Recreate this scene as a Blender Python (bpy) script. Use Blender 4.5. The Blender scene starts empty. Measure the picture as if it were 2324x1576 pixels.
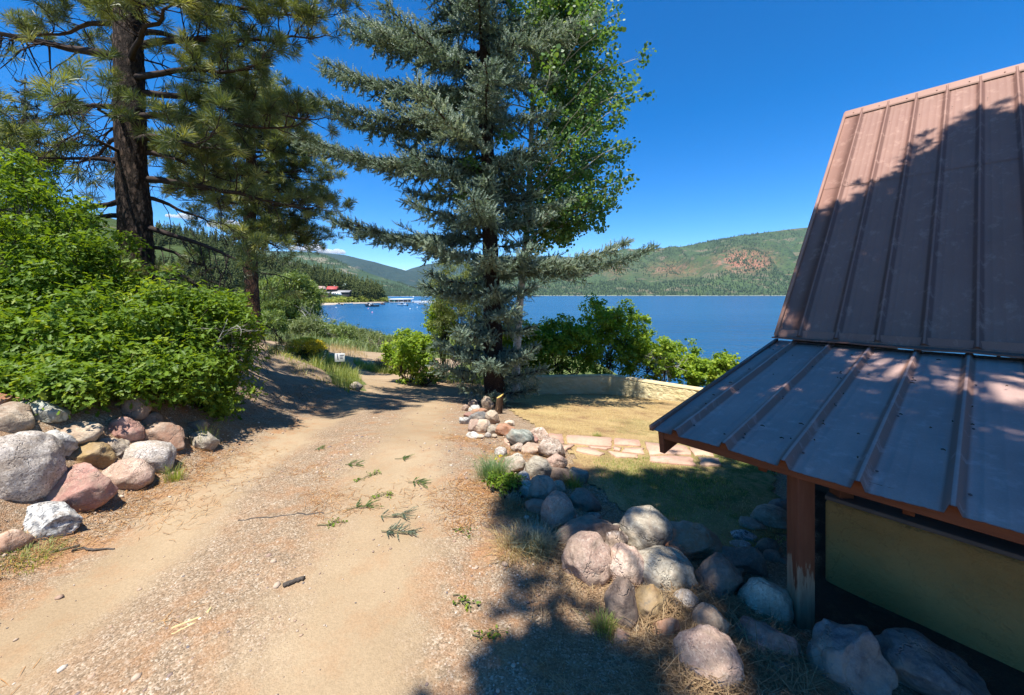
import bpy, bmesh, math, random
import numpy as np
from mathutils import Vector, Matrix

scene = bpy.context.scene
C = scene.collection
R = math.radians
PI = math.pi

# ------------------------------------------------------------------ camera
cam = bpy.data.objects.new("camera", bpy.data.cameras.new("camera"))
C.objects.link(cam)
cam.location = (0, 0, 0)                      # eye level is z = 0, ground about 1.65 m below
cam.rotation_euler = (R(90), 0, 0)
cam.data.sensor_width = 36
cam.data.lens = 36 * 400 / 1024
cam.data.shift_y = -53.0 / 1024
cam.data.clip_start = 0.05
cam.data.clip_end = 60000
scene.camera = cam

# ------------------------------------------------------------------ sun, sky, exposure
SUN_EL, SUN_AZ = 70.0, -150.0                 # azimuth of the sun measured from +Y (view) towards +X
sun_v = np.array([math.sin(R(SUN_AZ)) * math.cos(R(SUN_EL)), math.cos(R(SUN_AZ)) * math.cos(R(SUN_EL)), math.sin(R(SUN_EL))])
sun = bpy.data.objects.new("sun", bpy.data.lights.new("sun", 'SUN'))
C.objects.link(sun)
sun.data.energy = 5.0
sun.data.angle = R(0.53)
sun.data.color = (1.0, 0.965, 0.90)
sun.rotation_euler = Vector(-sun_v).to_track_quat('-Z', 'Y').to_euler()
sun.location = (0, 0, 60)
SKY_STRENGTH = 0.125
w = bpy.data.worlds.new("World")
scene.world = w
w.use_nodes = True
wn = w.node_tree
wn.nodes.clear()
sky = wn.nodes.new('ShaderNodeTexSky')
sky.sky_type = 'NISHITA'
sky.sun_disc = False
sky.sun_elevation = R(SUN_EL)
sky.sun_rotation = R(SUN_AZ)
sky.altitude = 2600
sky.air_density = 1.0
sky.dust_density = 0.15
sky.ozone_density = 3.5
hs = wn.nodes.new('ShaderNodeHueSaturation')
hs.inputs['Saturation'].default_value = 1.4
hs.inputs['Hue'].default_value = 0.503
bg = wn.nodes.new('ShaderNodeBackground')
bg.inputs['Strength'].default_value = SKY_STRENGTH
wo = wn.nodes.new('ShaderNodeOutputWorld')
wn.links.new(sky.outputs[0], hs.inputs['Color'])
wn.links.new(hs.outputs[0], bg.inputs['Color'])
wn.links.new(bg.outputs[0], wo.inputs['Surface'])
scene.view_settings.view_transform = 'Standard'
scene.view_settings.look = 'None'
scene.view_settings.gamma = 1
scene.view_settings.exposure = 0.9
scene.render.engine = 'CYCLES'
cy = scene.cycles
cy.max_bounces = 6
cy.diffuse_bounces = 3
cy.glossy_bounces = 2
cy.transmission_bounces = 3
cy.transparent_max_bounces = 8
cy.volume_bounces = 1
cy.caustics_reflective = False
cy.caustics_refractive = False
cy.use_denoising = True
cy.sample_clamp_indirect = 4

# ------------------------------------------------------------------ picture measurements -> metres
KP = 0.4408 / 400                              # metres per photo unit at one metre distance
def P(px, py, d):                              # a point seen at (px, py) and standing d metres ahead
    return np.array([(px - 1162) * KP * d, d, -(py - 668) * KP * d])

# ------------------------------------------------------------------ noise
def _hash(ix, iy, iz, seed):
    h = (ix.astype(np.int64) * 374761393 + iy.astype(np.int64) * 668265263 + iz.astype(np.int64) * 2147483647 + seed * 1274126177) & 0xffffffff
    h = ((h ^ (h >> 13)) * 1274126177) & 0xffffffff
    h = h ^ (h >> 16)
    return (h & 0xffff) / 65535.0
def vnoise(p, seed=0):
    p = np.asarray(p, float)
    i = np.floor(p).astype(np.int64)
    f = p - i
    u = f * f * (3 - 2 * f)
    r = 0
    for dx in (0, 1):
        for dy in (0, 1):
            for dz in (0, 1):
                wgt = (u[:, 0] if dx else 1 - u[:, 0]) * (u[:, 1] if dy else 1 - u[:, 1]) * (u[:, 2] if dz else 1 - u[:, 2])
                r = r + wgt * _hash(i[:, 0] + dx, i[:, 1] + dy, i[:, 2] + dz, seed)
    return r * 2 - 1
def fbm(p, oct=4, seed=0, gain=0.5):
    a, r = 1.0, 0
    p = np.asarray(p, float)
    for k in range(oct):
        r = r + a * vnoise(p, seed + k)
        p = p * 2.03 + 11.3
        a *= gain
    return r
def n2(x, y, s, seed=0, oct=3):
    x = np.asarray(x, float).ravel(); y = np.asarray(y, float).ravel()
    return fbm(np.stack([x * s, y * s, np.zeros_like(x) + seed * 3.7], 1), oct, seed)
def sstep(a, b, x):
    t = np.clip((x - a) / (b - a), 0, 1)
    return t * t * (3 - 2 * t)

# ------------------------------------------------------------------ mesh building
class Geo:
    """Collects vertices and faces; build() links them as one mesh object."""
    def __init__(s):
        s.v, s.t, s.f, s.n = [], [], [], 0
    def add(s, v, faces, tint=0.5):
        v = np.asarray(v, float).reshape(-1, 3)
        if not isinstance(faces, list): faces = [faces]
        for f in faces:
            f = np.asarray(f, np.int64)
            if len(f): s.f.append(f + s.n)
        s.v.append(v)
        t = np.asarray(tint, float)
        s.t.append(np.full(len(v), t) if t.ndim == 0 else t)
        s.n += len(v)
    def tube(s, pts, rad, sides=5, tint=0.5, cap=True):
        pts = np.asarray(pts, float); n = len(pts)
        rad = np.broadcast_to(np.asarray(rad, float), (n,))
        d = np.gradient(pts, axis=0)
        d /= np.linalg.norm(d, axis=1, keepdims=True) + 1e-9
        ref = np.array([0.0, 0, 1]) if abs(d[:, 2]).mean() < 0.8 else np.array([1.0, 0.1, 0])
        a = np.cross(d, ref); a /= np.linalg.norm(a, axis=1, keepdims=True) + 1e-9
        b = np.cross(d, a)
        th = np.arange(sides) * 2 * PI / sides
        ring = a[:, None, :] * np.cos(th)[None, :, None] + b[:, None, :] * np.sin(th)[None, :, None]
        v = (pts[:, None, :] + ring * rad[:, None, None]).reshape(-1, 3)
        i = np.arange(n - 1)[:, None] * sides; j = np.arange(sides)[None, :]; k = (j + 1) % sides
        q = np.stack([i + j, i + k, i + sides + k, i + sides + j], -1).reshape(-1, 4)
        fs = [q]
        if cap: fs += [np.arange(sides)[None, ::-1], (np.arange(sides) + (n - 1) * sides)[None, :]]
        s.add(v, fs, tint)
    def box(s, lo, hi, M=None, tint=0.5):
        lo, hi = np.array(lo, float), np.array(hi, float)
        v = np.array([[x, y, z] for z in (0, 1) for y in (0, 1) for x in (0, 1)], float) * (hi - lo) + lo
        if M is not None: v = v @ np.asarray(M)[:3, :3].T + np.asarray(M)[:3, 3]
        s.add(v, np.array([[0, 2, 3, 1], [4, 5, 7, 6], [0, 1, 5, 4], [2, 6, 7, 3], [0, 4, 6, 2], [1, 3, 7, 5]]), tint)
    def build(s, name, mat, parent=None, smooth=False, loc=None, bevel=0):
        v = np.concatenate(s.v) if s.v else np.zeros((0, 3))
        if loc is not None: v = v - np.asarray(loc, float)
        me = bpy.data.meshes.new(name)
        me.vertices.add(len(v)); me.vertices.foreach_set('co', v.ravel())
        tot = sum(f.size for f in s.f); npoly = sum(len(f) for f in s.f)
        me.loops.add(tot); me.polygons.add(npoly)
        me.loops.foreach_set('vertex_index', np.concatenate([f.ravel() for f in s.f]).astype(np.int32))
        ln = np.concatenate([np.full(len(f), f.shape[1]) for f in s.f])
        me.polygons.foreach_set('loop_start', np.concatenate([[0], np.cumsum(ln)[:-1]]).astype(np.int32))
        if smooth: me.polygons.foreach_set('use_smooth', np.ones(npoly, bool))
        me.update(calc_edges=True)
        at = me.attributes.new('tint', 'FLOAT', 'POINT')
        at.data.foreach_set('value', np.concatenate(s.t).astype(np.float32))
        if mat: me.materials.append(mat)
        o = bpy.data.objects.new(name, me)
        C.objects.link(o)
        if loc is not None: o.location = loc
        if parent is not None: o.parent = parent
        if bevel:
            b = o.modifiers.new('bevel', 'BEVEL'); b.width = bevel; b.segments = 2; b.limit_method = 'ANGLE'
        return o

def tag(o, label=None, cat=None, group=None, kind=None):
    if label: o['label'] = label
    if cat: o['category'] = cat
    if group: o['group'] = group
    if kind: o['kind'] = kind
    return o
def thing(name, label, cat, loc=(0, 0, 0), rz=0, group=None):
    o = bpy.data.objects.new(name, None); C.objects.link(o)
    o.location = tuple(float(a) for a in loc); o.rotation_euler = (0, 0, rz); o.empty_display_size = 0.2
    return tag(o, label, cat, group)
def dup(o, loc=None, rz=None, parent=None, scale=None):
    c = o.copy(); C.objects.link(c)
    if parent is not None: c.parent = parent
    if loc is not None: c.location = tuple(float(a) for a in loc)
    if rz is not None: c.rotation_euler = (0, 0, rz)
    if scale is not None: c.scale = (scale,) * 3
    for ch in list(o.children): dup(ch, parent=c)
    return c

# ------------------------------------------------------------------ materials
def new_mat(name):
    m = bpy.data.materials.new(name); m.use_nodes = True
    nt = m.node_tree; nt.nodes.clear()
    out = nt.nodes.new('ShaderNodeOutputMaterial')
    b = nt.nodes.new('ShaderNodeBsdfPrincipled')
    nt.links.new(b.outputs[0], out.inputs['Surface'])
    return m, nt, b, out
def nd(nt, typ, ins=None, out=0, **props):
    n = nt.nodes.new(typ)
    for k, v in props.items(): setattr(n, k, v)
    for k, v in (ins or {}).items():
        s = n.inputs[k]
        if isinstance(v, bpy.types.NodeSocket): nt.links.new(v, s)
        elif isinstance(v, tuple) and len(v) == 3 and s.type == 'RGBA': s.default_value = (*v, 1)
        else: s.default_value = v
    return n.outputs[out]
def ramp(nt, fac, stops, interp='LINEAR'):
    n = nt.nodes.new('ShaderNodeValToRGB'); n.color_ramp.interpolation = interp
    e = n.color_ramp.elements
    while len(e) < len(stops): e.new(0.5)
    for i, (p, c) in enumerate(stops):
        e[i].position = p
        e[i].color = (c, c, c, 1) if isinstance(c, (int, float)) else (*c, 1)
    nt.links.new(fac, n.inputs[0])
    return n.outputs[0]
def mixc(nt, fac, a, b, mode='MIX'): return nd(nt, 'ShaderNodeMixRGB', {0: fac, 1: a, 2: b}, blend_type=mode)
def mth(nt, op, a, b=0.0, c=0.0): return nd(nt, 'ShaderNodeMath', {0: a, 1: b, 2: c}, operation=op)
def attr(nt, name='tint'): return nd(nt, 'ShaderNodeAttribute', out=2, attribute_name=name)
def wpos(nt): return nd(nt, 'ShaderNodeNewGeometry', out=0)
def opos(nt): return nd(nt, 'ShaderNodeTexCoord', out=3)
def vscale(nt, v, s): return nd(nt, 'ShaderNodeVectorMath', {0: v, 1: s}, operation='MULTIPLY')
def noise(nt, v, scale, detail=4.0, rough=0.55, out=0, dist=0.0): return nd(nt, 'ShaderNodeTexNoise', {'Vector': v, 'Scale': scale, 'Detail': detail, 'Roughness': rough, 'Distortion': dist}, out)
def voro(nt, v, scale, out=0, feature='F1', rnd=1.0): return nd(nt, 'ShaderNodeTexVoronoi', {'Vector': v, 'Scale': scale, 'Randomness': rnd}, out, feature=feature)
def bump(nt, h, strength=0.5, dist=0.02, normal=None):
    ins = {'Height': h, 'Strength': strength, 'Distance': dist}
    if normal is not None: ins['Normal'] = normal
    return nd(nt, 'ShaderNodeBump', ins)
def setb(nt, b, **kw):
    for k, v in kw.items():
        s = b.inputs[k.replace('_', ' ')]
        if isinstance(v, bpy.types.NodeSocket): nt.links.new(v, s)
        elif isinstance(v, tuple) and len(v) == 3 and s.type == 'RGBA': s.default_value = (*v, 1)
        else: s.default_value = v

def foliage(name, c0, c1, c2=None, trans=0.35, rough=0.5, spec=0.4, tcol=None):
    """Leaf or needle: colour varies leaf by leaf through the tint attribute; part of the light passes through."""
    m, nt, b, out = new_mat(name)
    t = attr(nt)
    col = ramp(nt, t, [(0, c0), (0.6, c1), (1, c2 or c1)])
    setb(nt, b, Base_Color=col, Roughness=rough, Specular_IOR_Level=spec)
    if trans > 0:
        tc = mixc(nt, 1.0, col, tcol or (1.5, 1.35, 0.5), 'MULTIPLY')
        tr = nd(nt, 'ShaderNodeBsdfTranslucent', {'Color': tc})
        mx = nd(nt, 'ShaderNodeMixShader', {0: trans, 1: b.outputs[0], 2: tr})
        nt.links.new(mx, out.inputs['Surface'])
    return m
def plain(name, col, rough=0.6, spec=0.4, metal=0.0, var=0.15, vs=6.0, bmp=0.0, bs=30.0):
    m, nt, b, out = new_mat(name)
    p = opos(nt)
    n = noise(nt, p, vs, 5)
    lo = tuple(c * (1 - var) for c in col); hi = tuple(min(1, c * (1 + var)) for c in col)
    setb(nt, b, Base_Color=ramp(nt, n, [(0.3, lo), (0.7, hi)]), Roughness=rough, Specular_IOR_Level=spec, Metallic=metal)
    if bmp: setb(nt, b, Normal=bump(nt, noise(nt, p, bs, 4), bmp, 0.01))
    return m

def bark(name, plate, furrow, sc=1.0, stretch=0.25):
    m, nt, b, out = new_mat(name)
    v = vscale(nt, wpos(nt), (24 * sc, 24 * sc, 24 * sc * stretch))
    nn = noise(nt, v, 0.8, 5, 0.6)
    vd = nd(nt, 'ShaderNodeVectorMath', {0: v, 1: vscale(nt, noise(nt, v, 0.9, 5, 0.7, out=1), (2.2, 2.2, 2.2))}, operation='ADD')
    cell = voro(nt, vd, 1.0, feature='DISTANCE_TO_EDGE')
    col = ramp(nt, cell, [(0.0, furrow), (0.22, tuple((a + c) / 2 for a, c in zip(furrow, plate))), (0.6, plate)])
    col = mixc(nt, 0.7, col, ramp(nt, nn, [(0.3, 0.45), (0.7, 1.25)]), 'MULTIPLY')
    fine = noise(nt, v, 6, 4, 0.7)
    col = mixc(nt, 0.5, col, ramp(nt, fine, [(0.3, 0.55), (0.7, 1.35)]), 'MULTIPLY')
    h = mth(nt, 'ADD', mth(nt, 'MULTIPLY', ramp(nt, cell, [(0, 0.0), (0.25, 1.0)]), 1.0), mth(nt, 'MULTIPLY', fine, 0.4))
    setb(nt, b, Base_Color=col, Roughness=0.9, Specular_IOR_Level=0.15, Normal=bump(nt, h, 0.9, 0.03))
    return m

def rock_mat(name, base, dark, light, speck=0.5, sp_scale=45.0, band=0.0, rough=0.85, bumpy=0.6, stain=None):
    """Granite and gneiss: patches, mineral speckles and bands in the stone itself."""
    m, nt, b, out = new_mat(name)
    rnd = nd(nt, 'ShaderNodeObjectInfo', out=5)
    off = nd(nt, 'ShaderNodeVectorMath', {0: opos(nt), 1: nd(nt, 'ShaderNodeCombineXYZ', {0: mth(nt, 'MULTIPLY', rnd, 37.0), 1: mth(nt, 'MULTIPLY', rnd, 91.0), 2: rnd})}, operation='ADD')
    big = noise(nt, off, 5.0, 5, 0.6)
    mid = tuple(x * 0.72 for x in base)
    col = ramp(nt, big, [(0.32, mid), (0.55, base), (0.75, light)])
    if band > 0:
        wv = nd(nt, 'ShaderNodeTexWave', {'Vector': off, 'Scale': 7.0, 'Distortion': 9.0, 'Detail': 4.0, 'Detail Scale': 1.5}, bands_direction='DIAGONAL')
        col = mixc(nt, mth(nt, 'MULTIPLY', ramp(nt, wv, [(0.35, 0), (0.75, 1)]), band), col, light)
        col = mixc(nt, mth(nt, 'MULTIPLY', ramp(nt, wv, [(0.05, 1), (0.35, 0)]), band), col, dark)
    s1 = noise(nt, off, sp_scale, 3, 0.75)
    s2 = noise(nt, off, sp_scale * 1.9, 2, 0.7)
    col = mixc(nt, mth(nt, 'MULTIPLY', ramp(nt, s1, [(0.52, 0), (0.6, 1)]), speck), col, light)
    col = mixc(nt, mth(nt, 'MULTIPLY', ramp(nt, s2, [(0.38, 1), (0.46, 0)]), speck), col, dark)
    if stain:
        st = noise(nt, off, 3.3, 5, 0.65, dist=0.6)
        col = mixc(nt, mth(nt, 'MULTIPLY', ramp(nt, st, [(0.5, 0), (0.62, 1)]), 0.7), col, stain)
    dn = noise(nt, off, 7.0, 6, 0.7, dist=0.5)
    col = mixc(nt, ramp(nt, dn, [(0.46, 0), (0.62, 0.55)]), col, (0.31, 0.235, 0.165))
    lk = noise(nt, off, 21.0, 4, 0.65)
    col = mixc(nt, ramp(nt, lk, [(0.62, 0), (0.68, 0.5)]), col, (0.16, 0.145, 0.12))
    crk = nd(nt, 'ShaderNodeTexVoronoi', {'Vector': nd(nt, 'ShaderNodeVectorMath', {0: off, 1: vscale(nt, noise(nt, off, 6, 4, 0.7, out=1), (0.25, 0.25, 0.25))}, operation='ADD'), 'Scale': 4.0}, feature='DISTANCE_TO_EDGE')
    cm = mth(nt, 'MULTIPLY', ramp(nt, crk, [(0.0, 1), (0.035, 0)]), ramp(nt, big, [(0.42, 0), (0.56, 1)]))
    h = mth(nt, 'SUBTRACT', mth(nt, 'ADD', mth(nt, 'MULTIPLY', noise(nt, off, 16, 6, 0.65), 1.2), mth(nt, 'MULTIPLY', s1, 0.3)), mth(nt, 'MULTIPLY', cm, 0.9))
    br = mixc(nt, 1.0, col, nd(nt, 'ShaderNodeCombineXYZ', {k: nd(nt, 'ShaderNodeMapRange', {0: rnd, 3: 0.78, 4: 1.15}) for k in range(3)}), 'MULTIPLY')
    setb(nt, b, Base_Color=br, Roughness=rough, Specular_IOR_Level=0.25, Normal=bump(nt, h, bumpy, 0.02))
    return m
# ================================================================== terrain
CT = []
for yy in (-14, -8, -3, 0, 2.0, 3.4):
    for xx in (-2.9, -1.6, 0.0): CT.append((xx, yy, -1.65))
for yy in (-14, -8, -3): CT += [(2.0, yy, -1.68), (5, yy, -1.75), (10, yy, -2.0), (-5, yy, -1.3), (-9, yy, -0.7)]
CT += [(1.0, 0.6, -1.7), (1.0, 1.8, -1.72), (0.7, 2.4, -1.70), (1.5, 2.1, -1.81), (2.0, 2.6, -1.86), (1.0, 3.2, -1.80), (3, 1, -1.88), (4.5, 0, -1.92), (2.9, 4.4, -1.98), (7, 2, -2.1)]
CT += [(-1.9, 4.6, -1.72), (-0.4, 4.6, -1.74), (0.8, 4.6, -1.86), (-2.1, 5.6, -1.85), (-0.3, 5.6, -1.92), (0.9, 5.3, -1.97), (2.2, 5.0, -1.98), (-2.1, 6.5, -2.0), (-0.3, 6.5, -2.06),
       (-2.4, 8.0, -2.22), (-0.4, 9.0, -2.48), (-2.5, 9.3, -2.42), (1.0, 9.0, -2.52), (3.0, 8.0, -2.46), (5.0, 6.0, -2.32), (4.6, 9.8, -2.72), (2.9, 12.0, -2.98), (0.3, 11.8, -2.92), (6, 9, -2.7), (8, 12, -3.2),
       (-2.6, 11.7, -2.68), (-3.3, 11.7, -2.64), (-4.8, 14.0, -2.78), (-4.1, 10.5, -2.46), (-5.3, 12.5, -2.52), (-5.4, 11.4, -2.16), (-2.0, 13.0, -2.8)]
CT += [(-4.1, 7.2, -1.95), (-4.3, 8.5, -1.92), (-5.3, 10.3, -1.80), (-5.5, 9.5, -1.76), (-6.9, 11.6, -1.58), (-7.7, 12.0, -1.30), (-8.8, 14.5, -1.78), (-9.6, 17.0, -2.1), (-7.6, 19.0, -2.75), (-6.2, 20.0, -3.02), (-10, 13, -1.2), (-13, 15, -1.4), (-17, 20, -1.9)]
for yy in (1.6, 2.6, 3.4, 4.2): CT += [(-3.15, yy, -1.66), (-3.4, yy, -1.50), (-3.95, yy, -1.02), (-4.5, yy, -0.86)]
CT += [(-3.3, 5.2, -1.74), (-3.9, 5.4, -1.55), (-4.6, 5.6, -1.15), (-5.5, 4.5, -0.72), (-7, 5, -0.45), (-6.2, 6.5, -0.62), (-5.0, 7.0, -1.3), (-9, 8, -0.1), (-12, 10, 0.2), (-10, 3, 0.0), (-14, 3, 0.4)]
CT += [(-7, 24, -3.5), (-8, 32, -4.5), (-10, 50, -6.4), (-12, 75, -7.9), (0, 30, -4.8), (0, 50, -6.9), (-1, 20, -3.6), (-14, 30, -3.5), (-20, 40, -4.2), (-26, 60, -6.0), (-26, 78, -7.7),
       (3, 14, -3.3), (6, 14, -3.6), (5, 20, -5.0), (8, 30, -7.2), (14, 14, -4.6), (16, 4, -3.0), (20, -10, -2.4), (20, 22, -7.0), (-30, 20, -1.5), (-30, -10, 1.0), (0, -30, -1.6), (-40, 40, -3.0), (30, 10, -6.5)]
CT = np.array(CT, float)
def _U(r2): return 0.5 * r2 * np.log(r2 + 1e-9)
def _tps_fit(ct, lam=2e-3):
    n = len(ct); d2 = ((ct[:, None, :2] - ct[None, :, :2]) ** 2).sum(-1)
    A = np.zeros((n + 3, n + 3)); A[:n, :n] = _U(d2) + lam * np.eye(n)
    A[:n, n] = 1; A[:n, n + 1:] = ct[:, :2]; A[n:, :n] = A[:n, n:].T
    return np.linalg.solve(A, np.concatenate([ct[:, 2], [0, 0, 0]]))
_TW = _tps_fit(CT)
def terrain(x, y):
    x = np.asarray(x, float); y = np.asarray(y, float); sh = x.shape
    x = x.ravel(); y = y.ravel()
    xc = np.clip(x, -45, 35); yc = np.clip(y, -35, 85)
    z = np.empty(len(x))
    for a in range(0, len(x), 20000):
        s = slice(a, a + 20000)
        d2 = (xc[s, None] - CT[None, :, 0]) ** 2 + (yc[s, None] - CT[None, :, 1]) ** 2
        z[s] = _U(d2) @ _TW[:-3] + _TW[-3] + _TW[-2] * xc[s] + _TW[-1] * yc[s]
    # far: a lake bed ahead and to the right, land behind and to the left
    ys = 78 + np.maximum(0, -25 - x) * 1.3 - 44 * sstep(-2, 10, x)
    far = np.where(y > ys, -8 - np.minimum((y - ys) * 0.09, 20), -7.9 + np.minimum((ys - y) * 0.045, 7))
    far = np.where((x > 30) & (y > -60), np.minimum(far, -7 - np.minimum((x - 30) * 0.2, 16)), far)
    k = np.maximum(sstep(48, 82, y), np.maximum(sstep(24, 45, np.abs(x + 2)), sstep(18, 40, -y)))
    z = z * (1 - k) + far * k
    near = 1 - sstep(25, 60, np.hypot(x, y))
    z = z + 0.018 * n2(x, y, 1.3, 5, 2) * near + 0.007 * n2(x, y, 5.0, 9, 2) * (1 - sstep(8, 16, np.hypot(x, y))) + 0.12 * n2(x, y, 0.25, 15, 2) * sstep(14, 30, np.hypot(x, y))
    return z.reshape(sh)
def terr1(x, y): return float(terrain(np.array([x]), np.array([y]))[0])
def hit_ground(px, py, d0=1.2, d1=60.0):
    """Where the sight line through a photo point meets the ground."""
    ds = np.concatenate([np.arange(d0, 14, 0.03), np.arange(14, d1, 0.2)])
    q = np.stack([(px - 1162) * KP * ds, ds, -(py - 668) * KP * ds], 1)
    below = q[:, 2] <= terrain(q[:, 0], q[:, 1])
    i = int(np.argmax(below)) if below.any() else len(ds) - 1
    p = q[i].copy(); p[2] = terr1(p[0], p[1])
    return p
def hits(pts): return np.array([hit_ground(a, b) for a, b in pts])
def in_poly(x, y, poly):
    x = np.asarray(x, float); y = np.asarray(y, float); c = np.zeros(x.shape, bool); n = len(poly)
    for i in range(n):
        x1, y1 = poly[i]; x2, y2 = poly[(i + 1) % n]
        c ^= ((y1 > y) != (y2 > y)) & (x < (x2 - x1) * (y - y1) / (y2 - y1 + 1e-12) + x1)
    return c
def set_attr(o, name, arr):
    a = o.data.attributes.new(name, 'FLOAT', 'POINT'); a.data.foreach_set('value', np.asarray(arr, np.float32).ravel())
def grid_faces(ny, nx):
    i = np.arange(ny - 1)[:, None] * nx; j = np.arange(nx - 1)[None, :]
    return np.stack([i + j, i + j + 1, i + j + nx + 1, i + j + nx], -1).reshape(-1, 4)

ROAD = np.array([(-1.3, -14), (-1.3, -3), (-1.42, 0), (-1.5, 1.7), (-1.62, 2.8), (-1.9, 4.6), (-2.1, 6.3), (-2.45, 8.5), (-3.0, 10.7), (-4.3, 13.2), (-6.3, 15.4), (-9.2, 16.3), (-13, 16.8), (-20, 18)], float)
def spline(pts, n):
    pts = np.asarray(pts, float); L = np.concatenate([[0], np.cumsum(np.linalg.norm(np.diff(pts, axis=0), axis=1))])
    q = np.vstack([2 * pts[0] - pts[1], pts, 2 * pts[-1] - pts[-2]])
    t = np.linspace(0, L[-1], n); k = np.clip(np.searchsorted(L, t, side='right') - 1, 0, len(pts) - 2)
    u = ((t - L[k]) / (L[k + 1] - L[k]))[:, None]
    a, b, c, d = q[k], q[k + 1], q[k + 2], q[k + 3]
    return 0.5 * (2 * b + (c - a) * u + (2 * a - 5 * b + 4 * c - d) * u ** 2 + (3 * b - a - 3 * c + d) * u ** 3)
road_c = spline(ROAD, 420)
def road_coord(x, y):
    x = np.asarray(x, float).ravel(); y = np.asarray(y, float).ravel(); out = np.empty(len(x))
    tg = np.gradient(road_c, axis=0); tg /= np.linalg.norm(tg, axis=1, keepdims=True)
    for a in range(0, len(x), 8000):
        dx = x[a:a + 8000, None] - road_c[None, :, 0]; dy = y[a:a + 8000, None] - road_c[None, :, 1]
        i = np.argmin(dx * dx + dy * dy, 1); r = np.arange(len(i))
        out[a:a + 8000] = dx[r, i] * tg[i, 1] - dy[r, i] * tg[i, 0]
    return out

def dirt_material(name):
    """Packed tan dust in the wheel tracks, loose gravel between and beside them, rusty needle litter at the edges."""
    m, nt, b, out = new_mat(name)
    p = wpos(nt)
    track, litter, green = attr(nt, 'track'), attr(nt, 'litter'), attr(nt, 'green')
    big = noise(nt, p, 0.9, 5, 0.6); mid = noise(nt, p, 5, 5, 0.6)
    dust = ramp(nt, big, [(0.3, (0.285, 0.202, 0.118)), (0.5, (0.33, 0.24, 0.145)), (0.72, (0.38, 0.282, 0.176))])
    dust = mixc(nt, 0.5, dust, ramp(nt, noise(nt, p, 70, 3, 0.7), [(0.3, 0.72), (0.7, 1.22)]), 'MULTIPLY')
    c1 = voro(nt, p, 120.0, out=1); e1 = voro(nt, p, 120.0, out=0)
    c2 = voro(nt, p, 58.0, out=1)
    sep = nd(nt, 'ShaderNodeSeparateColor', {0: c1}); sep2 = nd(nt, 'ShaderNodeSeparateColor', {0: c2}, out=1)
    grav = ramp(nt, sep, [(0, (0.165, 0.125, 0.085)), (0.3, (0.25, 0.185, 0.12)), (0.55, (0.30, 0.222, 0.147)), (0.8, (0.35, 0.27, 0.186)), (0.95, (0.45, 0.38, 0.29))])
    grav = mixc(nt, 0.45, grav, ramp(nt, sep2, [(0, (0.68, 0.66, 0.65)), (0.5, (1.0, 0.95, 0.92)), (1, (1.2, 1.16, 1.1))]), 'MULTIPLY')
    grav = mixc(nt, 0.55, grav, ramp(nt, mid, [(0.3, (0.74, 0.66, 0.60)), (0.7, (1.12, 1.08, 1.05))]), 'MULTIPLY')
    tk = mth(nt, 'ADD', track, mth(nt, 'MULTIPLY', mth(nt, 'SUBTRACT', noise(nt, p, 7, 5, 0.65), 0.5), 0.9))
    col = mixc(nt, ramp(nt, tk, [(0.25, 0), (0.8, 1)]), grav, dust)
    ln = noise(nt, vscale(nt, p, (1, 1, 1)), 4.5, 6, 0.72)
    lt = mth(nt, 'MULTIPLY', litter, ramp(nt, ln, [(0.47, 0), (0.62, 1)]))
    lcol = ramp(nt, noise(nt, p, 90, 2, 0.7), [(0.3, (0.20, 0.095, 0.042)), (0.6, (0.38, 0.20, 0.095)), (0.8, (0.46, 0.29, 0.16))])
    col = mixc(nt, mth(nt, 'MULTIPLY', lt, 0.8), col, lcol)
    gcol = ramp(nt, noise(nt, p, 12, 5, 0.7), [(0.3, (0.05, 0.08, 0.018)), (0.55, (0.12, 0.15, 0.04)), (0.75, (0.30, 0.25, 0.09))])
    col = mixc(nt, ramp(nt, mth(nt, 'ADD', green, mth(nt, 'MULTIPLY', mth(nt, 'SUBTRACT', noise(nt, p, 2.2, 5, 0.7), 0.5), 0.8)), [(0.4, 0), (0.62, 1)]), col, gcol)
    col = mixc(nt, mth(nt, 'MULTIPLY', attr(nt, 'soil_shade'), ramp(nt, noise(nt, p, 6, 4), [(0.2, 0.6), (0.5, 0.95)])), col, (0.055, 0.04, 0.028))  # dark soil, with shade by the porch painted into the ground colour
    inv = mth(nt, 'SUBTRACT', 1.15, track)
    h = mth(nt, 'ADD', mth(nt, 'MULTIPLY', mth(nt, 'MULTIPLY', ramp(nt, e1, [(0, 1.0), (0.6, 0)]), inv), 0.8), mth(nt, 'MULTIPLY', noise(nt, p, 45, 4, 0.7), 0.6))
    setb(nt, b, Base_Color=col, Roughness=0.95, Specular_IOR_Level=0.12, Normal=bump(nt, h, 0.55, 0.012))
    return m
M_dirt = dirt_material('dirt_and_gravel')

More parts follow.
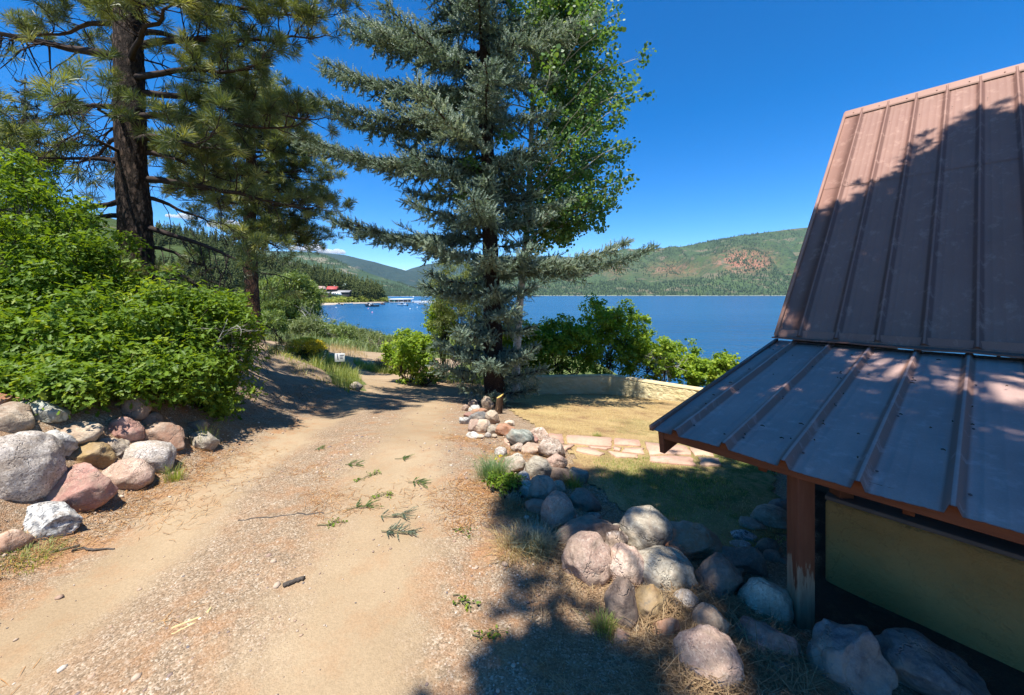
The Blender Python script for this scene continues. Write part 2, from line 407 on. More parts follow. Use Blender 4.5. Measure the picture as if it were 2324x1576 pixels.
def growth(a, b, s0, g, lim):
    o = [a]; s = s0
    while o[-1] < b: o.append(o[-1] + s); s = min(s * g, lim)
    return o
ax = np.array(sorted(set(list(np.arange(-7.5, 5.5, 0.075)) + [-7.5 - (v) for v in growth(0.09, 9000, 0.1, 1.09, 900)] + [5.4 + v for v in growth(0.09, 9000, 0.1, 1.1, 900)])))
ay = np.array(sorted(set(list(np.arange(1.0, 15.5, 0.075)) + [1.0 - v for v in growth(0.09, 900, 0.12, 1.14, 200)] + [15.45 + v for v in growth(0.08, 9000, 0.09, 1.075, 900)])))
GX, GY = np.meshgrid(ax, ay)
GZ = terrain(GX, GY)
g = Geo(); g.add(np.stack([GX, GY, GZ], -1), grid_faces(len(ay), len(ax)))
ground = g.build('ground', M_dirt, smooth=True)
tag(ground, 'tan gravel ground sloping down towards the lake', kind='structure')
def paint(o, X, Y, track=None):
    X = X.ravel(); Y = Y.ravel()
    near = np.hypot(X, Y) < 30
    rc = np.full(len(X), 50.0); rc[near] = road_coord(X[near], Y[near])
    a = np.abs(rc)
    lit = np.exp(-((a - 1.55) / 0.45) ** 2) * 0.95 + np.exp(-(a / 0.25) ** 2) * 0.55 + 0.75 * sstep(-2.6, -3.1, X) * (Y < 6) + 0.27
    lit = np.where(Y > 9.0, lit * 0.55, lit)
    sand = sstep(11, 13, Y) * (1 - sstep(21.2, 22.4, Y + 0.5 * n2(X, Y, 0.7, 3))) * sstep(-13, -11, X) * (1 - sstep(-3.6, -2.6, X))
    green = sstep(21.0, 23.5, Y + 0.7 * n2(X, Y, 0.6, 4)) + 0.55 * sstep(-4.2, -5.5, X) * sstep(6.5, 4.5, Y) + 0.5 * sstep(3.3, 4.6, X) * (Y > 11) + 0.8 * sstep(12.2, 13.5, Y) * (X > -2.5) + (Y > 40) + (X < -18) + (X > 14)
    # the grass point between the road and its lower leg
    pt = in_poly(X, Y, [(-6.9, 13.2), (-5.4, 11.0), (-4.2, 9.8), (-3.75, 10.3), (-4.4, 12.0), (-5.6, 13.6), (-7.0, 14.4)])
    green = green + 0.62 * pt
    tr = np.maximum(sand * 0.8, track if track is not None else 0) * (1 - 0.7 * np.clip(green, 0, 1))
    soil_shade = in_poly(X, Y, [(1.62, 2.35), (2.1, 2.75), (3.2, 4.3), (12, -4), (9, -7), (4.2, -1.2), (1.95, 1.55)])  # area of dark soil and painted shade under and beside the porch
    set_attr(o, 'soil_shade', soil_shade.astype(float)); set_attr(o, 'track', tr); set_attr(o, 'litter', np.clip(lit, 0, 1)); set_attr(o, 'green', np.clip(green, 0, 1))
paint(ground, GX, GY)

# the road: one sheet over the ground, from behind the viewpoint round the bend
nr, nc = 700, 46
rcl = spline(ROAD, nr); tg = np.gradient(rcl, axis=0); tg /= np.linalg.norm(tg, axis=1, keepdims=True)
nrm = np.stack([tg[:, 1], -tg[:, 0]], 1)
u = np.linspace(-1, 1, nc)[None, :]
hw = 1.55 + 0.22 * n2(rcl[:, 0], rcl[:, 1], 0.9, 21)[:, None] * np.abs(u) + 0.55 * sstep(8.5, 11.5, rcl[:, 1])[:, None]
RX = rcl[:, :1] + nrm[:, :1] * u * hw; RY = rcl[:, 1:] + nrm[:, 1:] * u * hw
RZ = terrain(RX, RY) + 0.010 - 0.0075 * np.abs(u) ** 6
off = (u * hw)
bend = sstep(9.0, 11.5, rcl[:, 1])[:, None]
wob = 0.12 * n2(RX, RY, 1.1, 33).reshape(off.shape)
trk = np.maximum(np.exp(-((off + wob + 0.80) / 0.36) ** 2), np.exp(-((off + wob - 0.72) / 0.50) ** 2)) * (1 - bend) + bend * (0.55 + 0.4 * np.exp(-((np.abs(off) - 0.74) / 0.3) ** 2))
trk = np.maximum(trk, 0.55 * np.exp(-((off - 0.5) / 0.6) ** 2) * sstep(2.5, 5, rcl[:, 1])[:, None])
trk *= (1 - 0.9 * np.abs(u) ** 8)
RZ = RZ - 0.006 * trk
g = Geo(); g.add(np.stack([RX, RY, RZ], -1), grid_faces(nr, nc))
road = g.build('dirt_road', M_dirt, smooth=True)
tag(road, 'two-track tan dirt road curving left towards the lake', kind='structure')
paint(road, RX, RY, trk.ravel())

# the lawn: dry straw-coloured turf, a sheet laid on the ground inside the wall
LAWN = [(0.02, 7.4), (0.45, 5.9), (0.62, 5.0), (0.62, 4.2), (0.85, 3.4), (1.05, 2.95), (1.6, 2.75), (2.2, 3.1), (2.9, 4.3), (4.2, 6.3), (5.2, 8.8), (4.75, 9.75), (2.9, 11.85), (0.4, 11.6), (-0.1, 9.6)]
m, nt, b, out = new_mat('dry_turf')
p = wpos(nt)
a1 = noise(nt, p, 1.6, 6, 0.65); a2 = noise(nt, p, 38, 4, 0.75); a3 = noise(nt, p, 6, 5, 0.6)
col = ramp(nt, a1, [(0.33, (0.25, 0.155, 0.085)), (0.45, (0.38, 0.265, 0.13)), (0.6, (0.44, 0.325, 0.16)), (0.75, (0.34, 0.275, 0.12))])
col = mixc(nt, 0.75, col, ramp(nt, a2, [(0.3, (0.5, 0.5, 0.45)), (0.7, (1.3, 1.25, 1.15))]), 'MULTIPLY')
col = mixc(nt, mth(nt, 'MULTIPLY', attr(nt, 'green'), ramp(nt, a3, [(0.4, 0.25), (0.6, 1)])), col, (0.085, 0.13, 0.03))
setb(nt, b, Base_Color=col, Roughness=0.95, Specular_IOR_Level=0.1, Normal=bump(nt, a2, 0.8, 0.02))
M_lawn = m
lx = np.arange(-0.3, 5.4, 0.06); ly = np.arange(2.6, 12.1, 0.06)
LX, LY = np.meshgrid(lx, ly); LZ = terrain(LX, LY) + 0.012
jx = LX + 0.10 * n2(LX, LY, 3, 41).reshape(LX.shape); jy = LY + 0.10 * n2(LX, LY, 3, 47).reshape(LX.shape)
ins = in_poly(jx, jy, LAWN).ravel()
fc = grid_faces(len(ly), len(lx)); fc = fc[ins[fc].all(1)]
used = np.unique(fc); remap = np.full(LX.size, -1); remap[used] = np.arange(len(used))
g = Geo(); g.add(np.stack([LX, LY, LZ], -1).reshape(-1, 3)[used], remap[fc])
lawn = g.build('lawn', M_lawn, smooth=True)
tag(lawn, 'dry straw coloured lawn inside the low yellow wall', kind='structure')
lxu, lyu = LX.ravel()[used], LY.ravel()[used]
set_attr(lawn, 'green', np.clip(np.exp(-((lyu - 3.9) / 0.8) ** 2) * 0.75 * (lxu > 1.0) + 0.8 * np.exp(-((lxu - 2.6) ** 2 + (lyu - 4.4) ** 2) / 0.5) + 0.3 * (n2(lxu, lyu, 1.0, 8) > 0.35), 0, 1))

# ------------------------------------------------------------------ the lake
m, nt, b, out = new_mat('lake_water')
p = wpos(nt)
w1 = noise(nt, vscale(nt, p, (0.35, 0.9, 1)), 1.0, 4, 0.6)
w2 = noise(nt, vscale(nt, p, (0.07, 0.16, 1)), 1.0, 4, 0.6)
w3 = noise(nt, vscale(nt, p, (0.004, 0.018, 1)), 1.0, 4, 0.6)
h = mth(nt, 'ADD', mth(nt, 'MULTIPLY', w1, 0.5), mth(nt, 'MULTIPLY', w2, 1.6))
col = ramp(nt, w3, [(0.3, (0.009, 0.070, 0.165)), (0.7, (0.018, 0.10, 0.215))])
setb(nt, b, Base_Color=col, Roughness=0.2, IOR=1.33, Specular_IOR_Level=0.38, Normal=bump(nt, h, 1.0, 1.5))
g = Geo(); NX = 60
wx = np.concatenate([-np.geomspace(9000, 4, NX // 2), np.geomspace(4, 9000, NX // 2)]); wy = np.concatenate([[-40, 0], np.geomspace(20, 9000, 50)])
WX, WY = np.meshgrid(wx, wy)
g.add(np.stack([WX, WY, np.full(WX.shape, -8.0)], -1), grid_faces(len(wy), len(wx)))
lake = g.build('lake_water', m, smooth=True)
tag(lake, 'deep blue rippled lake water', kind='structure')

# ------------------------------------------------------------------ hills
def hill_mat(name, meadow, wood, bare, wood_amt=0.5, bare_amt=0.25, sc=1.0, red=False, dots=0.08, beach=True):
    m, nt, b, out = new_mat(name)
    p = wpos(nt)
    n1 = noise(nt, p, 0.0035 * sc, 6, 0.6); n2_ = noise(nt, p, 0.012 * sc, 6, 0.65); n3 = noise(nt, p, 0.05 * sc, 4, 0.7)
    col = ramp(nt, n2_, [(0.3, tuple(x * 0.75 for x in meadow)), (0.55, meadow), (0.75, tuple(x * 1.35 for x in meadow))])
    wd = ramp(nt, mth(nt, 'ADD', n1, mth(nt, 'MULTIPLY', mth(nt, 'SUBTRACT', n2_, 0.5), 0.9)), [(0.62 - wood_amt * 0.3, 0), (0.70 - wood_amt * 0.3, 1)])
    speck = ramp(nt, voro(nt, p, dots * sc), [(0.25, 1), (0.5, 0.35)])
    col = mixc(nt, mth(nt, 'MULTIPLY', wd, speck), col, mixc(nt, ramp(nt, n3, [(0.3, 0.0), (0.7, 1.0)]), wood, tuple(x * 1.6 for x in wood)))
    bz = noise(nt, vscale(nt, p, (1, 1, 4.0)), 0.006 * sc, 6, 0.68, dist=0.4)
    bm = ramp(nt, bz, [(0.63 - bare_amt * 0.25, 0), (0.70 - bare_amt * 0.25, 1)])
    col = mixc(nt, mth(nt, 'MULTIPLY', bm, 0.75), col, mixc(nt, ramp(nt, n3, [(0.35, 0), (0.65, 1)]), bare, tuple(x * 0.6 for x in bare)))
    if red:
        rk = mth(nt, 'MULTIPLY', attr(nt, 'red'), ramp(nt, noise(nt, vscale(nt, p, (1, 1, 0.5)), 0.025, 5, 0.7), [(0.42, 0.1), (0.55, 1)]))
        col = mixc(nt, rk, col, ramp(nt, n3, [(0.3, (0.26, 0.10, 0.065)), (0.65, (0.42, 0.19, 0.125))]))
    if beach:
        z = nd(nt, 'ShaderNodeSeparateXYZ', {0: p}, out=2)
        col = mixc(nt, ramp(nt, mth(nt, 'MULTIPLY_ADD', z, 0.05, 0.5), [(0.14, 1), (0.19, 0)]), col, (0.50, 0.45, 0.36))
    setb(nt, b, Base_Color=col, Roughness=0.95, Specular_IOR_Level=0.05, Normal=bump(nt, mth(nt, 'ADD', n3, mth(nt, 'MULTIPLY', n2_, 2)), 0.7, 12.0 / sc))
    return m
HILLS = {}
def hill(name, sil, d_foot, d_top, mat, label, nu=160, nv=60, amp=0.06, pw=1.0, seed=0, gully=0.10):
    """A ridge whose skyline passes through the measured points; foot on the shore, back slope behind."""
    sx = np.array([a for a, _ in sil], float); sy = np.array([b for _, b in sil], float)
    uu = np.linspace(sx[0], sx[-1], nu); yy = np.interp(uu, sx, sy)
    yy = yy + np.convolve(np.pad(np.random.RandomState(seed).normal(0, 1, nu), 4, mode='edge'), np.ones(9) / 9, 'valid') * 0.7
    vv = np.concatenate([np.linspace(0, 1, nv), 1 + np.linspace(0.05, 0.8, 12)])
    U, V = np.meshgrid(uu, vv)
    df = np.interp(uu, sx, np.broadcast_to(d_foot, sx.shape)) if np.ndim(d_foot) else np.full(nu, float(d_foot))
    dt = np.interp(uu, sx, np.broadcast_to(d_top, sx.shape)) if np.ndim(d_top) else np.full(nu, float(d_top))
    D = df[None, :] + (dt - df)[None, :] * V
    zt = (668 - yy) * KP * dt
    prof = np.where(V <= 1, np.clip(V, 0, 1) ** pw, 1 - (V - 1) * 0.9)
    X = (U - 1162) * KP * D; Y = D
    H = np.maximum(zt + 9, 1.0)[None, :]
    rough = n2(X, Y, 3.0 / (dt.mean() - df.mean() + 1), seed, 5).reshape(X.shape)
    rid = -np.abs(2 * n2(X, Y * 0.35, 6.0 / (dt.mean()), seed + 50, 4)) + 0.4
    rid = np.asarray(rid).reshape(X.shape)
    env = np.clip(V * (1 - V) * 4, 0, 1) * (V <= 1)
    Z = -9 + H * (prof + amp * rough * env * 2 + gully * rid * env)
    g = Geo(); g.add(np.stack([X, Y, Z], -1), grid_faces(len(vv), nu))
    o = g.build(name, mat, smooth=True)
    tag(o, label, kind='structure')
    HILLS[o.name] = (X, Y, Z, U, V)
    return o
M_far = hill_mat('far_ridge', (0.036, 0.062, 0.052), (0.018, 0.036, 0.034), (0.14, 0.125, 0.10), 0.85, 0.0, 0.5)
M_mid = hill_mat('middle_ridge', (0.065, 0.105, 0.05), (0.024, 0.045, 0.028), (0.30, 0.26, 0.19), 0.75, 0.34, 0.8)
M_right = hill_mat('lake_side_hill', (0.075, 0.115, 0.048), (0.028, 0.046, 0.028), (0.22, 0.175, 0.12), 0.85, 0.30, 1.0, red=True, dots=0.05)
M_left = hill_mat('near_hillside', (0.055, 0.08, 0.028), (0.035, 0.052, 0.02), (0.25, 0.20, 0.12), 0.5, 0.12, 6.0, beach=False)
hill('far_ridge', [(560, 568), (700, 571), (780, 578), (850, 594), (918, 613), (960, 618), (1040, 640)], 4300, 6500, M_far, 'blue wooded ridge closing the head of the lake', seed=2)
hill('far_mountain', [(880, 632), (930, 610), (970, 599), (1040, 592), (1120, 583), (1250, 580), (1400, 590)], 5200, 8200, M_far, 'hazy blue mountain beyond the ridges', seed=3)
hill('middle_ridge', [(420, 555), (560, 563), (627, 572), (688, 572), (741, 578), (790, 601), (850, 624), (906, 641), (950, 656), (985, 668)], 1750, 3000, M_mid, 'green banded ridge above the head of the lake', seed=4, pw=0.9)
rh = hill('lake_side_hill', [(935, 664), (975, 642), (1010, 628), (1100, 606), (1200, 598), (1300, 586), (1391, 576), (1423, 565), (1495, 566), (1531, 561), (1563, 556), (1601, 549), (1675, 535), (1743, 526), (1810, 518), (1900, 509), (2050, 500), (2250, 505), (2600, 520), (3200, 560)],
          2500, 4300, M_right, 'broad green hillside with a red rock face across the lake', nu=300, nv=90, amp=0.07, seed=5, pw=0.85, gully=0.30)
X, Y, Z, U, V = HILLS[rh.name]
appy = 668 - Z / (KP * Y)
red = np.exp(-(((U - 1690) / 62) ** 2 + ((appy - 592) / 24) ** 2) ** 1.5) + 0.5 * np.exp(-(((U - 1530) / 60) ** 2 + ((appy - 612) / 16) ** 2)) + 0.5 * np.exp(-(((U - 1395) / 25) ** 2 + ((appy - 612) / 14) ** 2))
set_attr(rh, 'red', np.clip(red, 0, 1))
lh = hill('near_hillside', [(-250, 480), (0, 478), (200, 482), (330, 514), (400, 526), (500, 545), (560, 571), (610, 596), (680, 612), (760, 630), (820, 652), (858, 661), (880, 671)],
          [300, 300, 300, 300, 300, 310, 318, 328, 335, 345, 372, 400, 418], [560, 560, 560, 540, 520, 500, 490, 480, 470, 455, 440, 425, 424], M_left, 'pine covered hillside above the small bay', nu=200, nv=60, amp=0.03, seed=6, pw=0.8, gully=0.03)
# ================================================================== rocks
RM = {
 'pink': rock_mat('pink_granite', (0.45, 0.30, 0.225), (0.15, 0.10, 0.08), (0.63, 0.49, 0.38), 0.55, 48),
 'rose': rock_mat('rose_granite', (0.38, 0.20, 0.155), (0.16, 0.09, 0.07), (0.52, 0.34, 0.27), 0.35, 40),
 'salt': rock_mat('speckled_granite', (0.46, 0.40, 0.34), (0.13, 0.11, 0.10), (0.68, 0.62, 0.54), 0.75, 42),
 'grey': rock_mat('grey_gneiss', (0.34, 0.29, 0.215), (0.16, 0.13, 0.10), (0.52, 0.47, 0.37), 0.4, 38, band=0.2),
 'dark': rock_mat('dark_basalt', (0.20, 0.14, 0.105), (0.09, 0.065, 0.05), (0.32, 0.245, 0.19), 0.3, 45),
 'blue': rock_mat('blue_grey_gneiss', (0.145, 0.14, 0.135), (0.07, 0.07, 0.075), (0.30, 0.28, 0.245), 0.3, 34, band=0.14, stain=(0.30, 0.26, 0.21)),
 'white': rock_mat('pale_gneiss', (0.52, 0.49, 0.43), (0.16, 0.155, 0.15), (0.70, 0.67, 0.60), 0.4, 35, band=0.45),
 'zebra': rock_mat('black_and_white_gneiss', (0.36, 0.35, 0.33), (0.075, 0.08, 0.09), (0.62, 0.61, 0.57), 0.9, 24, band=0.3),
 'ochre': rock_mat('ochre_stone', (0.34, 0.225, 0.10), (0.16, 0.11, 0.06), (0.45, 0.33, 0.18), 0.3, 30, stain=(0.27, 0.14, 0.06)),
 'tan': rock_mat('tan_stone', (0.42, 0.33, 0.235), (0.17, 0.13, 0.10), (0.57, 0.48, 0.36), 0.45, 40, stain=(0.30, 0.19, 0.12)),
 'brown': rock_mat('brown_stone', (0.30, 0.205, 0.15), (0.14, 0.095, 0.07), (0.40, 0.30, 0.225), 0.3, 46),
 'rust': rock_mat('rust_sandstone', (0.42, 0.21, 0.115), (0.20, 0.11, 0.07), (0.56, 0.42, 0.34), 0.2, 34, stain=(0.30, 0.12, 0.06)),
 'peach': rock_mat('peach_granite', (0.53, 0.37, 0.26), (0.24, 0.15, 0.11), (0.66, 0.53, 0.42), 0.4, 40, stain=(0.40, 0.20, 0.12)),
 'cream': rock_mat('cream_granite', (0.58, 0.48, 0.36), (0.30, 0.22, 0.16), (0.70, 0.62, 0.52), 0.35, 42, stain=(0.46, 0.29, 0.18)),
 'green': rock_mat('green_grey_slab', (0.27, 0.285, 0.235), (0.13, 0.14, 0.12), (0.42, 0.42, 0.35), 0.25, 30, band=0.5),
 'conglo': rock_mat('coarse_speckled_stone', (0.40, 0.29, 0.215), (0.15, 0.10, 0.08), (0.66, 0.56, 0.46), 0.9, 24),
}
_ico = {}
def ico(sub):
    if sub not in _ico:
        bm = bmesh.new(); bmesh.ops.create_icosphere(bm, subdivisions=sub, radius=1)
        _ico[sub] = (np.array([v.co[:] for v in bm.verts]), np.array([[v.index for v in f.verts] for f in bm.faces]))
        bm.free()
    return _ico[sub]
def rock_shape(seed, rad, ang=0.4, sub=4):
    """An irregular stone: a ball cut by soft planes, then lumped and roughened. ang 0 rounded .. 1 broken."""
    rs = np.random.RandomState(seed)
    d, f = ico(sub)
    p = d * 1.0
    for k in range(int(7 + 12 * ang)):
        n = rs.normal(size=3); n /= np.linalg.norm(n)
        h = rs.uniform(0.60, 0.92) if ang > 0.3 else rs.uniform(0.74, 0.98)
        e = np.maximum(0, p @ n - h)
        p = p - np.outer(e * (0.68 + 0.31 * min(1, ang * 1.4)), n)
    o = rs.uniform(0, 50, 3)
    p = p * (1 + 0.11 * vnoise(d * 1.5 + o, seed) + 0.07 * vnoise(d * 3.2 + o, seed + 1) - 0.05 * np.maximum(0, 0.35 - np.abs(vnoise(d * 2.4 + o * 2, seed + 8))) * (1 + ang))[:, None]
    p = p * (1 + (0.018 + 0.03 * ang) * vnoise(d * 7 + o, seed + 2) + 0.012 * vnoise(d * 17 + o, seed + 3))[:, None]
    p /= np.abs(p).max(0)
    return p * np.asarray(rad), f
_rn = [0]
placed_rocks = []
def rock(px, py, wd, ht, kind, label, group, ang=0.4, roll=0.0, depth=None, deep=0.85, sink=0.12, sub=4):
    """px, py: middle; wd, ht: size as measured in the photo."""
    _rn[0] += 1; seed = 100 + _rn[0] * 7
    q = hit_ground(px, min(py + ht * 0.46, 1700))
    d = q[1] if depth is None else depth
    ry = 0.5 * KP * d * (wd * ht) ** 0.5 * deep
    dc = d + ry * 0.75
    rx = 0.5 * wd * KP * dc; tilt = max(0.0, min(1.0, (py - 668) / 1000))
    rz = 0.5 * ht * KP * dc; f_ = 1.25 if 'edging the road' in group else 1.17; rx *= f_; rz *= f_; ry *= f_
    c = P(px, py, dc)
    v, f = rock_shape(seed, (rx, ry, rz), ang, sub)
    if roll: v = v @ np.array(Matrix.Rotation(R(roll), 3, 'Y')).T
    gz = terr1(c[0], c[1])
    if c[2] - rz > gz - 0.02: c[2] = c[2] * 0.4 + 0.6 * (gz + rz * 0.85)
    g = Geo(); g.add(v + c, f)
    o = g.build('boulder' if wd > 70 else 'rock', RM[kind], smooth=True, loc=c)
    tag(o, label, 'boulder' if wd > 70 else 'rock', group)
    placed_rocks.append((c, (rx, ry, rz)))
    return o
def A(x, y, w_, h_): return (x * .4465, 872 + y * .4465, w_ * .4465, h_ * .4465)
def B(x, y, w_, h_): return (988.6 + x * .2583, 872.3 + y * .2583, w_ * .2583, h_ * .2583)
def D(x, y, w_, h_): return (1104.9 + x * .3003, 1104.9 + y * .3003, w_ * .3003, h_ * .3003)
def E(x, y, w_, h_): return (1744.5 + x * .2989, 1104.9 + y * .2989, w_ * .2989, h_ * .2989)
G1 = 'boulders of the retaining wall under the oak bushes'
for (m_, k, a, rl, sb, lab) in [
  ((95, 450, 310, 385), 'salt', 0.15, 0, 5, 'huge rounded speckled granite boulder overhanging the retaining wall'),
  ((55, 185, 190, 175), 'tan', 0.5, 0, 4, 'blocky grey-tan boulder on top of the huge rounded granite'),
  ((0, 82, 90, 70), 'rust', 0.6, 0, 4, 'orange-brown stone peeping out topmost at the photo edge'),
  ((205, 135, 235, 115), 'green', 0.8, 8, 4, 'layered grey slab with tan top tucked under the oak leaves'),
  ((365, 255, 270, 115), 'tan', 0.8, 0, 4, 'long grey-brown flat stone lying behind the white angular boulder'),
  ((260, 330, 215, 180), 'white', 0.8, 0, 4, 'white angular boulder with bluish top beside the huge granite'),
  ((440, 378, 215, 150), 'ochre', 0.6, 0, 4, 'ochre yellow boulder in the middle of the retaining wall'),
  ((640, 240, 145, 140), 'rose', 0.85, 0, 4, 'reddish angular rock leaning below the leafy brown rock'),
  ((685, 130, 115, 130), 'brown', 0.5, 0, 4, 'brown rock topmost in the row, half covered by oak leaves'),
  ((815, 280, 225, 150), 'peach', 0.4, 0, 4, 'pale pink granite boulder dappled by leaf shade'),
  ((575, 328, 140, 115), 'cream', 0.85, 0, 4, 'small whitish wedge rock right of the ochre boulder'),
  ((745, 378, 235, 170), 'salt', 0.3, 0, 4, 'rounded grey speckled granite boulder below the pale pink one'),
  ((640, 470, 235, 150), 'pink', 0.25, 0, 4, 'low pinkish speckled boulder right of the big rose boulder'),
  ((405, 550, 325, 255), 'rose', 0.35, 0, 5, 'big smooth rose-red boulder in the front row of the wall'),
  ((200, 712, 420, 185), 'zebra', 0.7, 4, 5, 'flat black and white mottled boulder lying in front'),
  ((25, 825, 170, 140), 'peach', 0.4, 0, 4, 'orange-tan stone at the lower photo edge beside weeds'),
  ((1030, 292, 165, 95), 'grey', 0.5, 0, 4, 'low grey boulder in leaf shade at the far end of the wall'),
  ((765, 178, 100, 80), 'dark', 0.5, 0, 3, 'dark stone under the bush behind the pale pink boulder'),
  ((1005, 222, 95, 70), 'brown', 0.4, 0, 3, 'brown stone under the bush at the far end of the wall')]:
    rock(*A(*m_), k, lab, G1, a, rl, sub=sb)
G2 = 'stones of the pile at the spruce foot'
for (m_, k, a, lab) in [
  ((455, 168, 105, 125), 'tan', 0.4, 'round tan stone against the spruce trunk, topmost of the pile'),
  ((330, 168, 80, 65), 'conglo', 0.5, 'dappled pale stone at the back of the pile beside the tan one'),
  ((262, 208, 65, 65), 'brown', 0.4, 'small brown stone at the shaded back edge of the pile'),
  ((345, 212, 110, 60), 'white', 0.6, 'white stone in spruce shade behind the flat reddish one'),
  ((280, 270, 80, 50), 'rose', 0.5, 'small reddish stone at the road side of the pile'),
  ((385, 238, 140, 60), 'rust', 0.6, 'flat reddish stone across the top of the pile'),
  ((385, 282, 145, 85), 'blue', 0.3, 'smooth blue-grey stone in the middle of the pile'),
  ((495, 292, 125, 120), 'tan', 0.8, 'tan and grey angular stone right of the blue-grey one'),
  ((250, 318, 85, 75), 'white', 0.5, 'white stone at the road side of the pile below the reddish one'),
  ((303, 312, 42, 65), 'blue', 0.3, 'tiny blue-grey upright stone between two pale ones'),
  ((345, 368, 115, 115), 'pink', 0.5, 'pink stone behind the round cream one'),
  ((418, 368, 128, 130), 'cream', 0.15, 'round cream cobble, the brightest in the pile'),
  ((500, 402, 80, 85), 'grey', 0.5, 'grey stone between the cream cobble and the rust slab'),
  ((618, 405, 170, 115), 'rust', 0.9, 'rust-red broken slab with a pale side'),
  ((560, 375, 65, 60), 'grey', 0.5, 'small grey stone above the rust slab'),
  ((645, 342, 85, 52), 'cream', 0.5, 'pale stone half hidden in dry grass behind the rust slab'),
  ((337, 452, 100, 65), 'white', 0.5, 'white stone at the foot of the pile below the pink one'),
  ((293, 447, 48, 48), 'white', 0.4, 'small white stone at the very front corner of the pile'),
  ((397, 462, 72, 42), 'cream', 0.4, 'small pale cobble in front of the round cream cobble'),
  ((460, 450, 58, 48), 'salt', 0.4, 'small speckled cobble in front of the grey stone'),
  ((515, 457, 50, 34), 'tan', 0.4, 'tiny tan cobble at the foot of the rust slab')]:
    rock(*B(*m_), k, lab, G2, a, 0, sub=4 if m_[2] > 75 else 3)
G3 = 'stones edging the road beside the lawn'
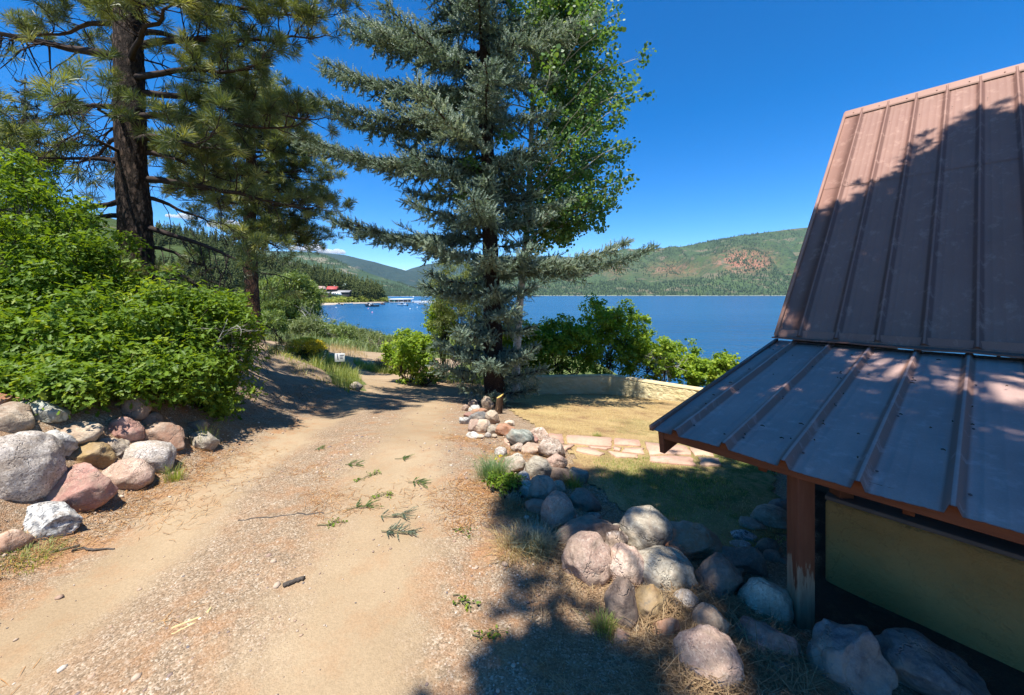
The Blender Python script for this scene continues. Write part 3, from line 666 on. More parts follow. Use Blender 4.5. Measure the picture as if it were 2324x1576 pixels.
for (fn, m_, k, a, rl, sb, lab) in [
  (B, (745, 478, 195, 170), 'green', 0.95, -20, 4, 'greenish grey pointed slab at the flagstone end of the row'),
  (B, (912, 442, 155, 115), 'conglo', 0.8, 0, 4, 'pink-brown rough stone behind the pointed green slab'),
  (B, (840, 500, 120, 85), 'rose', 0.7, 0, 4, 'rose stone wedged against the pointed green slab'),
  (B, (722, 562, 105, 85), 'conglo', 0.7, 0, 4, 'brown and white stone below the pointed green slab'),
  (B, (840, 565, 165, 110), 'peach', 0.5, -8, 4, 'peach coloured stone with an iron band'),
  (B, (1010, 570, 205, 170), 'conglo', 0.5, 35, 5, 'large coarse brown stone with white grains beside the flagstones'),
  (B, (570, 595, 92, 80), 'salt', 0.6, 0, 3, 'grey stone behind the green grass tuft'),
  (B, (632, 612, 42, 42), 'rust', 0.5, 0, 3, 'small dark red cobble below the brown and white stone'),
  (B, (695, 698, 160, 165), 'cream', 0.5, 0, 4, 'cream-pink upright stone beside the green grass tuft'),
  (B, (1065, 688, 155, 130), 'pink', 0.6, 10, 4, 'pinkish grey stone leaning on the coarse brown one'),
  (B, (755, 738, 95, 88), 'salt', 0.5, 0, 3, 'white and grey speckled stone beside the cream one'),
  (B, (905, 748, 195, 180), 'grey', 0.25, 0, 4, 'rounded grey stone with white veins'),
  (B, (755, 842, 125, 130), 'white', 0.5, 0, 4, 'white-pink stone above the second weed clump'),
  (B, (1080, 802, 205, 110), 'dark', 0.15, 8, 4, 'dark brown oval stone lying across the row'),
  (B, (1260, 802, 160, 130), 'grey', 0.4, 0, 4, 'grey stone on the lawn side of the dark oval'),
  (B, (928, 930, 235, 212), 'brown', 0.2, -15, 5, 'big smooth brown stone, third from the round grey boulder'),
  (B, (795, 930, 125, 155), 'green', 0.3, 0, 4, 'grey-green stone in the shade of the smooth brown one'),
  (B, (1070, 920, 125, 120), 'tan', 0.6, 0, 4, 'tan speckled stone grown over with weeds'),
  (B, (1312, 1028, 245, 180), 'brown', 0.1, 28, 5, 'brown-pink egg shaped stone tilted on the lawn edge'),
  (B, (890, 1090, 190, 130), 'brown', 0.4, 0, 4, 'low brown stone under the big smooth brown one'),
  (B, (1070, 1132, 270, 305), 'pink', 0.3, -22, 5, 'big dusky pink boulder leaning above the wide flat brown one'),
  (B, (1325, 1310, 480, 300), 'brown', 0.85, -14, 5, 'wide flat-topped brown boulder with a jagged outline'),
  (B, (1385, 1168, 165, 65), 'conglo', 0.6, 0, 3, 'pale flat stone behind the wide flat brown boulder'),
  (B, (1850, 1312, 365, 350), 'grey', 0.25, 0, 5, 'round grey-ochre boulder standing on the lawn edge'),
  (B, (1610, 1300, 125, 115), 'grey', 0.5, 0, 4, 'small grey stone left of the round grey-ochre boulder'),
  (B, (1580, 1402, 185, 225), 'conglo', 0.8, 20, 4, 'brown speckled wedge stone below the small grey one'),
  (B, (865, 1310, 185, 120), 'salt', 0.4, 0, 4, 'speckled stone sunk in the grey-green grass clump'),
  (D, (765, 568, 310, 365), 'pink', 0.2, 12, 5, 'bright sunlit pink granite boulder at the road edge'),
  (D, (1035, 612, 250, 265), 'pink', 0.3, 0, 5, 'pale pink-grey boulder right of the bright sunlit one'),
  (D, (1328, 655, 405, 320), 'grey', 0.3, 8, 5, 'grey boulder with pale swirling veins'),
  (D, (1025, 892, 215, 360), 'dark', 0.35, 0, 5, 'tall dark grey boulder standing in shade'),
  (D, (1248, 928, 280, 275), 'ochre', 0.45, 0, 5, 'brown-ochre boulder beside the tall dark one'),
  (D, (1490, 882, 165, 190), 'salt', 0.5, 0, 4, 'speckled grey stone with needles on it above the orange stone'),
  (D, (1730, 712, 340, 350), 'dark', 0.6, -10, 5, 'dark pinkish boulder with a pointed top in deep shade'),
  (D, (1520, 432, 390, 255), 'rust', 0.4, 10, 5, 'dark red-brown boulder in shade behind the veined one'),
  (D, (1668, 1040, 245, 245), 'tan', 0.35, 20, 5, 'tan and brown speckled boulder among needles'),
  (D, (1372, 1092, 205, 195), 'rust', 0.5, 0, 4, 'orange-pink stone in the needles'),
  (D, (1555, 1102, 75, 62), 'rose', 0.4, 0, 3, 'small pink stone beside the straw stem'),
  (D, (1662, 1332, 425, 425), 'pink', 0.3, 22, 5, 'large pink boulder half sunk in needles, lowest of the row'),
  (D, (2100, 890, 310, 330), 'tan', 0.3, 18, 5, 'tan-grey egg shaped boulder at the porch post'),
  (D, (2130, 1205, 430, 270), 'rose', 0.5, 14, 5, 'mauve boulder at the foot of the porch post'),
  (D, (2220, 1430, 225, 155), 'dark', 0.4, 20, 4, 'dark brown stone below the mauve boulder'),
  (D, (1020, 1145, 105, 115), 'peach', 0.5, 0, 4, 'small orange-tan stone below the tall dark one'),
  (D, (1112, 1082, 115, 85), 'grey', 0.4, 0, 3, 'small grey stone below the brown-ochre boulder'),
  (D, (1730, 1562, 160, 60), 'salt', 0.4, 0, 3, 'pale stone cut by the bottom photo edge')]:
    rock(*fn(*m_), k, lab, G3, a, rl, sub=sb)
G4 = 'stones of the shaded bed edge beside the cabin'
for (fn, m_, k, a, rl, sb, lab) in [
  (D, (2220, 142, 145, 92), 'blue', 0.3, 0, 4, 'small grey-blue stone behind the porch post, farthest of the bed'),
  (D, (2150, 237, 255, 160), 'grey', 0.25, 0, 4, 'smooth grey stone behind the porch post'),
  (D, (1995, 292, 225, 95), 'grey', 0.5, 15, 4, 'low grey stone sloping out of the lawn edge'),
  (D, (1935, 380, 215, 85), 'zebra', 0.7, 10, 4, 'pale flat crusted stone along the shaded lawn edge'),
  (D, (1900, 440, 160, 60), 'salt', 0.7, 0, 3, 'thin pale stone below the flat crusted one'),
  (D, (1935, 565, 335, 240), 'dark', 0.6, 20, 5, 'large blackish boulder in the deepest shade of the bed'),
  (D, (1820, 625, 300, 130), 'brown', 0.85, 18, 4, 'dark brown slab leaning on the pointed dark boulder'),
  (D, (2110, 455, 165, 120), 'dark', 0.4, 0, 4, 'rounded dark stone behind the large blackish boulder'),
  (D, (2160, 532, 135, 92), 'dark', 0.4, 0, 3, 'small dark stone right of the rounded dark one'),
  (D, (2255, 562, 85, 64), 'brown', 0.4, 0, 3, 'small brown stone close behind the porch post'),
  (E, (620, 1330, 490, 530), 'blue', 0.5, 25, 5, 'big blue-grey streaked boulder in front of the dark porch'),
  (E, (1240, 1440, 760, 460), 'blue', 0.5, 14, 5, 'huge dark blue-grey boulder in the lower photo corner')]:
    rock(*fn(*m_), k, lab, G4, a, rl, sub=sb)
q = hit_ground(808, 886)
g = Geo(); v, f = rock_shape(901, (0.17, 0.15, 0.13), 0.3, 4); g.add(v + q + [0, 0, 0.09], f)
tag(g.build('rock', RM['cream'], smooth=True, loc=q), 'lone pale yellow stone at the road bend below the grass point', 'rock')
q = hit_ground(640 + 75, 800)
g = Geo(); v, f = rock_shape(905, (0.62, 0.4, 0.26), 0.3, 4); g.add(v + q + [-0.25, 0.2, 0.0], f)
tag(g.build('boulder', RM['tan'], smooth=True, loc=q), 'low pale boulder sunk in the bank below the yellow flowers', 'boulder')

# ------------------------------------------------------------------ flagstones
m, nt, b, out = new_mat('pink_flagstone')
p = wpos(nt); rnd = nd(nt, 'ShaderNodeObjectInfo', out=5)
a1 = noise(nt, p, 3.0, 6, 0.65)
col = ramp(nt, a1, [(0.3, (0.44, 0.255, 0.185)), (0.55, (0.55, 0.34, 0.25)), (0.75, (0.60, 0.42, 0.31))])
col = mixc(nt, mth(nt, 'MULTIPLY', rnd, 0.6), col, (0.56, 0.40, 0.27))
col = mixc(nt, 0.5, col, ramp(nt, noise(nt, p, 28, 4, 0.7), [(0.3, (0.72, 0.7, 0.68)), (0.7, (1.15, 1.15, 1.15))]), 'MULTIPLY')
setb(nt, b, Base_Color=col, Roughness=0.9, Specular_IOR_Level=0.15, Normal=bump(nt, noise(nt, p, 14, 6, 0.65), 0.5, 0.02))
M_flag = m
def slab(poly, label, seed):
    pts = hits([(988.6 + x * .2583, 872.3 + y * .2583) for x, y in poly])
    rs = np.random.RandomState(seed); out_ = []
    for i in range(len(pts)):
        a_, b_ = pts[i], pts[(i + 1) % len(pts)]
        for t in (0, 0.25, 0.5, 0.75):
            q = a_ * (1 - t) + b_ * t; out_.append(q[:2] + rs.normal(0, 0.008, 2))
    out_ = np.array(out_); c = out_.mean(0); out_ = c + (out_ - c) * 0.96
    z = terrain(out_[:, 0], out_[:, 1])
    top = np.column_stack([out_, z + 0.024]); inn = np.column_stack([c + (out_ - c) * 0.985, z + 0.031]); bot = np.column_stack([out_, z - 0.03])
    n = len(out_); i = np.arange(n); k = (i + 1) % n
    if np.sum(out_[:, 0] * out_[k, 1] - out_[k, 0] * out_[:, 1]) < 0: inn, top, bot = inn[::-1], top[::-1], bot[::-1]
    g = Geo(); g.add(np.vstack([inn, top, bot]), [i[None, :], np.stack([n + i, n + k, k, i], 1), np.stack([2 * n + i, 2 * n + k, n + k, n + i], 1)])
    loc = np.array([c[0], c[1], terr1(*c)])
    tag(g.build('flagstone', M_flag, loc=loc), label, 'flagstone', 'pink flagstones of the lawn path')
for s_, (poly, lab) in enumerate([
  ([(985, 445), (1115, 450), (1125, 535), (1075, 545), (1000, 500)], 'flagstone touching the coarse brown stone, upper row'),
  ([(1140, 460), (1550, 485), (1550, 560), (1145, 530)], 'longest pink flagstone of the upper row'),
  ([(1570, 488), (1790, 505), (1810, 565), (1565, 545)], 'flagstone between the longest one and the broad pink one'),
  ([(1820, 520), (2000, 540), (2200, 560), (2260, 640), (1880, 640)], 'broad pink flagstone under the porch beam end'),
  ([(1090, 548), (1220, 545), (1150, 600), (1110, 595)], 'three-cornered flagstone beside the coarse brown stone'),
  ([(1240, 575), (1340, 570), (1490, 635), (1440, 650), (1230, 605)], 'orange-tinged flagstone bordering the green grass'),
  ([(1340, 557), (1540, 572), (1500, 592), (1350, 572)], 'thin sliver flagstone below the longest one'),
  ([(1560, 562), (1630, 575), (1620, 600), (1560, 595)], 'smallest flagstone, a little block in the middle'),
  ([(1650, 575), (1830, 580), (1835, 630), (1640, 610)], 'oblong flagstone right of the smallest block'),
  ([(1505, 600), (1780, 640), (1770, 668), (1580, 655)], 'pale flagstone of the lower row tapering to one side'),
  ([(1870, 655), (2000, 650), (2250, 660), (2300, 740), (1870, 690)], 'flagstone half in the shade, nearest to the porch'),
  ([(600, 490), (668, 485), (650, 560), (600, 530)], 'pale flagstone at the road end of the path, outside the stones'),
  ([(2220, 570), (2420, 585), (2440, 650), (2280, 640)], 'flagstone half hidden by the porch beam end'),
  ([(2310, 660), (2480, 668), (2520, 740), (2330, 735)], 'shaded flagstone right of the porch beam end')]): slab(poly, lab, s_)

# ------------------------------------------------------------------ the low stucco garden wall
m, nt, b, out = new_mat('cream_yellow_stucco')
p = wpos(nt)
a1 = noise(nt, p, 2.5, 5, 0.6); sm = noise(nt, vscale(nt, p, (1, 1, 1.9)), 6.5, 5, 0.65, dist=0.5)
col = ramp(nt, a1, [(0.3, (0.70, 0.58, 0.31)), (0.7, (0.78, 0.68, 0.41))])
col = mixc(nt, ramp(nt, noise(nt, p, 9, 6, 0.7), [(0.62, 0), (0.75, 0.55)]), col, (0.30, 0.21, 0.11))
setb(nt, b, Base_Color=col, Roughness=0.9, Specular_IOR_Level=0.15, Normal=bump(nt, mth(nt, 'ADD', mth(nt, 'MULTIPLY', ramp(nt, sm, [(0.42, 0), (0.56, 1)]), 1.0), mth(nt, 'MULTIPLY', noise(nt, p, 40, 4), 0.15)), 0.7, 0.025))
M_stucco = m
def stucco_panel(g, a, b, za, zb, bot_a, bot_b, th, seed):
    a, b = np.array(a, float), np.array(b, float); L = np.linalg.norm(b - a); d = (b - a) / L; n = np.array([d[1], -d[0]])
    if n @ -a < 0: n = -n
    nu, nv = int(L / 0.035), 22
    U, V = np.meshgrid(np.linspace(0, 1, nu), np.linspace(0, 1, nv))
    zt = za + (zb - za) * U; zo = bot_a + (bot_b - bot_a) * U
    Zz = zo + (zt - zo) * V
    xy = a[None, None] + (b - a)[None, None] * U[..., None]
    pp = np.concatenate([xy, Zz[..., None]], -1).reshape(-1, 3)
    rough = 0.018 * np.maximum(0, fbm(pp * [7, 7, 13], 3, seed)) + 0.008 * fbm(pp * 14, 3, seed + 4)
    rough = rough * (np.minimum(1, np.minimum(U, 1 - U) * L / 0.04)).ravel()
    f = pp.copy(); f[:, :2] += n * (th / 2 + rough[:, None]); rnd_ = sstep(0.88, 1.0, V.ravel()); f[:, :2] -= n * (0.03 * rnd_ ** 2)[:, None]
    bk = pp.copy(); bk[:, :2] -= n * th / 2
    fc = grid_faces(nv, nu); N = len(f)
    e0 = np.arange(nv - 1) * nu; e1 = e0 + nu - 1; tp = (nv - 1) * nu + np.arange(nu - 1)
    g.add(np.vstack([f, bk]), [fc, fc[:, ::-1] + N, np.stack([tp, tp + 1, tp + 1 + N, tp + N], 1), np.stack([e0 + N, e0, e0 + nu, e0 + nu + N], 1), np.stack([e1, e1 + N, e1 + nu + N, e1 + nu], 1)])
wl = [(-0.15, 11.75), (2.93, 12.0), (4.95, 9.85), (5.9, 8.75), (6.6, 7.7)]
wall = thing('garden_wall', 'low cream-yellow stucco garden wall bending behind the lawn', 'wall', (2.93, 12, terr1(2.93, 12)))
g = Geo(); tops = [-2.42, -2.42, -2.37, -2.34, -2.30]
for i in range(len(wl) - 1):
    za, zb = terr1(*wl[i]) - 0.12, terr1(*wl[i + 1]) - 0.12
    stucco_panel(g, wl[i], wl[i + 1], tops[i], tops[i + 1], za, zb, 0.2, 60 + i)
wb = g.build('wall', M_stucco, wall, smooth=True); wb.matrix_parent_inverse = wall.matrix_world.inverted(); wb.location = -np.array(wall.location)
wb.matrix_parent_inverse = Matrix.Identity(4)
g = Geo()
cp = np.array([[x, y, z + 0.004] for (x, y), z in zip(wl, tops)]); 
nn_ = [np.array([0.05, -1.0]), np.array([-0.36, -0.93]), np.array([-0.74, -0.68]), np.array([-0.75, -0.66]), np.array([-0.8, -0.6])]
prof = [(-0.112, -0.03), (-0.10, 0.008), (-0.05, 0.026), (0.05, 0.026), (0.10, 0.008), (0.112, -0.03)]
vs = []
for c_, n_ in zip(cp, nn_):
    for o_, h_ in prof: vs.append([c_[0] + n_[0] * o_, c_[1] + n_[1] * o_, c_[2] + h_])
k_ = len(prof); i = np.arange(len(cp) - 1)[:, None] * k_; j = np.arange(k_ - 1)[None]
g.add(np.array(vs), np.stack([i + j, i + k_ + j, i + k_ + j + 1, i + j + 1], -1).reshape(-1, 4))
cap = g.build('coping', plain('pale_wall_coping', (0.58, 0.46, 0.25), 0.85, 0.2, var=0.12, vs=9, bmp=0.4), wall, smooth=True); cap.location = -np.array(wall.location)

# ================================================================== the cabin
EC = np.array([1.0, 2.76, -0.905]); DD = np.array([0.645, -0.764, 0]); DD /= np.linalg.norm(DD); NN = np.array([0.764, 0.645, 0]); NN /= np.linalg.norm(NN)
def CB(t, mm, z): return EC + DD * t + NN * mm + np.array([0, 0, z + 0.905])   # along the eave, into the house, height
M1, Z1 = 2.486, -0.48; M2, Z2 = 5.84, 2.95; TL = 7.5
cabin = thing('cabin', 'steep brown metal roofed cabin with a low porch roof', 'cabin', CB(0, M1, -2.0))
def put(g, name, mat, parent=None, smooth=False, bevel=0):
    o = g.build(name, mat, parent or cabin, smooth, bevel=bevel)
    if parent is None: o.location = -np.array(cabin.location)
    return o
def metal_mat(name, c0, c1, dust, dustcol, rough, ribs=None, pn=(0, 0, 1)):
    m, nt, b, out = new_mat(name)
    p = wpos(nt)
    a1 = noise(nt, p, 1.4, 5, 0.6); a2 = noise(nt, p, 120, 3, 0.75)
    col = ramp(nt, a1, [(0.3, c0), (0.7, c1)])
    dn = noise(nt, p, 2.6, 6, 0.68)
    col = mixc(nt, mth(nt, 'MULTIPLY', ramp(nt, dn, [(0.3, 0.35), (0.68, 1)]), dust), col, dustcol)
    col = mixc(nt, 0.35, col, ramp(nt, a2, [(0.3, (0.75, 0.75, 0.75)), (0.7, (1.2, 1.2, 1.2))]), 'MULTIPLY')
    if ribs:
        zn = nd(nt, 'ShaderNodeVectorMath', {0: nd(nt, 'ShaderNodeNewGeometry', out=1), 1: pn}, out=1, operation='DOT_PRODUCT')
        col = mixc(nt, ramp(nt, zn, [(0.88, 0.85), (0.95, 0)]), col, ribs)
        st = noise(nt, vscale(nt, p, (1.0, 1.0, 0.3)), 9, 5, 0.7)
        col = mixc(nt, ramp(nt, st, [(0.55, 0), (0.72, 0.45)]), col, tuple(x * 1.5 for x in dustcol))
    setb(nt, b, Base_Color=col, Roughness=ramp(nt, dn, [(0.3, rough), (0.7, rough + 0.18)]), Specular_IOR_Level=0.3, Metallic=0.0, Normal=bump(nt, noise(nt, p, 3.5, 3), 0.12, 0.03))
    return m
def pnorm(a, b):
    dm, dz = b[0] - a[0], b[1] - a[1]; v_ = np.array([-NN[0] * dz, -NN[1] * dz, dm]); return tuple(v_ / np.linalg.norm(v_))
PN_UP = pnorm((M1, Z1), (M2, Z2)); PN_LO = pnorm((0, -0.905), (M1, Z1))
M_roof_up = metal_mat('brown_roof_metal', (0.215, 0.108, 0.077), (0.26, 0.135, 0.098), 0.25, (0.32, 0.20, 0.15), 0.5, ribs=(0.135, 0.066, 0.047), pn=PN_UP)  # rib flanks coloured darker, painting a shade line along every rib
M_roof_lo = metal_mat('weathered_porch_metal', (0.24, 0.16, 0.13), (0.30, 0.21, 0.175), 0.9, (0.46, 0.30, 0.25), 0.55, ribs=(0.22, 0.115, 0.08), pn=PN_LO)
M_trim = metal_mat('roof_trim_metal', (0.30, 0.16, 0.115), (0.35, 0.20, 0.15), 0.2, (0.4, 0.27, 0.2), 0.45)
def ribbed(g, t0, t1, a, b, first, ribh, over=0.0, seed=0, pitch=0.305, droop=0.0, nseg=26):
    """Corrugated sheet from profile point a=(m,z) to b=(m,z): a high rib each pitch and two low ones between."""
    tt, hh = [t0], [0.0]
    k = first
    while k < t1:
        for dx, h in ((-0.026, 0), (-0.011, ribh), (0.011, ribh), (0.026, 0)):
            if t0 < k + dx < t1: tt.append(k + dx); hh.append(h)
        for c in (0.085, 0.153, 0.22):
            for dx, h in ((-0.010, 0), (-0.004, 0.0016), (0.004, 0.0016), (0.010, 0)):
                if t0 < k + c + dx < t1: tt.append(k + c + dx); hh.append(h)
        k += pitch
    tt.append(t1); hh.append(0)
    o_ = np.argsort(tt); tt = np.array(tt)[o_]; hh = np.array(hh)[o_]
    a, b = np.array(a, float), np.array(b, float); dv = b - a; nv = np.array([-dv[1], dv[0]]) / np.linalg.norm(dv)
    s = np.linspace(0, 1, nseg)
    T, S = np.meshgrid(tt, s); Hh = np.broadcast_to(hh, T.shape)
    mm = a[0] + dv[0] * S + nv[0] * Hh; zz = a[1] + dv[1] * S + nv[1] * Hh
    wv = 0.004 * n2(T, S * 3, 2.2, seed, 2).reshape(T.shape)
    if droop:
        e = np.clip(1 - S / 0.06, 0, 1)
        zz = zz - e * droop * (0.75 + 0.9 * n2(T, T * 0, 2.5, seed + 3, 2).reshape(T.shape)) * (1 - 0.6 * (Hh > 0.01))
        mm = mm - e * droop * 0.7 * n2(T, T * 0, 4.0, seed + 9, 2).reshape(T.shape)
    pts = CB(0, 0, 0) + T[..., None] * DD + mm[..., None] * NN + np.stack([0 * zz, 0 * zz, zz + wv], -1)
    fs = grid_faces(len(s), len(tt))
    N = pts.reshape(-1, 3)
    th = 0.003 * (np.array([0, 0, nv[1]]) + NN * nv[0])
    g.add(np.vstack([N, N - th]), [fs, fs[:, ::-1] + len(N)])
sl = np.array([M2 - M1, Z2 - Z1]); mid = np.array([M1, Z1]) + sl * 0.565
upv = np.array([-sl[1], sl[0]]) / np.linalg.norm(sl) * 0.004
g = Geo(); ribbed(g, 0.0, TL, (M1 - 0.01, Z1 + 0.03), mid + sl * 0.01, 0.20, 0.032, seed=1)
roof = put(g, 'roof', M_roof_up)
g = Geo(); ribbed(g, 0.0, TL, mid + upv, (M2 - 0.005, Z2 - 0.01) + upv, 0.20, 0.032, seed=5)
ru = g.build('upper_sheet', M_roof_up, roof)
g = Geo()                                                     # rear slope
ribbed(g, 0.0, TL, (2 * M2 - M1 + 0.4, Z1 - 0.45), (M2 + 0.005, Z2 - 0.01), 0.20, 0.024, seed=7, nseg=4)
g.build('rear_slope', M_roof_up, roof)
g = Geo()                                                     # ridge cap folded over both slopes, rake trims, screws
for s_ in (-1, 1):
    a_, b_, c_ = (M2, Z2 + 0.045), (M2 + s_ * 0.115, Z2 - 0.075), (M2 + s_ * 0.119, Z2 - 0.095)
    for (q0, q1) in ((a_, b_), (b_, c_)):
        pp = np.array([CB(-0.02, *q0), CB(TL, *q0), CB(TL, *q1), CB(-0.02, *q1)])
        g.add(np.vstack([pp, pp - [0, 0, 0.004]]), np.array([[0, 1, 2, 3], [7, 6, 5, 4]]))
for k in range(24):
    c_ = CB(0.1 + k * 0.305, M2 - 0.09, Z2 - 0.042); v, f = ico(1); g.add(v * 0.009 + c_, f)
g.build('ridge_cap', M_trim, roof)
def bar(g, p0, p1, wdt, hgt, up=(0, 0, 1)):
    p0, p1, up = np.array(p0), np.array(p1), np.array(up, float); d = p1 - p0; L = np.linalg.norm(d); d /= L
    s_ = np.cross(d, up); s_ /= np.linalg.norm(s_); u_ = np.cross(s_, d)
    M = np.eye(4); M[:3, 0], M[:3, 1], M[:3, 2], M[:3, 3] = d, s_, u_, p0
    g.box((0, -wdt / 2, -hgt / 2), (L, wdt / 2, hgt / 2), M)
g = Geo(); bar(g, CB(-0.012, M1 - 0.02, Z1 + 0.03), CB(-0.012, M2 - 0.02, Z2 + 0.0), 0.03, 0.05)
g.build('rake_trim', M_trim, roof)
g = Geo()
for k in range(23):
    for fr in (0.28, 0.57, 0.86):
        v, f = ico(1); q = np.array([M1, Z1 + 0.03]) + sl * fr; g.add(v * 0.006 + CB(0.26 + k * 0.305, q[0] - 0.003, q[1] + 0.004), f)
tag(g.build('roof_screws', plain('grey_screw_metal', (0.2, 0.14, 0.12), 0.4, 0.6), roof), kind='stuff')
# porch roof
g = Geo(); ribbed(g, 0.0, TL, (-0.045, -0.912), (M1 + 0.05, Z1 - 0.022), 0.155, 0.033, seed=11, droop=0.018, nseg=60)
prf = put(g, 'porch_roof', M_roof_lo)
g = Geo()
a_, b_, c_ = (M1 + 0.03, Z1 + 0.10), (M1 - 0.012, Z1 + 0.022), (M1 - 0.13, Z1 + 0.012)
NT = 60; tt = np.linspace(-0.02, TL, NT)
for (q0, q1, sd) in ((a_, b_, 0), (b_, c_, 1)):
    top = np.array([CB(t, *q0) for t in tt]); bo = np.array([CB(t, *q1) for t in tt])
    if sd: bo[:, 2] += 0.018 * n2(tt, tt * 0, 3.5, 3, 2)
    pp = np.vstack([top, bo, top - [0, 0, 0.004], bo - [0, 0, 0.004]]); i = np.arange(NT - 1)
    g.add(pp, [np.stack([i, NT + i, NT + i + 1, i + 1], 1), np.stack([2 * NT + i + 1, 3 * NT + i + 1, 3 * NT + i, 2 * NT + i], 1)])
    if sd:
        lip = bo - [0, 0, 0.014]; g.add(np.vstack([bo, lip]), np.stack([i, NT + i, NT + i + 1, i + 1], 1))
g.build('flashing', M_trim if False else M_roof_up, prf)
g = Geo()
bar(g, CB(-0.014, -0.05, -0.915), CB(-0.014, M1 + 0.02, Z1 - 0.02), 0.028, 0.035)
g.build('rake_trim', M_roof_up, prf)
g = Geo()
for k in range(24):
    for fr in (0.05, 0.35, 0.66, 0.95):
        v, f = ico(1); g.add(v * [0.008, 0.008, 0.006] + CB(0.155 + 0.045 + k * 0.305, fr * M1, -0.905 + fr * 0.425 + 0.006), f)
tag(g.build('roof_screws', plain('dull_screw_metal', (0.10, 0.07, 0.065), 0.5, 0.5), prf), kind='stuff')
# stained timber
def timber_mat(name, worn):
    m, nt, b, out = new_mat(name)
    p = wpos(nt); v = vscale(nt, p, (22, 22, 3)) if worn else vscale(nt, p, (4, 4, 30))
    gr = noise(nt, v, 1.5, 5, 0.65)
    col = ramp(nt, gr, [(0.3, (0.115, 0.040, 0.019)), (0.7, (0.17, 0.064, 0.03))])
    if worn:
        z = nd(nt, 'ShaderNodeSeparateXYZ', {0: p}, out=2)
        wr = mth(nt, 'ADD', mth(nt, 'MULTIPLY', mth(nt, 'ADD', z, 1.42), -4.2), mth(nt, 'MULTIPLY', mth(nt, 'SUBTRACT', gr, 0.5), 2.6))
        bare = ramp(nt, noise(nt, v, 2.5, 4), [(0.3, (0.22, 0.15, 0.095)), (0.7, (0.34, 0.25, 0.16))])
        col = mixc(nt, ramp(nt, wr, [(0.42, 0), (0.55, 1)]), col, bare)
    setb(nt, b, Base_Color=col, Roughness=0.75, Specular_IOR_Level=0.25, Normal=bump(nt, gr, 0.35, 0.008))
    return m
M_timber = timber_mat('red_brown_stained_timber', False); M_postw = timber_mat('worn_post_timber', True)
g = Geo(); bar(g, CB(0.035, 0.05, -0.952), CB(TL, 0.05, -0.952), 0.045, 0.085)
put(g, 'eave_beam', M_timber, bevel=0.004)
g = Geo(); bar(g, CB(0.015, 0.03, -1.02), CB(0.015, 0.42, -0.955), 0.038, 0.165)
bar(g, CB(0.015, 0.42, -0.955), CB(0.015, M1, Z1 - 0.11), 0.038, 0.12)
put(g, 'rake_board', M_timber, bevel=0.004)
g = Geo()
for t in np.arange(0.62, TL, 0.61): bar(g, CB(t, 0.075, -0.985), CB(t, M1, -0.57), 0.04, 0.1)
put(g, 'rafters', M_timber)
for t in (0.80, 3.1, 5.4):
    g = Geo(); c_ = CB(t, 0.115, 0); M = np.eye(4); M[:3, 0], M[:3, 1], M[:3, 3] = (1, 0, 0), (0, 1, 0), (c_[0], c_[1], 0)
    g.box((-0.047, -0.047, terr1(c_[0], c_[1]) - 0.1), (0.047, 0.047, -0.94), M)
    o = put(g, 'post', M_postw, bevel=0.006)
    if t < 1: o['label'] = 'red-brown post with paint worn off its foot'
g = Geo()
for t in (0.86, 2.6, 4.4, 6.2):
    c_ = CB(t, 0.76, 0); M = np.eye(4); M[:3, 3] = (c_[0], c_[1], 0)
    g.box((-0.045, -0.045, -1.33), (0.045, 0.045, -0.80), M)
    put(g, 'wall_post', M_timber, bevel=0.004); g = Geo()
# low porch wall, floor, house walls
m, nt, b, out = new_mat('ochre_porch_stucco')
p = wpos(nt); cr = noise(nt, vscale(nt, p, (1, 1, 1.4)), 6.0, 6, 0.7, dist=0.3)
col = ramp(nt, noise(nt, p, 2.0, 5), [(0.3, (0.34, 0.20, 0.065)), (0.7, (0.42, 0.265, 0.095))])
ck = nd(nt, 'ShaderNodeTexVoronoi', {'Vector': nd(nt, 'ShaderNodeVectorMath', {0: p, 1: vscale(nt, noise(nt, p, 5, 4, 0.7, out=1), (0.35, 0.35, 0.35))}, operation='ADD'), 'Scale': 3.2}, feature='DISTANCE_TO_EDGE')
col = mixc(nt, mth(nt, 'MULTIPLY', ramp(nt, ck, [(0.0, 0.35), (0.02, 0)]), ramp(nt, noise(nt, p, 3.0, 3), [(0.45, 0), (0.6, 1)])), col, (0.11, 0.07, 0.03))
col = mixc(nt, ramp(nt, noise(nt, p, 24, 6, 0.75), [(0.55, 0), (0.75, 0.35)]), col, (0.22, 0.15, 0.07))
setb(nt, b, Base_Color=col, Roughness=0.9, Specular_IOR_Level=0.15, Normal=bump(nt, mth(nt, 'ADD', ramp(nt, cr, [(0.5, 0), (0.66, 0.6)]), mth(nt, 'MULTIPLY', noise(nt, p, 30, 6, 0.7), 1.2)), 0.7, 0.02))
M_ochre = m
def wallbox(t0, t1, m0, m1, z0, z1):
    g = Geo(); M = np.eye(4); M[:3, 0], M[:3, 1], M[:3, 3] = DD, NN, EC * [1, 1, 0]
    g.box((t0, m0, z0), (t1, m1, z1), M); return g
put(wallbox(0.787, TL, 0.684, 0.86, -2.2, -1.33), 'porch_wall', M_ochre, bevel=0.03)
put(wallbox(0.79, TL, 0.675, 0.88, -1.327, -1.30), 'wall_sill', plain('dark_sill_stucco', (0.12, 0.10, 0.085), 0.8, 0.3, bmp=0.3), bevel=0.006)
M_dwall = plain('dark_brown_siding', (0.10, 0.07, 0.05), 0.8, 0.2, bmp=0.2)
put(wallbox(0.15, TL, M1 - 0.05, M1 + 0.1, -2.3, Z1 - 0.03), 'house_wall', M_dwall)
put(wallbox(0.79, TL, 0.862, M1 - 0.052, -2.1, -1.92), 'porch_floor', plain('porch_concrete', (0.22, 0.2, 0.18), 0.9, 0.2, bmp=0.3))
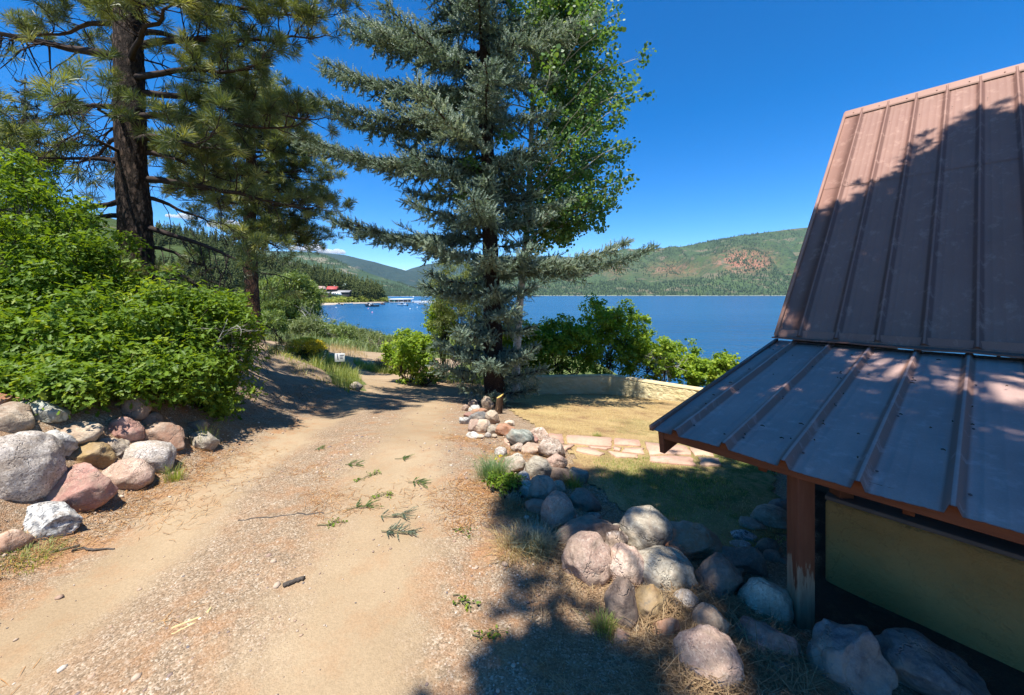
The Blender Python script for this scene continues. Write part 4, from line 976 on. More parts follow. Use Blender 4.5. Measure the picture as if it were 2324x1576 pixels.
for t in (2.4, 5.0):
    wf = put(wallbox(t, t + 1.1, M1 - 0.09, M1 - 0.052, -1.45, -0.65), 'window', plain('window_glass', (0.02, 0.025, 0.03), 0.08, 0.6))
    M = np.eye(4); M[:3, 0], M[:3, 1], M[:3, 3] = DD, NN, EC * [1, 1, 0]
    g = Geo()
    for lo, hi in (((t - .06, M1 - .1, -1.51), (t + 1.16, M1 - .053, -1.452)), ((t - .06, M1 - .1, -.648), (t + 1.16, M1 - .053, -.59)), ((t - .06, M1 - .1, -1.45), (t - .002, M1 - .053, -.65)), ((t + 1.102, M1 - .1, -1.45), (t + 1.16, M1 - .053, -.65))): g.box(lo, hi, M)
    g.build('frame', M_timber, wf)
g = Geo()                                                     # gable end walls under the steep roof
for t in (0.15, TL - 0.15):
    a_ = [CB(t, M1 + 0.1, -2.3), CB(t, M1 + 0.12, Z1 - 0.02), CB(t, M2, Z2 - 0.06), CB(t, 2 * M2 - M1 - 0.1, Z1 - 0.02), CB(t, 2 * M2 - M1 - 0.1, -2.6)]
    n_ = len(a_); pp = np.array(a_ + [q + DD * (0.12 if t < 1 else -0.12) for q in a_]); i = np.arange(n_); k = (i + 1) % n_
    g.add(pp, [i[None, ::-1], i[None, :] + n_, np.stack([i, k, k + n_, i + n_], 1)])
put(g, 'gable_wall', M_dwall)
# leaf litter and cones lying on the porch roof
rs = np.random.RandomState(5); g = Geo()
for k in range(110):
    t = rs.uniform(0.05, 3.2); fr = rs.uniform(0.02, 0.98)
    kk = 0.155 + 0.305 * rs.randint(0, 10)
    if rs.rand() < 0.6: t = kk + rs.choice([-1, 1]) * rs.uniform(0.035, 0.06)
    c_ = CB(t, fr * M1, -0.905 + fr * 0.425 + 0.009)
    a_ = rs.uniform(0, PI); L = rs.uniform(0.004, 0.014); d_ = np.array([math.cos(a_), math.sin(a_), 0])
    g.tube([c_ - d_ * L, c_ + [0, 0, 0.004], c_ + d_ * L], [0.0025, 0.004, 0.0025], 4, rs.rand())
tag(g.build('leaf_litter', plain('dark_litter', (0.085, 0.05, 0.03), 0.9, 0.1)), 'dark scraps of bark and needles lying on the porch roof', kind='stuff')

# ------------------------------------------------------------------ signs, cut stake, sticks
q = hit_ground(734, 838)
sg = thing('trail_marker', 'narrow green marker sign leaning on a thin stake', 'sign', q)
M_sgreen = plain('dark_green_sign_paint', (0.012, 0.075, 0.048), 0.4, 0.5)
g = Geo(); g.tube([(0, 0, -0.1), (-0.02, 0, 0.08), (-0.045, 0, 0.2)], 0.012, 6); g.build('stake', plain('stake_metal', (0.05, 0.07, 0.06), 0.6, 0.4), sg)
Mx = np.eye(4); Mx[:3, :3] = np.array(Matrix.Rotation(R(20), 3, 'Y') @ Matrix.Rotation(R(18), 3, 'Z')); Mx[:3, 3] = (-0.055, -0.012, 0.16)
g = Geo(); g.box((-0.055, -0.006, 0.0), (0.055, 0.006, 0.47), Mx); pan = g.build('panel', M_sgreen, sg, bevel=0.003)
g = Geo()
for k, (x0, x1) in enumerate(((-.02, .02), (-.028, .02), (-.02, .028), (-.024, .022), (-.016, .024), (-.024, .024), (-.02, .016))): g.box((x0, -0.0085, 0.07 + k * 0.052), (x1, -0.0065, 0.10 + k * 0.052), Mx)
g.build('lettering', plain('faded_white_paint', (0.42, 0.58, 0.52), 0.5, 0.4), pan)
g = Geo(); v, f = rock_shape(77, (0.035, 0.03, 0.03), 0.3, 3); g.add(v + hit_ground(737, 842) + [0, 0, 0.02], f)
tag(g.build('pine_cone', plain('dark_cone_brown', (0.06, 0.04, 0.03), 0.9)), 'small dark pine cone at the foot of the green marker', 'pine cone')
q = hit_ground(772, 846)
ws = thing('notice_sign', 'small white notice board with dark bar on a thin post', 'sign', q)
g = Geo(); g.box((-0.016, -0.012, -0.15), (0.016, 0.012, 0.66)); g.build('post', plain('weathered_post', (0.10, 0.075, 0.05), 0.85, 0.2), ws)
Mx = np.eye(4); Mx[:3, :3] = np.array(Matrix.Rotation(R(12), 3, 'Z')); Mx[:3, 3] = (0.0, -0.02, 0.36)
g = Geo(); g.box((-0.15, -0.006, 0.0), (0.15, 0.006, 0.27), Mx); pan = g.build('panel', plain('white_sign_board', (0.78, 0.78, 0.77), 0.45, 0.4, var=0.04), ws, bevel=0.003)
g = Geo(); My = Mx @ np.array(Matrix.Translation((-0.05, 0, 0.06)) @ Matrix.Rotation(R(-8), 4, 'Y')); g.box((-0.014, -0.0085, 0.0), (0.012, -0.0065, 0.19), My)
for zz, x0, x1 in ((0.195, 0.0, 0.115), (0.14, 0.0, 0.085), (0.09, 0.005, 0.08)):
    xx = x0
    while xx < x1: g.box((xx, -0.0085, zz), (xx + 0.014, -0.0065, zz + 0.026), Mx); xx += 0.018
g.build('lettering', plain('dark_blue_print', (0.05, 0.055, 0.12), 0.5), pan)

q = hit_ground(1130, 938)
st = thing('cut_stump', 'sawn-off tree stub with a fresh yellow top beside the stone pile', 'stump', q)
g = Geo(); zz = np.linspace(-0.1, 0.32, 14); th = np.arange(14) / 14 * 2 * PI
rr = 0.062 * (1 + 0.6 * np.exp(-(zz + 0.1) / 0.08))[:, None] * (1 + 0.10 * np.sin(3 * th) + 0.07 * np.sin(5 * th + 1))[None, :]
vv_ = np.stack([rr * np.cos(th) + (0.10 * (zz + 0.1))[:, None], rr * np.sin(th), zz[:, None] + 0.04 * np.cos(th)[None] * (zz[:, None] > 0.3)], -1)
i = np.arange(13)[:, None] * 14; j = np.arange(14)[None]; k = (j + 1) % 14
g.add(vv_, np.stack([i + j, i + k, i + 14 + k, i + 14 + j], -1).reshape(-1, 4)); g.build('trunk', bark('stump_bark', (0.30, 0.19, 0.11), (0.12, 0.07, 0.045), 1.6), st, smooth=True)
g = Geo(); top = vv_[-1] + [0, 0, 0.002]; g.add(top, np.arange(14)[None, :]); g.build('cut_face', plain('fresh_cut_wood', (0.62, 0.42, 0.12), 0.8, 0.2, vs=30), st)

M_stick = plain('grey_dead_wood', (0.085, 0.07, 0.058), 0.9, 0.15, var=0.4, vs=30, bmp=0.8, bs=60)
M_straw = plain('pale_straw_wood', (0.56, 0.43, 0.21), 0.8, 0.2, var=0.2, vs=20)
def stick(p0, p1, r, mat, name, label, cat, wob=0.01, n=9, seed=0):
    a_, b_ = hit_ground(*p0), hit_ground(*p1); rs = np.random.RandomState(seed)
    t = np.linspace(0, 1, n)[:, None]; pts = a_ * (1 - t) + b_ * t + rs.normal(0, wob, (n, 3)) * [1, 1, 0.0]
    pts[:, 2] = np.maximum(terrain(pts[:, 0], pts[:, 1]) + r * 1.3, pts[:, 2] + r * 0.9)
    g = Geo(); g.tube(pts - pts[0], r * (0.8 + 0.4 * rs.rand(n)), 8)
    o = g.build(name, mat, smooth=True); o.location = pts[0]
    return tag(o, label, cat)
stick((640, 1343), (688, 1325), 0.0125, M_stick, 'stick', 'short thick blackish bark stick between the wheel tracks', 'stick', 0.004)
stick((388, 1438), (452, 1411), 0.006, M_straw, 'straw_stem', 'longer pale straw stem lying on the gravel', 'stem', 0.002)
stick((390, 1449), (446, 1425), 0.005, M_straw, 'straw_stem', 'shorter pale straw stem just in front of the longer one', 'stem', 0.002, seed=2)
stick((472, 1398), (478, 1383), 0.006, M_straw, 'straw_stem', 'stubby pale wood chip near the two straw stems', 'stem', 0.002, seed=3)
stick((540, 1184), (735, 1170), 0.006, M_stick, 'fallen_twig', 'long thin grey twig lying across the gravel strip', 'twig', 0.012, 14, seed=4)
stick((1490, 1500), (1571, 1424), 0.007, M_straw, 'straw_stem', 'long yellow straw stem leaning over the orange-pink stone', 'stem', 0.003, seed=6)
stick((130, 1250), (260, 1252), 0.006, M_stick, 'fallen_twig', 'grey twig below the black and white boulder', 'twig', 0.02, 12, seed=8)
# ================================================================== vegetation
def frames(d, rng, roll=True):
    """Rotation matrices whose z axis is d."""
    d = np.asarray(d, float); d = d / (np.linalg.norm(d, axis=1, keepdims=True) + 1e-9)
    ref = np.where(np.abs(d[:, 2:3]) < 0.9, np.array([[0, 0, 1.0]]), np.array([[1.0, 0, 0]]))
    x = np.cross(ref, d); x /= np.linalg.norm(x, axis=1, keepdims=True)
    y = np.cross(d, x)
    if roll:
        a = rng.uniform(0, 2 * PI, len(d))[:, None]
        x, y = x * np.cos(a) + y * np.sin(a), y * np.cos(a) - x * np.sin(a)
    return np.stack([x, y, d], -1)
def scatter(geo, tmpl, faces, pos, Rm, scale, tint):
    """Copies a small template to many places inside one mesh (leaves or needles of one plant)."""
    n, k = len(pos), len(tmpl)
    sc = np.asarray(scale, float); sc = sc[:, None] if sc.ndim == 1 else sc
    v = (tmpl[None] * sc[:, None, :]) @ Rm.transpose(0, 2, 1) + pos[:, None, :]
    fs = [(f[None] + (np.arange(n) * k)[:, None, None]).reshape(-1, f.shape[1]) for f in faces]
    geo.add(v.reshape(-1, 3), fs, np.repeat(tint, k))
def tuft_tmpl(n, seed, spread=1.15, wd=0.022, back=0.25):
    rs = np.random.RandomState(seed)
    ct = 1 - rs.rand(n) * (1 - math.cos(spread * 1.25)); ph = rs.uniform(0, 2 * PI, n); stt = np.sqrt(1 - ct ** 2)
    d = np.stack([stt * np.cos(ph), stt * np.sin(ph), ct], 1)
    L = rs.uniform(0.75, 1.05, n)
    base = np.zeros((n, 3)); base[:, 2] = -rs.uniform(0, back, n)
    s_ = np.cross(d, rs.normal(size=(n, 3))); s_ /= np.linalg.norm(s_, axis=1, keepdims=True)
    mid = base + d * (L * 0.55)[:, None]
    tip = base + d * L[:, None]; tip[:, 2] -= 0.10 * stt * L
    v = np.stack([base - s_ * wd * 0.4, mid - s_ * wd, mid + s_ * wd, tip], 1).reshape(-1, 3)
    f = np.array([[0, 2, 1], [1, 2, 3]])[None] + np.arange(n)[:, None, None] * 4
    return v, [f.reshape(-1, 3)]
TUFTS = [tuft_tmpl(72, s) for s in range(4)]
TUFTS_LO = [tuft_tmpl(34, 10 + s, wd=0.035) for s in range(3)]
TUFTS_SH = [tuft_tmpl(26, 20 + s, wd=0.075, spread=1.3) for s in range(3)]
def twig_tmpl(n, seed, wd=0.30, cross=0.55):
    """A spruce twig of unit length and unit needle reach."""
    rs = np.random.RandomState(seed)
    z = np.linspace(0, 1, n) + rs.normal(0, 0.015, n); ph = np.arange(n) * 2.4 + rs.uniform(0, 0.5, n)
    d = np.stack([np.cos(ph), np.sin(ph), np.full(n, cross * 0.30)], 1)
    base = np.stack([0 * z, 0 * z, z], 1); s_ = np.stack([-np.sin(ph), np.cos(ph), 0 * ph], 1)
    tap = (1 - 0.45 * z)[:, None]
    v = np.stack([base - s_ * wd, base + s_ * wd, base + d * tap * [1, 1, 1]], 1).reshape(-1, 3)
    v[:, 2] = np.clip(v[:, 2], 0, 1.12)
    f = np.arange(n * 3).reshape(n, 3)
    return v, [f]
TWIGS = [twig_tmpl(20, s) for s in range(4)]
OAK = np.array([(0.0, 0, 0), (0.20, 0.16, 0.05), (0.28, 0.08, 0.02), (0.50, 0.28, 0.08), (0.60, 0.12, 0.03), (0.82, 0.22, 0.05), (1.0, 0, -0.03)])
OAKV = np.vstack([OAK, OAK[1:-1] * [1, -1, 1]])
OAKF = [np.array([list(range(7))[::-1], [0] + list(range(7, 12)) + [6]])]
RNDV = np.array([(0, 0, 0), (0.25, 0.40, 0.03), (0.6, 0.45, 0.05), (0.9, 0.18, 0.0), (1.0, 0, -0.03), (0.9, -0.18, 0), (0.6, -0.45, 0.05), (0.25, -0.40, 0.03)])
RNDF = [np.array([[0, 7, 6, 5, 4, 3, 2, 1]])]
SMALLV = np.array([(0, 0, 0), (0.5, 0.28, 0.05), (1, 0, -0.04), (0.5, -0.28, 0.05)])
SMALLF = [np.array([[0, 3, 2, 1]])]
NARV = np.array([(0, 0, 0), (0.4, 0.10, 0.02), (1, 0, -0.12), (0.4, -0.10, 0.02)])
def leaf_frames(up, rng, tilt=0.6):
    """x along the leaf, z the leaf normal, scattered round the given up vectors."""
    n = up + rng.normal(0, tilt, up.shape); n /= np.linalg.norm(n, axis=1, keepdims=True)
    r = rng.normal(size=up.shape); x = np.cross(n, r); x /= np.linalg.norm(x, axis=1, keepdims=True)
    return np.stack([x, np.cross(n, x), n], -1)

M_bark_p = bark('ponderosa_bark', (0.20, 0.135, 0.10), (0.035, 0.027, 0.023), 0.85, 0.28)
M_bark_r = bark('red_pine_bark', (0.30, 0.165, 0.10), (0.07, 0.04, 0.03), 1.1, 0.22)
M_bark_s = bark('spruce_bark', (0.16, 0.115, 0.085), (0.05, 0.035, 0.028), 2.2, 0.6)
M_limb = plain('dark_limb_bark', (0.05, 0.036, 0.031), 0.9, 0.15, var=0.35, vs=14, bmp=0.5)
M_deadl = plain('grey_bare_twigs', (0.34, 0.30, 0.25), 0.9, 0.15, var=0.25, vs=20)
M_needle = foliage('pine_needles', (0.07, 0.10, 0.038), (0.16, 0.205, 0.072), (0.33, 0.345, 0.13), 0.36, 0.45, 0.45)
M_needle2 = foliage('far_pine_needles', (0.05, 0.068, 0.022), (0.10, 0.125, 0.036), (0.20, 0.20, 0.07), 0.28, 0.5, 0.35)
M_spruce = foliage('blue_spruce_needles', (0.09, 0.138, 0.10), (0.215, 0.285, 0.212), (0.42, 0.46, 0.32), 0.30, 0.5, 0.4, (1.2, 1.2, 0.8))
M_spruce_f = foliage('distant_spruce_needles', (0.06, 0.075, 0.055), (0.13, 0.15, 0.11), (0.26, 0.25, 0.16), 0.15, 0.5, 0.35, (1.2, 1.2, 0.8))
M_oak = foliage('oak_leaves', (0.07, 0.135, 0.015), (0.155, 0.25, 0.022), (0.31, 0.38, 0.038), 0.45, 0.5, 0.3)
M_oak2 = foliage('alt_oak_leaves', (0.075, 0.14, 0.014), (0.155, 0.25, 0.022), (0.30, 0.36, 0.04), 0.42, 0.5, 0.3)  # second oak leaf green, nearly the same as the first
M_bright = foliage('bright_shrub_leaves', (0.12, 0.21, 0.022), (0.27, 0.39, 0.04), (0.46, 0.52, 0.07), 0.5, 0.5, 0.3)
M_aspen = foliage('aspen_leaves', (0.06, 0.135, 0.038), (0.13, 0.24, 0.065), (0.28, 0.37, 0.15), 0.42, 0.45, 0.3)
M_junip = foliage('juniper_sprays', (0.085, 0.12, 0.036), (0.17, 0.21, 0.065), (0.29, 0.31, 0.10), 0.3, 0.6, 0.25)
M_willow = foliage('willow_leaves', (0.10, 0.155, 0.035), (0.19, 0.26, 0.065), (0.33, 0.38, 0.12), 0.35, 0.45, 0.4)
M_willow2 = foliage('grey_willow_leaves', (0.115, 0.155, 0.055), (0.20, 0.25, 0.095), (0.32, 0.35, 0.16), 0.3, 0.5, 0.35)
M_sage = foliage('sage_leaves', (0.15, 0.18, 0.12), (0.26, 0.29, 0.21), (0.36, 0.38, 0.28), 0.2, 0.6, 0.25)
M_grass = foliage('green_grass', (0.15, 0.21, 0.05), (0.29, 0.35, 0.09), (0.52, 0.49, 0.20), 0.45, 0.5, 0.35)
M_grassb = foliage('blue_green_grass', (0.10, 0.18, 0.08), (0.18, 0.28, 0.12), (0.32, 0.40, 0.16), 0.42, 0.5, 0.35)
M_dry = foliage('dry_grass', (0.36, 0.26, 0.12), (0.56, 0.43, 0.20), (0.68, 0.57, 0.31), 0.42, 0.6, 0.25, (1.2, 1.1, 0.8))
M_yell = foliage('yellow_flowers', (0.50, 0.40, 0.02), (0.66, 0.54, 0.03), (0.72, 0.64, 0.08), 0.3, 0.6, 0.2, (1.1, 1.0, 0.6))
M_white_tw = plain('silver_dead_twigs', (0.50, 0.46, 0.40), 0.85, 0.15, var=0.15)

def trunk_geo(pts, radii, sides=28, rough=0.06, seed=0, rings=140, flare=0.0):
    """A trunk with ridged bark in its surface."""
    pts = spline(np.array(pts, float), rings); rr = np.interp(np.linspace(0, 1, rings), np.linspace(0, 1, len(radii)), radii)
    th = np.arange(sides) / sides * 2 * PI
    cx, cy_ = np.cos(th), np.sin(th)
    q = pts[:, None, :] + np.stack([cx, cy_, 0 * cx], -1)[None] * rr[:, None, None]
    n = fbm((q * [16, 16, 3.2]).reshape(-1, 3), 3, seed).reshape(q.shape[:2])
    n = np.abs(n) ** 0.6
    fl = 1 + flare * np.exp(-np.linspace(0, 1, rings) * 9)[:, None] * (1 + 0.35 * np.sin(th * 4 + seed))[None]
    q = pts[:, None, :] + np.stack([cx, cy_, 0 * cx], -1)[None] * (rr[:, None] * fl * (1 - rough + rough * 2 * n))[..., None]
    g = Geo(); i = np.arange(rings - 1)[:, None] * sides; j = np.arange(sides)[None]; k = (j + 1) % sides
    g.add(q, np.stack([i + j, i + k, i + sides + k, i + sides + j], -1).reshape(-1, 4))
    return g, pts, rr

def pine_limb(br, tf, rs, p0, az, L, r0, rise=0.1, sag=0.35, live=0.9, droop=0.0, dens=1.0, tsz=0.19, sec_len=0.62, wig=0.075, bare=0.22):
    """One limb with secondary branches and twigs; the needle tufts sit on the twig ends."""
    n = 10; s = np.linspace(0, 1, n); d = np.array([math.sin(az), math.cos(az), 0.0]); side = np.array([d[1], -d[0], 0])
    pts = p0 + d * (s * L)[:, None] + np.array([0, 0, 1.0]) * (L * (rise * s - sag * s ** 2 + 0.45 * sag * s ** 4))[:, None] + side * (np.cumsum(rs.normal(0, wig, n)) * s)[:, None]
    pts[1:, 2] += np.cumsum(rs.normal(0, wig * 0.5, n))[1:] * 0.5
    br.tube(pts, r0 * (1 - 0.82 * s), 6)
    m = max(4, int(L * 7.0 * dens))
    for t in np.linspace(bare, 1.0, m):
        t = min(1, t + rs.uniform(-0.03, 0.03)); k = t * (n - 1); i = min(int(k), n - 2); q = pts[i] + (pts[i + 1] - pts[i]) * (k - i)
        dirn = (pts[i + 1] - pts[i]); dirn /= np.linalg.norm(dirn)
        al = rs.rand() < live
        sd = rs.choice([-1, 1]); up = rs.uniform(-0.35, 0.75) if al else rs.uniform(-1.0, 0.25)
        v = dirn * rs.uniform(0.35, 0.9) + side * sd * rs.uniform(0.4, 1.0) + np.array([0, 0, up - droop]); v /= np.linalg.norm(v)
        if t > 0.97: v = dirn + [0, 0, 0.25]
        l2 = sec_len * rs.uniform(0.55, 1.15) * (1.05 - 0.45 * t)
        ns = 6; ss = np.linspace(0, 1, ns); cur = rs.normal(0, 0.30, 3); cur[2] = rs.uniform(0.05, 0.5) if al else rs.uniform(-0.75, -0.05)
        sp = q + v * (ss * l2)[:, None] + cur * (ss ** 2 * l2)[:, None] + rs.normal(0, 0.022, (ns, 3)) * ss[:, None]
        br.tube(sp, np.maximum(r0 * 0.22 * (1 - 0.75 * ss), 0.0035), 4, cap=False)
        nt_ = int(rs.randint(4, 7) * (1.15 if al else 1.3))
        for u in np.linspace(0.35, 1, nt_):
            k2 = u * (ns - 1); i2 = min(int(k2), ns - 2); b0 = sp[i2] + (sp[i2 + 1] - sp[i2]) * (k2 - i2); dv = sp[i2 + 1] - sp[i2]; dv /= np.linalg.norm(dv) + 1e-9
            tv = dv * 0.7 + rs.normal(0, 0.6, 3) + np.array([0, 0, 0.35 if al else -0.3]); tv /= np.linalg.norm(tv)
            tl = rs.uniform(0.10, 0.26) if u < 0.97 else 0.06
            if not al: tl *= 1.5
            e = b0 + tv * tl + np.array([0, 0, 0.25 * tl if al else -0.3 * tl])
            br.tube([b0, (b0 + e) / 2 + rs.normal(0, 0.02, 3), e], [0.0055, 0.0045, 0.0035], 3, cap=False)
            if al or rs.rand() < 0.08:
                tf.append((e, tv + np.array([0, 0, 0.30]), tsz * rs.uniform(0.75, 1.15), rs.rand()))
def put_tufts(geo, tf, rng, tm):
    if not tf: return
    pos = np.array([t[0] for t in tf]); d = np.array([t[1] for t in tf]); sc = np.array([t[2] for t in tf]); ti = np.array([t[3] for t in tf])
    Rm = frames(d, rng); idx = rng.randint(0, len(tm), len(tf))
    for k, (v, f) in enumerate(tm):
        s_ = idx == k
        if s_.any(): scatter(geo, v, f, pos[s_], Rm[s_], sc[s_], np.clip(ti[s_] ** 1.3 + rng.normal(0, 0.05, s_.sum()), 0, 1))
def rel(o, root):
    o.parent = root; o.location = -np.array(root.location)
    return o

# ------------------------------------------------------------------ the big ponderosa on the left
rs = np.random.RandomState(11)
base = np.array([-6.0, 6.5, terr1(-6.0, 6.5) - 0.1])
pine = thing('ponderosa_pine', 'big ponderosa pine with thick furrowed trunk rising from the oak bushes', 'tree', base, group=None)
tp = [base, base + [-0.10, 0, 1.5], base + [-0.22, 0, 4.0], base + [-0.30, 0.1, 6.8], base + [-0.2, 0.2, 9.0]]
tg_, tpts, trr = trunk_geo(tp, [0.215, 0.20, 0.19, 0.16, 0.05], 36, 0.075, 3, 220, flare=0.3)
rel(tg_.build('trunk', M_bark_p, smooth=True), pine)
def at_h(z):
    i = int(np.argmin(np.abs(tpts[:, 2] - z))); return tpts[i].copy(), trr[i]
br, tf = Geo(), []
# limbs placed as the photo shows them: height, azimuth (0 away, 90 right, -90 left), length, live share
LIMBS = [(3.85, -92, 2.4, 0.02, 0.12, -0.02, 0.07), (3.35, -60, 1.5, 0.25, -0.10, 0.35, 0.05), (3.0, -120, 1.3, 0.35, -0.15, 0.35, 0.045), (2.55, -75, 1.5, 0.55, -0.05, 0.3, 0.04), (2.2, -100, 1.2, 0.75, 0.05, 0.25, 0.035),
         (1.55, -80, 1.5, 0.30, -0.05, 0.45, 0.05), (1.25, -110, 1.3, 0.12, -0.1, 0.5, 0.045), (0.75, -70, 1.1, 0.10, -0.1, 0.6, 0.03), (0.3, -95, 0.9, 0.10, -0.1, 0.5, 0.025),
         (2.75, 168, 1.1, 0.75, 0.0, 0.35, 0.03), (2.25, 190, 0.9, 0.9, 0.1, 0.3, 0.03), (2.1, -140, 1.2, 0.85, 0.1, 0.35, 0.035),
         (1.9, 78, 2.5, 0.75, 0.02, 0.35, 0.06), (1.1, 85, 2.0, 0.25, -0.12, 0.55, 0.05), (0.45, 88, 1.9, 0.06, -0.05, 0.85, 0.055), (0.2, 120, 1.4, 0.05, -0.1, 0.7, 0.03), (0.8, 60, 1.5, 0.15, -0.1, 0.6, 0.04), (-0.1, 75, 1.3, 0.05, -0.15, 0.6, 0.03),
         (2.5, 110, 2.0, 0.8, 0.05, 0.4, 0.05), (2.9, 92, 2.6, 0.9, 0.12, 0.35, 0.055), (3.3, 70, 2.6, 0.92, 0.15, 0.35, 0.055), (3.5, 105, 2.4, 0.95, 0.15, 0.35, 0.055), (3.75, 125, 2.3, 0.95, 0.2, 0.3, 0.05), (4.05, 85, 2.8, 0.95, 0.2, 0.3, 0.06),
         (4.3, 60, 2.6, 0.95, 0.2, 0.25, 0.05), (4.6, 110, 2.7, 0.95, 0.25, 0.3, 0.055), (4.8, 78, 2.8, 0.95, 0.22, 0.3, 0.05), (2.6, 50, 2.3, 0.7, 0.0, 0.3, 0.05), (3.15, 40, 2.2, 0.8, 0.05, 0.3, 0.05), (2.3, 65, 2.2, 0.55, 0.0, 0.4, 0.045), (1.6, 60, 1.8, 0.3, -0.05, 0.5, 0.04),
         (4.5, -75, 2.4, 0.75, 0.25, 0.35, 0.05), (4.7, -115, 2.2, 0.8, 0.2, 0.4, 0.05), (5.1, -95, 2.4, 0.9, 0.15, 0.3, 0.05), (4.9, -40, 2.0, 0.7, 0.2, 0.3, 0.045), (4.2, -30, 1.8, 0.4, 0.1, 0.3, 0.04), (3.4, 10, 1.6, 0.4, 0.1, 0.3, 0.04), (4.8, 10, 2.0, 0.8, 0.2, 0.3, 0.04),
         (5.2, 75, 2.8, 0.95, 0.2, 0.3, 0.05), (5.5, 115, 2.7, 0.95, 0.2, 0.3, 0.05), (5.6, 40, 2.3, 0.95, 0.2, 0.3, 0.05), (5.8, -60, 2.2, 0.9, 0.2, 0.3, 0.05), (6.0, 95, 2.6, 0.95, 0.2, 0.3, 0.05)]
for z in np.arange(6.3, 8.0, 0.42):
    for k in range(2): LIMBS.append((z, rs.uniform(0, 360), max(0.5, 2.1 - 0.34 * (z - 6)), 0.95, 0.3, 0.2, 0.035))
for (z, az, L, live, rise, sag, r0) in LIMBS:
    if -45 < ((az + 180) % 360 - 180) < 66: L *= 0.5
    if -30 < ((az + 180) % 360 - 180) < 50 and z > 2.8: continue
    if z > 6.2: L *= 0.5
    if az % 360 > 180 and z < 4.4: live *= 0.62
    p0, r_ = at_h(z)
    pine_limb(br, tf, rs, p0 + np.array([math.sin(R(az)), math.cos(R(az)), 0]) * r_ * 0.7, R(az), L, r0, rise, sag, live, droop=0.25 if live < 0.3 else 0, dens=1.0 if z < 5.5 else 0.7, tsz=0.20, sec_len=0.75 if live > 0.5 else 0.85)
p0, r_ = at_h(1.45)                                            # needle sprays in front of the trunk
rel(br.build('limbs', M_limb, smooth=True), pine)
g = Geo(); put_tufts(g, tf, rs, TUFTS)
rel(g.build('crown', M_needle), pine)

# ------------------------------------------------------------------ the second pine at the road bend
rs = np.random.RandomState(23)
base = np.array([-7.95, 12.4, terr1(-7.95, 12.4) - 0.1])
pine2 = thing('ponderosa_pine', 'slimmer pine with bare reddish trunk standing at the sandy bank', 'tree', base)
tp = [base, base + [-0.10, 0, 1.2], base + [-0.17, 0, 3.2], base + [-0.15, 0, 5.6], base + [-0.05, 0, 8.2]]
tg_, tpts, trr = trunk_geo(tp, [0.205, 0.185, 0.17, 0.12, 0.03], 26, 0.07, 8, 150, flare=0.25)
rel(tg_.build('trunk', M_bark_r, smooth=True), pine2)
br, tf = Geo(), []
for z in np.arange(1.75, 6.8, 0.27):
    for k in range(4 if z < 6 else 3):
        az = rs.uniform(0, 360)
        if z < 2.4 and not (20 < az < 160): az = rs.uniform(20, 160)
        L = (2.45 if z > 2.6 else 1.9) * rs.uniform(0.7, 1.1) * (1 if z < 4 else max(0.25, 1 - (z - 4) * 0.27))
        p0, r_ = at_h(z)
        pine_limb(br, tf, rs, p0, R(az), L, 0.045, 0.12 if z > 2.5 else -0.1, 0.25, 0.9 if z > 2.2 else 0.75, dens=0.85, tsz=0.235, sec_len=0.75)
rel(br.build('limbs', M_limb, smooth=True), pine2)
g = Geo(); put_tufts(g, tf, rs, TUFTS_LO)
rel(g.build('crown', M_needle), pine2)

